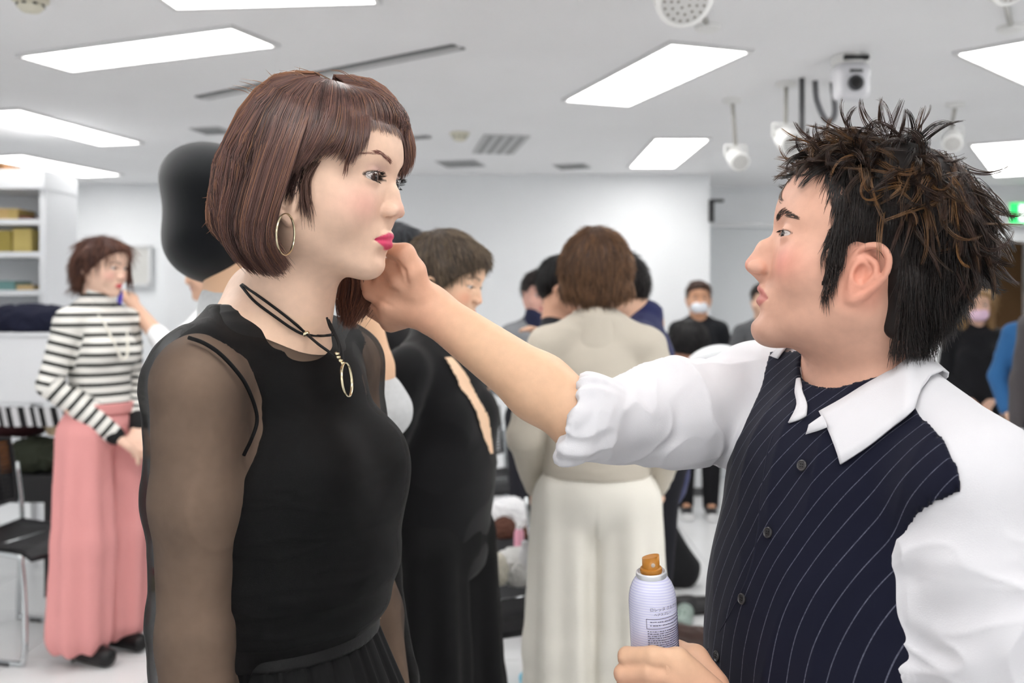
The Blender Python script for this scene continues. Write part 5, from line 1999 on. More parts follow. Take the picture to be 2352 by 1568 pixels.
def figure(label, X, Y, yaw, H=1.65, q=WOMAN, head=(0, 0, 0), lean=0.0, side=0.0, arms=None, res=0.005, hres=None, skin=(226, 184, 158), lips=(190, 92, 96),
           blush=None, hair=None, hair_cols=((40, 32, 30), (70, 54, 46)), hair_n=900, hair_len=0.05, top=(60, 60, 64), topkw=None, sleeve=1.0, loose=0.012,
           bottom='trousers', bottom_col=(40, 40, 44), shoe_col=(24, 24, 26), top_hem=0.86, broad=1.0, brow=(60, 44, 40), hands=True, extra=None, gaze=(1, 0, 0), legs=None, flow=(0, 0, -1.0), eyes=True, neck_cut=1.425, male=False, head_off=(0, 0, 0), hair_lift=0.06):
    """a clothed standing person; local frame x forward, y left, metres for a 1.65 m figure"""
    s = H / 1.65
    hres = hres or res
    R = rotz(yaw)
    t0 = np.array([X, Y, 0.0])
    root = thing('person', label, 'person', t0)

    def J(x, y, z):
        u = max(z - 0.92, 0.0)
        return np.array([x + lean * u, y + side * u, z])
    B = Solid(R, t0, s)
    T = Solid(R, t0, s)

    def torso(K, grow=0.0):
        w = broad
        K.ell(J(-0.005, 0, 1.20), (0.095 + grow, 0.132 * w + grow, 0.17 + grow))
        K.ell(J(0.000, 0, 1.29), (0.075 + grow, 0.125 * w + grow, 0.075 + grow), 0.03)
        if not male:
            K.ell(J(0.066, 0.062, 1.195), (0.046 + grow, 0.054 + grow, 0.054 + grow), 0.03, sym=True)
        K.ell(J(0, 0, 1.03), (0.088 + grow, 0.118 * w + grow, 0.14 + grow), 0.05)
        K.ell((-0.005, 0, 0.89), (0.108 + grow, 0.155 + grow, 0.13 + grow * 4), 0.05)
        K.cone(J(-0.012, 0.030, 1.345), J(-0.006, 0.148 * w, 1.318), 0.038 + grow, 0.042 + grow, 0.03, sym=True)
        K.cone(J(-0.030, 0.0, 1.395), J(-0.020, 0.11 * w, 1.335), 0.040 + grow, 0.032 + grow, 0.03, sym=True)
    torso(B, -0.008)
    hp = J(0.012, 0, 1.535) + np.asarray(head_off, float)
    HR = R @ head_frame(math.radians(head[0]), math.radians(head[1]), math.radians(head[2]))
    HT = R @ (hp * s) + t0
    nb = R @ (J(-0.022, 0, 1.370) * s) + t0
    B.frame()
    B.cone(HR @ (np.array([-0.020, 0, -0.055]) * s) + HT, nb, (q['neck'] + 0.003) * s, (q['neck'] + 0.006) * s, 0.03)
    B.frame(HR, HT, s)
    head_ops(B, q, eyes=eyes)
    B.frame(R, t0, s)
    if legs is None:
        legs = [[J(0.0, 0.082, 0.87), (0.01, 0.085, 0.47), (-0.02, 0.085, 0.09)], [J(0.0, -0.082, 0.87), (0.01, -0.085, 0.47), (-0.02, -0.085, 0.09)]]
    for lg in legs:
        B.chain(lg, [0.070, 0.050, 0.034], 0.01)
        B.cone(lg[2], np.asarray(lg[2]) + [0.12, 0, -0.05], 0.034, 0.026, 0.02)
    if arms is None:
        arms = [((-0.02, 0.20, 1.06), (0.03, 0.20, 0.83)), ((-0.02, -0.20, 1.06), (0.03, -0.20, 0.83))]
    shs = [J(-0.008, 0.152 * broad, 1.312), J(-0.008, -0.152 * broad, 1.312)]
    TP = Solid(R, t0, s)
    torso(TP, 0.004)
    if loose:
        TP.ell(J(0.0, 0, 1.06), (0.105 + loose, 0.140 * broad + loose, 0.19), 0.05)
    TP.plane((0, 0, top_hem), (0, 0, -1), 0.004)
    TP.offset(0.004 * s)
    for sh, (el, wr), sg in zip(shs, arms, (1, -1)):
        el, wr = np.asarray(el, float), np.asarray(wr, float)
        B.cone(sh, el, 0.044, 0.036, 0.02)
        B.cone(el, el + (wr - el) * 0.35, 0.036, 0.037, 0.015)
        B.cone(el + (wr - el) * 0.35, wr, 0.037, 0.025, 0.015)
        d = (wr - el) / np.linalg.norm(wr - el)
        if hands:
            u = np.cross(d, [0, 0, 1.0]) if abs(d[2]) < 0.85 else np.array([1.0, 0, 0])
            u /= np.linalg.norm(u)
            v = np.cross(u, d)
            kn = [wr + d * (0.082 - 0.004 * abs(i - 1)) + u * (i - 1.5) * 0.019 for i in range(4)]
            fi = [[k_ + d * 0.034 - v * 0.010, k_ + d * 0.052 - v * 0.030] for k_ in kn]
            hand_ops(B, wr, kn, fi, [wr + d * 0.020 + u * 0.016, wr + d * 0.058 + u * 0.038, wr + d * 0.086 + u * 0.038 - v * 0.006], fr=0.0092)
        if sleeve > 0:
            TP.cone(sh, el, 0.051 + loose * 0.4, 0.045 + loose * 0.5, 0.02)
            e2 = el + (wr - el) * min(1.0, max(0.05, (sleeve - 0.5) * 2)) * 0.97
            if sleeve > 0.5:
                TP.cone(el, e2, 0.045 + loose * 0.5, 0.036 + loose * 0.4, 0.015)
    TP.frame(R, t0, s)
    TP.plane(J(0, 0, neck_cut), (0.35, 0, 1.0), 0.003)
    TP.frame()

    def colour(V):
        L = ((V - HT) @ HR) / s
        c = head_colour(L, q, skin, lips, blush=blush, liner=((46, 32, 30), 0.8))
        c[L[:, 2] < -0.17] = lin(skin)
        by = np.abs(L[:, 1])
        bz = np.interp(by, [0.012, 0.03, 0.05], [0.019, 0.025, 0.020])
        a = (np.exp(-((L[:, 2] - bz) / 0.003) ** 2) * (by > 0.011) * (by < 0.05) * (L[:, 0] > 0.05))[:, None] * 0.75
        return c * (1 - a) + lin(brow) * a
    lo, hi = B.bounds()
    hlo = HT - 0.17 * s
    hhi = HT + 0.17 * s
    cz = float(HT[2] - 0.15 * s)
    if hres < res:
        body = multi_mesh('body', [(B, hres, (hlo[0], hlo[1], cz), (hhi[0], hhi[1], hhi[2])), (B, res, lo, (hi[0], hi[1], cz + res * 2))], FAR_SKIN(), root, colour)
    else:
        body = solid_mesh('body', B, res, FAR_SKIN(), root, colour=colour)
    body['label'] = 'skin of the head, neck and hands'
    if eyes:
        for sg in (1, -1):
            eyeball('eye', HR @ (np.array(q['eye']) * [1, sg, 1] * s) + HT, HR, gaze, body, r=0.0120 * s)
    kw = dict(rough=0.85, spec=0.2, sheen=0.1)
    kw.update(topkw or {})
    tm = kw.pop('material', None) or mat('cloth_%d_%d_%d' % tuple(top), top, **kw)

    def cre(V):
        L = ((V - t0) @ R) / s
        return 0.0035 * folds(L, int(abs(X * 100)) + 5, 3.4, (1, 0.8, 1.6))
    V, Fq = nets(TP, res)
    V = V + normals(V, Fq) * cre(V)[:, None]
    cu = np.zeros((len(V), 3))
    if topkw and topkw.get('material'):
        L = ((V - t0) @ R) / s
        cu[:, 0] = 3 + L[:, 2]
        for sh, (el, wr) in zip(shs, arms):
            el, wr, sh = np.asarray(el, float), np.asarray(wr, float), np.asarray(sh, float)
            acc = 0.0
            for a, b in ((sh, el), (el, wr)):
                ab = b - a
                ln = np.linalg.norm(ab)
                tt = ((L - a) @ ab) / ln ** 2
                dist = np.linalg.norm(L - a - np.clip(tt, 0, 1)[:, None] * ab, axis=1)
                on = (dist < 0.066) & (np.abs(L[:, 1]) > 0.125 * broad if acc == 0 else dist < 0.062) & (tt > (0.12 if acc == 0 else 0.0))
                cu[on, 0] = 3 + sh[2] - acc - tt[on] * ln
                acc += ln
    tp = link('top', np_mesh('top', V, Fq, True, cu), tm, root)
    bm_ = mat('lower_%d_%d_%d' % tuple(bottom_col), bottom_col, rough=0.85, spec=0.2)
    if bottom == 'trousers' or bottom == 'wide':
        K = Solid(R, t0, s)
        K.ell((-0.005, 0, 0.90), (0.118, 0.165, 0.12))
        for lg in legs:
            a, b, c_ = [np.asarray(p, float) for p in lg]
            if bottom == 'wide':
                a2 = a + np.array([0, np.sign(a[1]) * 0.002, 0])
                K.cone(a2, b + [0, np.sign(b[1]) * 0.008, 0], 0.100, 0.108, 0.025)
                K.cone(b + [0, np.sign(b[1]) * 0.008, 0], np.array([c_[0] + 0.01, c_[1] * 1.12, 0.13]), 0.108, 0.118, 0.025)
            else:
                K.cone(a, b, 0.096, 0.070, 0.03)
                K.cone(b, c_ + [0.0, 0, -0.01], 0.070, 0.054, 0.02)
        K.plane((0, 0, 0.995), (0, 0, 1), 0.004)
        K.plane((0, 0, 0.055 if bottom == 'wide' else 0.045), (0, 0, -1), 0.004)

        def pleat(V):
            L = ((V - t0) @ R) / s
            a = np.arctan2(L[:, 1] - np.sign(L[:, 1]) * 0.09, L[:, 0])
            return (0.008 if bottom == 'wide' else 0.003) * np.sin(a * (7 if bottom == 'wide' else 4) + 2 * np.sign(L[:, 1])) * np.clip((1.0 - L[:, 2]) / 0.4, 0, 1) + 0.002 * waves(L, 3, 5, 2)
        lw = solid_mesh('trousers', K, res, bm_, root, disp=pleat)
    elif bottom == 'skirt':
        K = Solid(R, t0, s)
        K.ell((-0.005, 0, 0.90), (0.118, 0.165, 0.12))
        K.cone((0, 0, 0.86), (0, 0, 0.45), 0.14, 0.17, 0.04, flat=((1, 0, 0), 0.75))
        K.plane((0, 0, 0.42), (0, 0, -1), 0.004)
        solid_mesh('skirt', K, res, bm_, root)
    for lg in legs:
        c_ = np.asarray(lg[2], float)
        K = Solid(R, t0, s)
        K.cone(c_ + [-0.015, 0, -0.035], c_ + [0.135, 0, -0.052], 0.046, 0.036, 0.02)
        K.plane((0, 0, c_[2] - 0.088), (0, 0, -1), 0.003)
        K.plane((0, 0, c_[2] + 0.005), (0, 0, 1), 0.003)
        solid_mesh('shoe', K, max(res, 0.005), mat('shoe_%d_%d_%d' % tuple(shoe_col), shoe_col, rough=0.45), root)
    if hair:
        K = Solid(HR, HT, s)
        for op in hair:
            kind, a = op[0], op[1:]
            if kind == 'e':
                K.ell(*a[:2], *(a[2:3] or (0.02,)), sym=len(a) > 3)
            elif kind == 'c':
                K.cone(a[0], a[1], a[2], a[3], 0.02, sym=len(a) > 4)
            elif kind == 'p':
                K.plane(a[0], a[1], 0.006)
        V, Fq = nets(K, hres if hres < 0.004 else 0.004)
        c0 = hair_cols[0]
        hm = link('hair_mass', np_mesh('hair_mass', V, Fq, True), mat('hairmass_%d_%d_%d' % tuple(c0), c0, 0.6, 0.25, var=0.25, vscale=60, stretch=(2, 2, 0.5)), None)
        hr = hair_over(V, Fq, hair_n, hair_len * s, 0.0009 * s, hair_cols, 'hair', root, hair_mat('back_hair', 0.45, 0.3), seed=int(abs(X * 31 + Y * 17) * 10), flow=flow, lift=hair_lift)
        hm.parent = hr
        hm.matrix_parent_inverse = world_of(hr).inverted()
    return dict(root=root, R=R, t=t0, s=s, HR=HR, HT=HT, J=J, body=B, top=TP, shs=shs)


def face_mask(f, col, name='face_mask'):
    """pleated mask over nose and mouth"""
    s, HR, HT = f['s'], f['HR'], f['HT']
    K = Solid(HR, HT, s)
    K.ell((0.052, 0, -0.062), (0.062, 0.062, 0.050))
    K.cone((0.098, 0, -0.040), (0.100, 0, -0.075), 0.013, 0.012, 0.02)
    K.plane((0.045, 0, 0), (-1, 0, 0), 0.004)
    K.plane((0, 0, -0.018), (0.12, 0, 1), 0.003)
    o = solid_mesh(name, K, 0.005, mat('mask_%d_%d_%d' % tuple(col), col, 0.8, 0.2), f['root'])
    for sg in (1, -1):
        tube('ear_loop', [HR @ (np.array(p) * s) + HT for p in ((0.050, sg * 0.060, -0.035), (0.02, sg * 0.074, -0.02), (-0.012, sg * 0.080, -0.012), (0.0, sg * 0.076, -0.055), (0.05, sg * 0.056, -0.085))], 0.0015, mat('mask_loop', (235, 235, 238), 0.8), o, seg=5, n=20)
    return o


def striped_cloth():
    m = bpy.data.materials.new('striped_knit')
    m.use_nodes = True
    nt = m.node_tree
    b = nt.nodes['Principled BSDF']
    b.inputs['Roughness'].default_value = 0.85
    a = nt.nodes.new('ShaderNodeAttribute')
    a.attribute_name = 'Col'
    sp = nt.nodes.new('ShaderNodeSeparateColor')
    nt.links.new(a.outputs['Color'], sp.inputs[0])
    mo = nt.nodes.new('ShaderNodeMath')
    mo.operation = 'MODULO'
    mo.inputs[1].default_value = 0.0385
    nt.links.new(sp.outputs[0], mo.inputs[0])
    gt = nt.nodes.new('ShaderNodeMath')
    gt.operation = 'GREATER_THAN'
    gt.inputs[1].default_value = 0.0240
    nt.links.new(mo.outputs[0], gt.inputs[0])
    mx = nt.nodes.new('ShaderNodeMix')
    mx.data_type = 'RGBA'
    mx.inputs[6].default_value = rgba((236, 234, 228))
    mx.inputs[7].default_value = rgba((26, 28, 26))
    nt.links.new(gt.outputs[0], mx.inputs[0])
    nt.links.new(mx.outputs[2], b.inputs['Base Color'])
    return m


BOB = [('e', (-0.010, 0, 0.030), (0.102, 0.084, 0.088)), ('e', (-0.055, 0, -0.025), (0.066, 0.084, 0.080), 0.03), ('c', (-0.040, 0.068, 0.02), (-0.045, 0.068, -0.075), 0.028, 0.022, 1),
       ('c', (-0.01, 0.070, 0.05), (0.010, 0.080, -0.040), 0.022, 0.014, 1), ('e', (0.052, 0, 0.070), (0.040, 0.058, 0.028)), ('p', (0.055, 0, 0.035), (0.75, 0, -0.75))]
SHORT = [('e', (-0.012, 0, 0.036), (0.100, 0.084, 0.086)), ('e', (-0.065, 0, 0.000), (0.052, 0.076, 0.070), 0.03), ('e', (0.050, 0, 0.075), (0.042, 0.055, 0.030)), ('p', (0.050, 0, 0.028), (0.75, 0, -0.7))]
PIXIE = [('e', (-0.010, 0, 0.036), (0.104, 0.087, 0.090)), ('e', (-0.062, 0, 0.005), (0.058, 0.080, 0.075), 0.03), ('e', (0.050, 0, 0.068), (0.048, 0.064, 0.034)), ('c', (0.02, 0.068, 0.03), (0.025, 0.072, -0.035), 0.018, 0.007, 1),
         ('p', (0.062, 0, 0.022), (0.70, 0.0, -0.75))]


def build_people():
    R_ = math.radians
    # 1 striped sweater, pink trousers
    f = figure('woman in a black and white striped turtleneck and wide pink trousers', -1.632, 3.80, R_(-22), 1.66, WOMAN, head=(6, -8, 0), res=0.006, hres=0.0035,
               arms=[((-0.02, 0.190, 1.07), (0.135, 0.060, 0.90)), ((-0.045, -0.205, 1.075), (0.125, -0.045, 0.875))], hair=BOB + [('c', (0.06, 0.05, 0.06), (0.075, 0.070, -0.05), 0.016, 0.010)],
               hair_cols=((62, 40, 36), (124, 84, 66)), hair_n=1500, hair_len=0.07, topkw=dict(material=striped_cloth()), loose=0.0, bottom='wide', bottom_col=(228, 158, 156), shoe_col=(16, 16, 18), top_hem=0.975,
               skin=(232, 194, 172), lips=(204, 84, 92), blush=((232, 142, 138), 0.4), neck_cut=1.46)
    K = Solid(f['R'], f['t'], f['s'])
    K.cone((-0.012, 0, 1.375), (-0.002, 0, 1.435), 0.061, 0.056)
    K.plane((0, 0, 1.44), (0.3, 0, 1), 0.003)
    V, Fq = nets(K, 0.005)
    cu = np.zeros((len(V), 3))
    cu[:, 0] = 3 + ((V - f['t']) @ f['R'])[:, 2] / f['s']
    link('turtleneck', np_mesh('turtleneck', V, Fq, True, cu), bpy.data.materials['striped_knit'], f['root'])
    for wr, el in (((0.135, 0.060, 0.90), (-0.02, 0.190, 1.07)), ((0.125, -0.045, 0.875), (-0.045, -0.205, 1.075))):
        wr, el = np.array(wr), np.array(el)
        K = Solid(f['R'], f['t'], f['s'])
        K.cone(wr + (el - wr) * 0.18, wr + (el - wr) * 0.02, 0.039, 0.036)
        solid_mesh('cuff', K, 0.006, mat('cuff_black', (22, 22, 24), 0.85), f['root'])
    K = Solid(f['R'], f['t'], f['s'])
    K.ell((0, 0, 0.965), (0.112, 0.142, 0.25))
    K.plane((0, 0, 1.0), (0, 0, 1), 0.003)
    K.plane((0, 0, 0.955), (0, 0, -1), 0.003)
    solid_mesh('belt', K, 0.005, mat('belt_pink', (222, 150, 148), 0.7), f['root'])
    for sg in (1, -1):
        p = f['R'] @ (np.array([-0.05, sg * 0.09, 0.0]) * f['s']) + f['t']
        tube('heel', [p + [0, 0, 0.05], p + [0, 0, 0.0]], 0.006, mat('shoe_16_16_18'), f['root'], seg=8)
    nk = [f['R'] @ (np.array(p) * f['s']) + f['t'] for p in ((-0.02, 0.075, 1.39), (0.06, 0.06, 1.33), (0.118, 0.02, 1.20), (0.122, -0.02, 1.18), (0.07, -0.06, 1.32), (-0.02, -0.075, 1.39))]
    tube('necklace', nk, 0.005, mat('pearl', (238, 234, 222), 0.3), f['root'], seg=6, n=40)

    # 2 assistant in white reaching to her chin
    f = figure('assistant in a white shirt standing behind the beret, reaching to the striped woman\'s chin', -1.300, 4.15, R_(186), 1.66, MAN, head=(0, -10, 0), res=0.0095, male=True, eyes=True,
               arms=[((0.11, 0.26, 1.19), (0.285, 0.130, 1.375)), ((-0.02, -0.21, 1.06), (0.08, -0.20, 0.84))], sleeve=0.7, hair=SHORT, hair_n=500, top=(242, 243, 245), bottom_col=(52, 54, 60))
    p = at(276, 682, 3.86)
    cyl = thing('lipstick', 'small violet make-up tube at the striped woman\'s chin', 'lipstick', p)
    lathe('case', [(0.002, -0.030), (0.010, -0.030), (0.010, 0.012), (0.0085, 0.014)], mat('violet_plastic', (110, 96, 226), 0.3), cyl, 16, (rotx(0.5) @ roty(0.3), p))
    lathe('tip', [(0.007, 0.012), (0.007, 0.028), (0.002, 0.034)], mat('violet_tip', (74, 66, 190), 0.4), cyl, 16, (rotx(0.5) @ roty(0.3), p))

    # 3 beret and grey sweater
    f = figure('person in a black beret and grey sweater behind the bob, back turned', -0.520, 1.86, R_(38), 1.64, MAN, head=(-6, -4, 0), res=0.006, male=True, eyes=False,
               arms=[((0.02, 0.24, 1.09), (0.20, 0.16, 1.28)), ((0.150, -0.262, 1.205), (0.112, -0.262, 1.425))], sleeve=0.56, loose=0.022, hair=SHORT, hair_n=500, top=(198, 199, 200), topkw=dict(bump=0.3, bscale=160, var=0.06, vscale=90),
               bottom_col=(44, 44, 48), skin=(228, 186, 152), neck_cut=1.45)
    HR, HT, s = f['HR'], f['HT'], f['s']
    K = Solid()
    c = at(500, 495, 1.86)
    K.ell(c + np.array([0.005, 0, 0.045]), (0.118, 0.120, 0.090), R=roty(0.5))
    K.ell(c + np.array([-0.004, 0, -0.045]), (0.098, 0.115, 0.088), 0.05)
    K.frame(HR, HT, s)
    K.ell((-0.012, 0, 0.035), (0.098, 0.086, 0.082), 0.03)
    K.plane((0.045, 0, 0.015), (0.80, 0, -0.72), 0.01)
    be = solid_mesh('beret', K, 0.005, mat('black_felt', (19, 21, 24), 0.95, 0.1, sheen=0.25), f['root'])
    be['label'] = 'large black felt beret'
    tube('beret_stalk', [c + np.array([0.045, 0, 0.120]), c + np.array([0.050, 0, 0.142])], 0.003, mat('black_felt'), be, seg=6)

    # 4 pixie cut in black
    f = figure('woman with a short pixie cut in a black cut-out top behind the outstretched arm', -0.165, 2.27, R_(-26), 1.555, DOWN, head=(8, -13, 0), res=0.005, hres=0.0026,
               arms=[((-0.06, 0.19, 1.06), (-0.12, 0.10, 0.86)), ((-0.07, -0.195, 1.065), (-0.13, -0.13, 0.86))], hair=PIXIE, hair_cols=((66, 57, 50), (134, 116, 96)), hair_n=2600, hair_len=0.032, flow=(0.25, -0.1, -1.0), sleeve=1.0, loose=0.016,
               top=(15, 15, 17), bottom='wide', bottom_col=(14, 14, 15), top_hem=0.80, skin=(232, 192, 162), lips=(206, 100, 100), blush=((230, 140, 110), 0.55), gaze=(1, 0, -0.35), neck_cut=1.43)
    s, R, t = f['s'], f['R'], f['t']
    # bare skin shows through the cut-out from collar bone to chest
    V, Fq = nets(f['top'], 0.005)
    L = ((V - t) @ R) / s
    V2 = V + normals(V, Fq) * 0.0062
    edge_l = np.interp(L[:, 2], [1.10, 1.20, 1.345], [0.010, -0.050, -0.085])
    edge_r = np.interp(L[:, 2], [1.10, 1.20, 1.345], [0.030, 0.020, -0.060])
    k = (L[:, 0] > 0.02) & (L[:, 2] > 1.10) & (L[:, 2] < 1.345) & (L[:, 1] > edge_l) & (L[:, 1] < edge_r)
    Fk = Fq[k[Fq].all(1)]
    col = np.tile(lin((236, 200, 168)), (len(V2), 1))
    link('cut_out', np_mesh('cut_out', V2, Fk, True, col), FAR_SKIN(), f['root'])['label'] = 'bare skin in the slit of the top'
    K = Solid(R, t, s)
    K.cone((-0.012, 0, 1.375), (-0.004, 0, 1.425), 0.060, 0.055)
    solid_mesh('collar_band', K, 0.005, mat('cloth_15_15_17'), f['root'])

    # 5 stylist hidden behind her
    figure('stylist in white and black almost hidden behind the pixie cut woman', -0.365, 2.78, R_(-20), 1.625, MAN, head=(0, -5, 0), res=0.0095, male=True, hair=SHORT, hair_cols=((44, 46, 50), (90, 92, 98)), hair_n=600,
           top=(30, 30, 33), bottom_col=(36, 36, 40), arms=[((0.10, 0.20, 1.10), (0.30, 0.12, 1.20)), ((0.10, -0.23, 1.10), (0.26, -0.16, 1.26))], sleeve=0.55)

    # 6 beige sweater from behind
    f = figure('woman in a beige sweater and cream wide trousers seen from behind', 0.232, 2.62, R_(86), 1.60, WOMAN, head=(-4, 2, 0), res=0.006, hres=0.004, eyes=False,
               arms=[((-0.02, 0.200, 1.06), (0.11, 0.170, 0.90)), ((-0.03, -0.205, 1.06), (0.11, -0.165, 0.90))], hair=BOB[:1] + [('e', (-0.045, 0, 0.000), (0.082, 0.104, 0.092), 0.03), ('e', (-0.040, 0, -0.062), (0.066, 0.106, 0.050), 0.03), ('e', (0.052, 0, 0.070), (0.040, 0.058, 0.028)), ('p', (0.055, 0, 0.035), (0.75, 0, -0.75))],
               hair_cols=((74, 56, 46), (150, 112, 82)), hair_n=3200, hair_len=0.038, top=(200, 192, 178), topkw=dict(bump=0.2, bscale=200), loose=0.010, broad=0.92, bottom='wide', bottom_col=(236, 232, 222), top_hem=0.955, neck_cut=1.44)
    K = Solid(f['R'], f['t'], f['s'])
    K.cone((-0.020, 0, 1.320), (-0.018, 0, 1.402), 0.074, 0.070)
    K.plane((0, 0, 1.418), (-0.1, 0, 1), 0.006)
    K.cone((-0.014, 0, 1.40), (-0.014, 0, 1.46), 0.058, 0.064, 0.004, 's')
    solid_mesh('funnel_collar', K, 0.005, mat('cloth_200_192_178'), f['root'])

    # 7 navy suit working on her far side
    f = figure('man in a navy suit leaning over beside the beige sweater woman', 0.445, 3.05, R_(168), 1.60, MAN, head=(10, -14, 0), head_off=(0.05, 0, -0.045), neck_cut=1.46, lean=0.10, res=0.007, male=True, hair=SHORT, hair_cols=((30, 28, 30), (58, 52, 50)), hair_n=900,
               top=(34, 40, 84), topkw=dict(var=0.1, vscale=8), bottom_col=(28, 28, 34), arms=[((0.00, 0.22, 1.08), (0.19, 0.12, 1.00)), ((0.16, -0.24, 1.16), (0.34, -0.12, 1.30))], loose=0.026, top_hem=0.78, broad=1.1)
    # 8 man with hand at chin
    figure('dark haired man holding his hand to his face left of the beige woman', 0.187, 3.52, R_(-18), 1.57, MAN, head=(0, -10, 0), res=0.0095, male=True, hair=SHORT, hair_cols=((20, 19, 20), (40, 37, 36)), hair_n=500,
           top=(34, 36, 42), bottom_col=(28, 28, 32), arms=[((0.02, 0.21, 1.08), (0.12, 0.16, 0.90)), ((0.08, -0.17, 1.10), (0.130, -0.060, 1.330))], skin=(214, 166, 140))
    # 9 grey suit with scarf
    f = figure('person in a grey jacket with a navy scarf against the back wall', 0.130, 4.75, R_(-80), 1.56, MAN, head=(6, -10, 0), res=0.011, male=True, hair=SHORT, hair_cols=((34, 28, 28), (60, 50, 46)), hair_n=400,
               top=(132, 134, 138), bottom_col=(40, 40, 46), skin=(226, 176, 160), arms=[((-0.02, 0.22, 1.06), (0.10, 0.08, 0.98)), ((-0.02, -0.22, 1.06), (0.10, -0.08, 0.98))])
    K = Solid(f['R'], f['t'], f['s'])
    K.cone((-0.01, 0, 1.37), (0.01, 0, 1.42), 0.085, 0.072)
    K.cone((0.08, 0.02, 1.37), (0.13, 0.0, 1.12), 0.045, 0.038, 0.03)
    solid_mesh('scarf', K, 0.008, mat('navy_scarf', (34, 38, 66), 0.9), f['root'])
    # 10 bending person with curly hair
    f = figure('person with curly black hair bending forward in dark clothes and a white hood', 1.135, 4.35, R_(196), 1.33, MAN, head=(0, -42, 0), head_off=(0.03, 0, -0.05), neck_cut=1.46, lean=0.66, res=0.0095, male=True, eyes=False,
               hair=SHORT + [('e', (-0.03, 0, 0.045), (0.112, 0.105, 0.105), 0.03)], hair_cols=((24, 23, 24), (54, 50, 50)), hair_n=1400, hair_len=0.03, top=(42, 46, 42), bottom_col=(26, 26, 30), skin=(200, 150, 126),
               arms=[((0.22, 0.20, 1.02), (0.42, 0.12, 0.95)), ((0.22, -0.20, 1.02), (0.42, -0.12, 0.95))])
    c = at(1652, 858, 3.95)
    a = np.linspace(-0.25, math.pi + 0.1, 24)
    P = c + np.stack([0.125 * np.cos(a), 0.04 * np.sin(a * 2), 0.085 * np.sin(a)], 1)
    tube('white_hood', P, 0.034, mat('hood_white', (240, 242, 244), 0.85), f['root'], seg=12)
    # 11 masked man
    f = figure('man in a black jacket wearing a white face mask by the wall', 1.228, 6.30, R_(-96), 1.55, MAN, head=(0, -4, 0), res=0.011, hres=0.005, male=True, hair=SHORT, hair_cols=((56, 40, 34), (104, 76, 60)), hair_n=600,
               top=(32, 34, 38), bottom_col=(30, 30, 33), shoe_col=(44, 44, 46), skin=(216, 164, 132), arms=[((-0.04, 0.22, 1.06), (-0.06, 0.10, 0.92)), ((-0.04, -0.22, 1.06), (-0.06, -0.10, 0.92))])
    face_mask(f, (232, 236, 242))
    for sg in (1, -1):
        K = Solid(f['R'], f['t'], f['s'])
        K.cone((-0.03, sg * 0.085, 0.020), (0.125, sg * 0.085, 0.020), 0.052, 0.046)
        K.plane((0, 0, 0.026), (0, 0, 1), 0.002)
        K.plane((0, 0, 0.001), (0, 0, -1), 0.002)
        solid_mesh('sneaker_sole', K, 0.008, mat('sole_white', (224, 224, 224), 0.7), f['root'])
        K = Solid(f['R'], f['t'], f['s'])
        K.ell((0.128, sg * 0.085, 0.034), (0.030, 0.040, 0.024))
        solid_mesh('toe_cap', K, 0.008, mat('sole_white'), f['root'])
    # 12 folded arms
    f = figure('person in a grey jacket with folded arms behind the hairdresser\'s chin', 1.590, 6.05, R_(-100), 1.53, MAN, head=(0, -5, 0), res=0.012, male=True, eyes=False, hair=SHORT, hair_n=300, top=(88, 89, 92), bottom_col=(34, 34, 38),
               arms=[((0.03, 0.22, 1.08), (0.15, -0.03, 1.10)), ((0.03, -0.22, 1.08), (0.16, 0.05, 1.06))])
    # 13 blonde woman with mask
    f = figure('woman with long blonde hair and a pink face mask in black', 2.840, 5.85, R_(-105), 1.50, WOMAN, head=(0, -3, 0), res=0.011, hres=0.005, hair=BOB + [('c', (-0.02, 0.075, 0.0), (0.0, 0.085, -0.16), 0.030, 0.026, 1), ('c', (-0.06, 0, 0.0), (-0.07, 0, -0.15), 0.06, 0.06)],
               hair_cols=((138, 106, 70), (196, 164, 116)), hair_n=1400, hair_len=0.10, top=(26, 26, 29), bottom='skirt', bottom_col=(24, 24, 27), skin=(228, 186, 162),
               arms=[((-0.02, 0.20, 1.06), (0.10, 0.08, 0.92)), ((-0.02, -0.20, 1.06), (0.10, -0.08, 0.92))])
    face_mask(f, (240, 206, 226))
    # 14 blue suit at the edge
    figure('person in a bright blue suit at the right edge', 2.800, 5.05, R_(-120), 1.56, MAN, res=0.012, male=True, eyes=False, hair=SHORT, hair_n=300, top=(52, 104, 156), topkw=dict(var=0.08, vscale=8), bottom_col=(46, 90, 140),
           arms=[((-0.02, 0.22, 1.06), (0.06, 0.14, 0.92)), ((-0.06, -0.23, 1.06), (0.02, -0.18, 0.88))], top_hem=0.78)
    # 15 dark sleeve at the edge
    f = figure('person in a dark grey sweater, only the sleeve with white cuff in view', 2.305, 3.95, R_(-140), 1.64, MAN, res=0.012, male=True, eyes=False, hair=SHORT, hair_n=300, top=(78, 74, 76), bottom_col=(44, 44, 62),
               arms=[((-0.02, 0.22, 1.06), (0.06, 0.14, 0.92)), ((-0.02, -0.20, 1.05), (0.02, -0.20, 0.83))])
    p0 = f['R'] @ (np.array([0.012, -0.20, 0.865]) * f['s']) + f['t']
    p1 = f['R'] @ (np.array([0.018, -0.20, 0.835]) * f['s']) + f['t']
    tube('shirt_cuff', [p0, p1], 0.046, mat('shirt_cuff_white', (238, 238, 240), 0.8), f['root'], seg=16)


if want('people'):
    build_people()

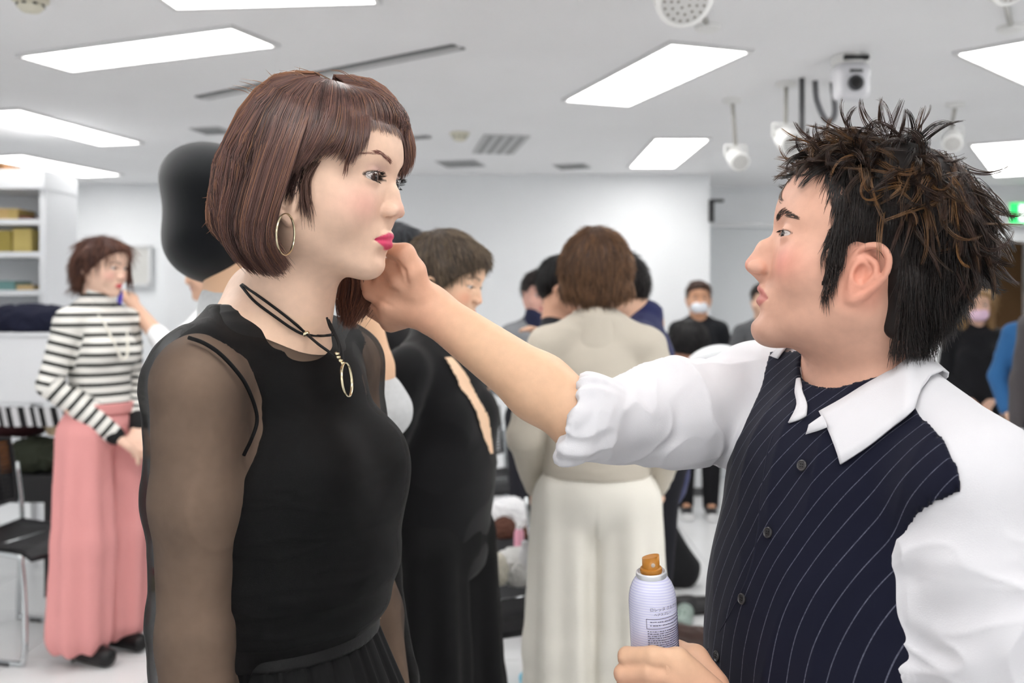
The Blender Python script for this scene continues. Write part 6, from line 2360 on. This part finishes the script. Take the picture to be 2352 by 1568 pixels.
# ------------------------------------------------------------------ furniture and small things
def chair(label, X, Y, yaw, group='black stacking chairs', scale=1.0, back=True):
    chrome = mat('chrome', (200, 204, 206), 0.18, 0.5, metal=1.0)
    blk = mat('chair_black', (34, 34, 37), 0.5, 0.35, bump=0.1, bscale=300)
    t = thing('chair', label, 'chair', (X, Y, 0), yaw, group)
    R = rotz(yaw)
    P = lambda *p: R @ (np.array(p) * scale) + np.array([X, Y, 0])
    # seat: curved front edge
    n, w = 12, 0.225
    xs = np.linspace(-0.21, 0.225, n)
    zs = 0.445 - 0.012 * np.sin((xs + 0.21) / 0.435 * math.pi) - np.clip((xs - 0.15) / 0.075, 0, 1) ** 2 * 0.035
    V, F = [], []
    for dz in (0, -0.018):
        for x, z in zip(xs, zs):
            for y in (-w, -w * 0.5, 0, w * 0.5, w):
                V.append(P(x, y, z + dz + 0.010 * (abs(y) / w) ** 2))
    m = 5
    for k in range(2):
        for i in range(n - 1):
            for j in range(m - 1):
                a = k * n * m + i * m + j
                q = (a, a + 1, a + m + 1, a + m)
                F.append(q if k else q[::-1])
    o = n * m
    for i in range(n - 1):
        F += [(i * m, (i + 1) * m, (i + 1) * m + o, i * m + o), (i * m + 4, i * m + 4 + o, (i + 1) * m + 4 + o, (i + 1) * m + 4)]
    for j in range(m - 1):
        F += [(j, j + o, j + 1 + o, j + 1), ((n - 1) * m + j, (n - 1) * m + j + 1, (n - 1) * m + j + 1 + o, (n - 1) * m + j + o)]
    link('seat', faces_mesh('seat', V, F), blk, t)
    if back:
        # mesh back: frame and slats
        bk = bpy.data.objects.new('backrest', None)
        C.objects.link(bk)
        bk.parent = t
        bk.matrix_parent_inverse = world_of(t).inverted()
        bk.matrix_basis = Matrix.Translation(P(-0.23, 0, 0.62))
        BP = lambda y, z: P(-0.225 - 0.12 * (z - 0.5) - 0.03 * (1 - (y / 0.22) ** 2), y, z)
        ring = [BP(-0.215, 0.54), BP(-0.22, 0.66), BP(-0.21, 0.80), BP(-0.10, 0.815), BP(0.10, 0.815), BP(0.21, 0.80), BP(0.22, 0.66), BP(0.215, 0.54), BP(0.10, 0.525), BP(-0.10, 0.525)]
        tube('back_frame', ring, 0.011 * scale, blk, bk, seg=8, closed=True)
        for k in range(15):
            z = 0.545 + 0.018 * k
            tube('slat', [BP(y, z) for y in np.linspace(-0.205, 0.205, 7)], 0.0068 * scale, blk, bk, seg=6)
        for k in range(5):
            y = -0.15 + 0.075 * k
            tube('upright', [BP(y, z) for z in (0.53, 0.67, 0.81)], 0.007 * scale, blk, bk, seg=6)
    for s in (-1, 1):
        y = s * 0.235
        lg = tube('leg_frame', [P(-0.235, y * 0.95, 0.70), P(-0.215, y, 0.44), P(-0.23, y, 0.20), P(-0.235, y, 0.03), P(-0.20, y, 0.012), P(0.15, y, 0.012), P(0.20, y, 0.03), P(0.205, y, 0.20), P(0.19, y, 0.39), P(0.15, y, 0.425), P(-0.18, y, 0.435)], 0.0105 * scale, chrome, t, seg=8, n=60)
        for x in (-0.14, 0.11):
            box('glide', P(x, y, 0.008), (0.06, 0.026, 0.016), mat('glide_grey', (70, 70, 72), 0.7), lg, R, 0.003)
    tube('cross_bar', [P(0.0, -0.235, 0.428), P(0.0, 0.235, 0.428)], 0.009 * scale, chrome, t, seg=8)
    return t


def cloth_heap(name, label, c, r, col, seed, parent=None, cat='garment', rough=0.95, freq=4.0, amp=0.25, group=None, flat=True):
    S = Solid()
    S.ell(c, r)
    g = np.random.default_rng(seed)
    for _ in range(4):
        d = g.uniform(-0.5, 0.5, 3) * np.array(r)
        S.ell(np.array(c) + d, np.array(r) * g.uniform(0.45, 0.7), 0.03)
    if flat:
        S.plane((0, 0, c[2] - r[2] * 0.75), (0, 0, -1), 0.006)
    a = min(r) * amp
    o = solid_mesh(name, S, max(0.006, min(r) / 9), mat('heap_%d_%d_%d' % tuple(col), col, rough, 0.2), parent, disp=lambda V: a * folds(V, seed, freq / max(r), (0.35, 0.35, 0.35)) * 0.6)
    if parent is None:
        tag(o, label, cat, group)
    return o


def text_on_can(text, size, ang0, z0, rad, M, m, parent, name, squeeze=1.0):
    cu = bpy.data.curves.new(name, 'FONT')
    cu.body = text
    cu.size = size
    ob = bpy.data.objects.new(name, cu)
    C.objects.link(ob)
    bpy.context.view_layer.update()
    me = bpy.data.meshes.new_from_object(ob.evaluated_get(bpy.context.evaluated_depsgraph_get()))
    bpy.data.objects.remove(ob)
    bm = bmesh.new()
    bm.from_mesh(me)
    for v in bm.verts:
        x, y = v.co.x * squeeze, v.co.y
        a = ang0 + x / rad
        p = M[0] @ np.array([rad * math.cos(a), rad * math.sin(a), z0 + y]) + M[1]
        v.co = p
    me2 = bm_mesh(name, bm)
    return link(name, me2, m, parent)


def build_things():
    # ---- spray can in the hand
    base, topc = at(1512, 1600, 1.012), at(1495, 1310, 1.012)
    ax = topc - base
    ax /= np.linalg.norm(ax)
    tilt = ax + np.array([0, -0.10, 0])
    tilt /= np.linalg.norm(tilt)
    tz = tilt
    tx = np.cross([0, 1.0, 0], tz)
    tx /= np.linalg.norm(tx)
    MR = np.stack([tx, np.cross(tz, tx), tz], 1)
    org = at(1496, 1318, 1.012)
    M = (MR, org)
    can = thing('spray_can', 'lavender white hairspray can with an ochre nozzle held at the bottom', 'spray can', org - tz * 0.185)
    r = 0.0252
    body = mat('can_lavender', (212, 212, 236), 0.22, 0.5)
    # fine paler rings banded into the lacquer colour
    nt = body.node_tree
    tc = nt.nodes.new('ShaderNodeTexCoord')
    sx = nt.nodes.new('ShaderNodeSeparateXYZ')
    nt.links.new(tc.outputs['Object'], sx.inputs[0])
    wv = nt.nodes.new('ShaderNodeMath')
    wv.operation = 'MULTIPLY'
    wv.inputs[1].default_value = 2 * math.pi / 0.0027
    nt.links.new(sx.outputs['Z'], wv.inputs[0])
    sn = nt.nodes.new('ShaderNodeMath')
    sn.operation = 'SINE'
    nt.links.new(wv.outputs[0], sn.inputs[0])
    mr = nt.nodes.new('ShaderNodeMapRange')
    mr.inputs['From Min'].default_value = -1
    mr.inputs['To Min'].default_value = 0.0
    mr.inputs['To Max'].default_value = 0.55
    nt.links.new(sn.outputs[0], mr.inputs['Value'])
    mx = nt.nodes.new('ShaderNodeMix')
    mx.data_type = 'RGBA'
    mx.inputs[6].default_value = rgba((198, 198, 230))
    mx.inputs[7].default_value = rgba((238, 238, 246))
    nt.links.new(mr.outputs[0], mx.inputs[0])
    nt.links.new(mx.outputs[2], nt.nodes['Principled BSDF'].inputs['Base Color'])
    prof = [(r - 0.001, -0.185), (r, -0.183)] + [(r, z) for z in np.linspace(-0.15, -0.028, 5)] + [(0.0246, -0.022), (0.0232, -0.015), (0.0208, -0.009), (0.0176, -0.004), (0.0155, -0.0015)]
    lathe('body', prof, body, can, 64, M)
    ring = lathe('crimp_ring', [(0.0130, -0.002), (0.0158, -0.003), (0.0164, 0.0), (0.0160, 0.0028), (0.0146, 0.0040), (0.0135, 0.0026), (0.0125, 0.0012), (0.004, 0.0012)], mat('aluminium', (214, 216, 220), 0.35, 0.5, metal=0.35), can, 48, M)
    ochre = mat('ochre_plastic', (178, 118, 44), 0.4, 0.4)
    lathe('nozzle_collar', [(0.004, 0.001), (0.0112, 0.002), (0.0118, 0.0045), (0.0112, 0.0072), (0.0095, 0.0080)], ochre, can, 40, M)
    a = np.linspace(0, 2 * math.pi, 40, endpoint=False)
    V = [M[0] @ np.array([0.0092 * math.cos(t), 0.0092 * math.sin(t), 0.007]) + org for t in a]
    V += [M[0] @ np.array([0.0090 * math.cos(t), 0.0090 * math.sin(t), 0.0195 + 0.0016 * math.cos(t) - 0.0012 * math.sin(t)]) + org for t in a]
    V += [M[0] @ np.array([0.0076 * math.cos(t), 0.0076 * math.sin(t), 0.0180 + 0.0010 * math.cos(t)]) + org for t in a]
    n = 40
    F = [(i, (i + 1) % n, n + (i + 1) % n, n + i) for i in range(n)] + [(n + i, n + (i + 1) % n, 2 * n + (i + 1) % n, 2 * n + i) for i in range(n)] + [tuple(2 * n + i for i in range(n))]
    nzl = link('nozzle', faces_mesh('nozzle', V, F, False), ochre, can)
    nzl.data.polygons.foreach_set('use_smooth', [True] * 80 + [False])
    ang = -math.pi / 2 + 0.12
    dirn = M[0] @ np.array([math.cos(ang), math.sin(ang), 0])
    u = np.cross(tz, dirn)
    MM = np.stack([u, tz, dirn], 1)
    lathe('spray_hole', [(0.0002, 0.0), (0.0022, 0.0), (0.0022, 0.0006), (0.0014, 0.0009), (0.0002, 0.0009)], mat('hole_grey', (190, 176, 160), 0.5), nzl, 16, (MM, M[0] @ np.array([0.0088 * math.cos(ang), 0.0088 * math.sin(ang), 0.0128]) + org))
    ink = mat('can_ink', (72, 68, 92), 0.5)
    lr = r + 0.00025
    a0 = -math.pi / 2 - 0.26
    # printing seen on the label: a heading, a box and rows of small print
    text_on_can('ロレッタ クルクルシュー', 0.0044, a0, -0.0300, lr, M, ink, can, 'label_heading', 0.95)
    text_on_can('ヘアスプレー', 0.0036, a0 + 0.16, -0.0352, lr, M, ink, can, 'label_heading', 0.95)

    def arc(z, t0, t1, w=0.00022):
        tt = np.linspace(t0, t1, max(4, int((t1 - t0) * 14)))
        P = [M[0] @ np.array([lr * math.cos(t), lr * math.sin(t), z]) + org for t in tt]
        return P
    bx = Bag()
    t0, t1 = a0 - 0.16, a0 + 1.75
    for z in (-0.0385, -0.0490):
        bx.tube(arc(z, t0, t1), 0.00026, 4)
    bx.tube([arc(-0.0385, t0, t1)[0], arc(-0.0490, t0, t1)[0]], 0.00026, 4)
    bx.build('label_box', ink, can)
    g = np.random.default_rng(5)
    fp = Bag()
    rows = [(-0.0418, 0.12), (-0.0456, 0.12)] + [(-0.0520 - 0.0024 * i, 0.0) for i in range(20)]
    for z, ind in rows:
        t = t0 + 0.03 + ind
        while t < t1 - 0.05:
            w = g.uniform(0.02, 0.11)
            fp.tube([M[0] @ np.array([lr * math.cos(q), lr * math.sin(q), z + g.uniform(-1, 1) * 0.0002]) + org for q in (t, min(t + w, t1))], 0.00042, 4)
            t += w + g.uniform(0.015, 0.05)
    o = fp.build('fine_print', ink, can)
    o['kind'] = 'stuff'

    # ---- chairs
    chair('black mesh-back chair with chrome sled legs at the left edge', -2.010, 3.95, math.radians(-14))
    chair('black chair with chrome legs nearest the pixie cut woman, loaded with bags', -0.010, 3.12, math.radians(-58), back=False)
    chair('black chair behind the pixie cut woman holding brown fur bundles', -0.06, 4.05, math.radians(-80), back=False)
    chair('empty black chair with its back to the wall behind the pixie cut woman', -0.130, 5.25, math.radians(-60))
    # ---- bags and bundles on the chairs
    cloth_heap('plastic_bag', 'crumpled white plastic bag on the chair by the fur bundles', at(1172, 1205, 4.05) + np.array([0, 0.02, 0]), (0.10, 0.08, 0.105), (240, 240, 242), 3, cat='bag', rough=0.35, freq=9)
    cloth_heap('fur_bundle', 'brown fur bundle next to the white plastic bag', at(1160, 1226, 3.95), (0.050, 0.05, 0.055), (92, 62, 52), 5, cat='bundle')
    cloth_heap('fur_bundle', 'brown fur bundle half hidden by the cream trousers', at(1228, 1230, 3.95), (0.050, 0.05, 0.045), (96, 66, 54), 7, cat='bundle')
    p = at(1192, 1240, 3.85)
    t = thing('cosmetic_tube', 'pale pink tube standing between the fur bundles', 'tube', p - np.array([0, 0, 0.05]))
    lathe('body', [(0.012, -0.05), (0.020, -0.045), (0.020, 0.03), (0.014, 0.045)], mat('pink_plastic', (238, 170, 190), 0.35), t, 20, (np.eye(3), p))
    lathe('cap', [(0.010, 0.045), (0.012, 0.045), (0.012, 0.065), (0.010, 0.066)], mat('cap_white', (240, 240, 240), 0.4), t, 20, (np.eye(3), p))
    cloth_heap('plastic_bag', 'white plastic bag on the nearer black chair seat', at(1190, 1302, 3.10), (0.075, 0.07, 0.060), (238, 238, 236), 11, cat='bag', rough=0.35, freq=9)
    cloth_heap('paper_bag', 'off white paper bag beside the plastic bag on the chair', at(1132, 1312, 3.05), (0.045, 0.06, 0.05), (232, 228, 214), 13, cat='bag', freq=7)
    for k, (px, py, col, nm, lab) in enumerate(((1222, 1300, (232, 232, 236), 'bottle', 'white bottle with a red cap on the chair seat'), (1205, 1282, (226, 226, 228), 'bottle', 'slim white bottle behind the plastic bag'))):
        p = at(px, py, 3.05)
        t = thing(nm, lab, 'bottle', p - np.array([0, 0, 0.05]))
        lathe('body', [(0.014, -0.055), (0.019, -0.05), (0.019, 0.02), (0.009, 0.035)], mat('bottle_%d' % k, col, 0.3), t, 20, (np.eye(3), p))
        lathe('cap', [(0.008, 0.035), (0.010, 0.036), (0.010, 0.055), (0.006, 0.056)], mat('cap_%d' % k, (178, 36, 58) if k == 0 else (236, 236, 238), 0.4), t, 16, (np.eye(3), p))
    # ---- floor
    S = Solid()
    c = np.array([0.770, 4.75, 0.0])
    S.cone(c + [-0.03, 0, 0.12], c + [-0.05, 0, 0.36], 0.12, 0.05, 0.05, flat=((0, 1, 0), 0.7))
    S.cone(c + [0.06, 0, 0.08], c + [-0.04, 0, 0.30], 0.10, 0.06, 0.05, flat=((0, 1, 0), 0.7))
    S.plane(c + [0, 0, 0.002], (0, 0, -1), 0.01)
    bagt = thing('tote_bag', 'slouching black bag standing on the floor beside the cream trousers', 'bag', c)
    solid_mesh('body', S, 0.008, mat('bag_black', (20, 20, 23), 0.8), bagt, disp=lambda V: 0.008 * folds(V, 9, 3.0, (1, 1, 0.6)))
    tube('strap', [c + [-0.10, 0, 0.34], c + [-0.09, 0.02, 0.46], c + [-0.03, 0.02, 0.48], c + [0.0, 0, 0.34]], 0.010, mat('bag_black'), bagt, seg=8, n=20)
    cloth_heap('paper_sheet', 'crumpled white paper showing above the black bag', np.array([0.690, 4.75, 0.405]), (0.030, 0.02, 0.068), (236, 238, 246), 21, cat='paper', flat=False)
    for k, (px, py, Y, L, col, lab) in enumerate(((1606, 1398, 4.32, 0.26, (30, 28, 30), 'black leather shoe lying by the hairdresser\'s waist'), (1572, 1432, 4.15, 0.24, (150, 166, 158), 'grey green slipper on the floor behind the spray can'),
                                                 (1594, 1478, 3.92, 0.20, (72, 52, 46), 'brown shoe half hidden by the hairdresser\'s shirt'))):
        p = at(px, py, Y)
        p[2] = 0
        t = thing('shoe', lab, 'shoe', p, 0, 'loose shoes on the floor')
        S = Solid(rotz(0.25 + k), p)
        S.cone((-L * 0.38, 0, 0.04), (L * 0.36, 0.01, 0.032), 0.042, 0.040, 0.02)
        S.ell((-L * 0.3, 0, 0.06), (0.055, 0.032, 0.035), 0.02)
        S.ell((-L * 0.32, 0, 0.085), (0.045, 0.022, 0.030), 0.008, 's')
        S.plane((0, 0, 0.008), (0, 0, -1), 0.004)
        solid_mesh('upper', S, 0.006, mat('loose_shoe_%d' % k, col, 0.35, 0.5), t)
        S = Solid(rotz(0.25 + k), p)
        S.cone((-L * 0.38, 0, 0.02), (L * 0.37, 0.01, 0.02), 0.040, 0.040)
        S.plane((0, 0, 0.012), (0, 0, 1), 0.002)
        S.plane((0, 0, 0.001), (0, 0, -1), 0.002)
        solid_mesh('sole', S, 0.006, mat('sole_dark', (26, 25, 25), 0.6), t)
    for px, py, col, lab, nm in ((1231, 1436, (196, 44, 110), 'magenta cloth scrap on the floor by the cream trousers', 'cloth_scrap'), (1228, 1560, (120, 200, 226), 'light blue cloth scrap at the bottom edge', 'cloth_scrap'), (350, 1318, (196, 70, 62), 'red and white cloth behind the pink trousers', 'cloth_scrap'),
                                 (346, 1338, (222, 206, 160), 'straw coloured cloth on the floor behind the pink trousers', 'cloth_scrap')):
        Y = CAM_H * F_PX / (py + 14 - HORIZON)
        p = at(px, py, Y)
        p[2] = 0.022
        cloth_heap(nm, lab, p, (0.05, 0.06, 0.03), col, int(px), cat='cloth', freq=5)

    # ---- shelves and cabinet on the left
    wm = mat('shelf_white', (238, 240, 243), 0.5, 0.3)
    t = thing('shelf_unit', 'white open shelving at the left edge of the room', 'shelves', (-2.9, 5.2, 1.26))
    Z0 = 1.255
    box('side_panel', (-2.445, 5.17, (Z0 + 2.06) / 2), (0.035, 0.36, 2.06 - Z0), wm, t)
    box('side_panel', (-3.60, 5.17, (Z0 + 2.06) / 2), (0.035, 0.36, 2.06 - Z0), wm, t)
    box('back_panel', (-3.02, 5.345, (Z0 + 2.06) / 2), (1.15, 0.012, 2.06 - Z0), wm, t)
    box('top_panel', (-3.02, 5.16, 2.045), (1.19, 0.38, 0.10), wm, t, None, 0.004)
    for z in (1.825, 1.655, 1.455):
        box('shelf', (-3.02, 5.165, z), (1.12, 0.34, 0.028), wm, t)
    items = [((0, 24), (466, 493), (222, 190, 128), 1.839, 'storage_box', 'tan box at the end of the top shelf'), ((24, 46), (462, 489), (214, 188, 120), 1.839, 'storage_box', 'pale ochre box on the top shelf'),
             ((46, 76), (486, 496), (120, 72, 60), 1.839, 'storage_box', 'flat brown case on the top shelf'),
             ((34, 76), (516, 571), (212, 192, 118), 1.669, 'storage_box', 'tall yellow ochre box on the middle shelf'), ((-12, 30), (520, 571), (178, 160, 84), 1.669, 'storage_box', 'olive box beside the tall ochre one'),
             ((-4, 38), (641, 663), (120, 160, 158), 1.469, 'storage_box', 'teal box on the lowest shelf'), ((42, 80), (652, 665), (206, 182, 136), 1.469, 'storage_box', 'flat tan box on the lowest shelf'),
             ((-20, 12), (404, 424), (120, 84, 50), 2.096, 'storage_box', 'brown case on top of the white shelving')]
    for (x0, x1), (y0, y1), col, z, nm, lab in items:
        a, b = at(x0, y0, 5.08), at(x1, y1, 5.08)
        w, h = b[0] - a[0], max(a[2] - b[2], 0.02)
        tt = thing(nm, lab, 'box', ((a[0] + b[0]) / 2, 5.13, z), 0, 'boxes on the shelves')
        m_ = mat('box_%d_%d_%d' % col, col, 0.7)
        box('body', ((a[0] + b[0]) / 2, 5.15, z + h * 0.42), (w, 0.18, h * 0.84), m_, tt, None, 0.003)
        box('lid', ((a[0] + b[0]) / 2, 5.15, z + h * 0.90), (w * 1.02, 0.186, h * 0.18), m_, tt, None, 0.003)
    t = thing('cabinet', 'plain white cabinet below the shelving at the left edge', 'cabinet', (-2.9, 4.95, 0))
    box('body', (-2.93, 4.95, 1.083), (1.50, 0.75, 0.325), wm, t, None, 0.006)
    box('worktop', (-2.93, 4.945, 1.250), (1.52, 0.77, 0.016), wm, t, None, 0.003)
    box('side_panel', (-3.66, 4.95, 0.46), (0.04, 0.74, 0.92), wm, t)
    box('side_panel', (-2.62, 5.28, 0.46), (0.04, 0.06, 0.92), wm, t)
    cloth_heap('coat', 'folded navy coat heaped on the white cabinet', (-2.42, 4.78, 1.315), (0.26, 0.14, 0.075), (36, 38, 56), 31, freq=5)
    cloth_heap('coat', 'grey scarf tucked beside the navy coat on the cabinet', (-2.60, 4.62, 1.295), (0.10, 0.05, 0.05), (120, 122, 128), 33, freq=5)
    # low black bench with clothes
    t = thing('bench', 'low black storage bench under the white cabinet', 'bench', (-2.75, 4.75, 0))
    bk = mat('bench_black', (30, 30, 32), 0.6)
    box('body', (-2.78, 4.78, 0.52), (1.30, 0.5, 0.13), bk, t, None, 0.006)
    for x in (-3.36, -2.20):
        for y in (4.58, 4.98):
            box('leg', (x, y, 0.228), (0.05, 0.05, 0.456), bk, t)
    gar = [((-2.30, 4.66, 0.655), (0.15, 0.12, 0.085), (50, 54, 44), 'olive green jacket crumpled on the black bench'), ((-2.50, 4.60, 0.65), (0.13, 0.10, 0.08), (150, 92, 44), 'rust orange cardigan on the black bench'),
           ((-2.22, 4.72, 0.80), (0.06, 0.09, 0.05), (206, 186, 152), 'cream cloth on top of the olive jacket'), ((-2.50, 4.76, 0.80), (0.20, 0.12, 0.07), (58, 34, 36), 'dark maroon garment at the top of the clothes heap'),
           ((-2.72, 4.70, 0.70), (0.12, 0.12, 0.12), (32, 34, 38), 'black garment at the left end of the clothes heap')]
    for k, (c, r, col, lab) in enumerate(gar):
        cloth_heap('garment', lab, c, r, col, 41 + k, group='clothes on the bench', freq=4)
    # striped cloth hanging under the cabinet
    t = thing('striped_cloth', 'black and white striped cloth hanging under the white cabinet', 'cloth', (-2.4, 4.62, 0.86))
    x0 = at(0, 930, 4.56)[0] - 0.05
    for k in range(17):
        w = 0.026
        x = x0 + k * w
        V, F = [], []
        for j in range(6):
            z = 0.925 - 0.018 * j - 0.02
            for e in (0, 1):
                V.append((x + e * w + 0.006 * j, 4.56 + 0.012 * math.sin((x + e * w) * 40) - 0.004 * j, z))
                V.append((x + e * w + 0.006 * j, 4.575 + 0.012 * math.sin((x + e * w) * 40) - 0.004 * j, z))
        for j in range(5):
            b_ = j * 4
            F += [(b_, b_ + 2, b_ + 6, b_ + 4), (b_ + 1, b_ + 5, b_ + 7, b_ + 3), (b_, b_ + 4, b_ + 5, b_ + 1), (b_ + 2, b_ + 3, b_ + 7, b_ + 6)]
        F += [(0, 1, 3, 2), (20, 22, 23, 21)]
        link('stripe', faces_mesh('stripe', V, F, False), mat('stripe_black', (28, 28, 30), 0.9) if k % 2 else mat('stripe_white', (214, 214, 216), 0.9), t)


if want('things'):
    build_things()
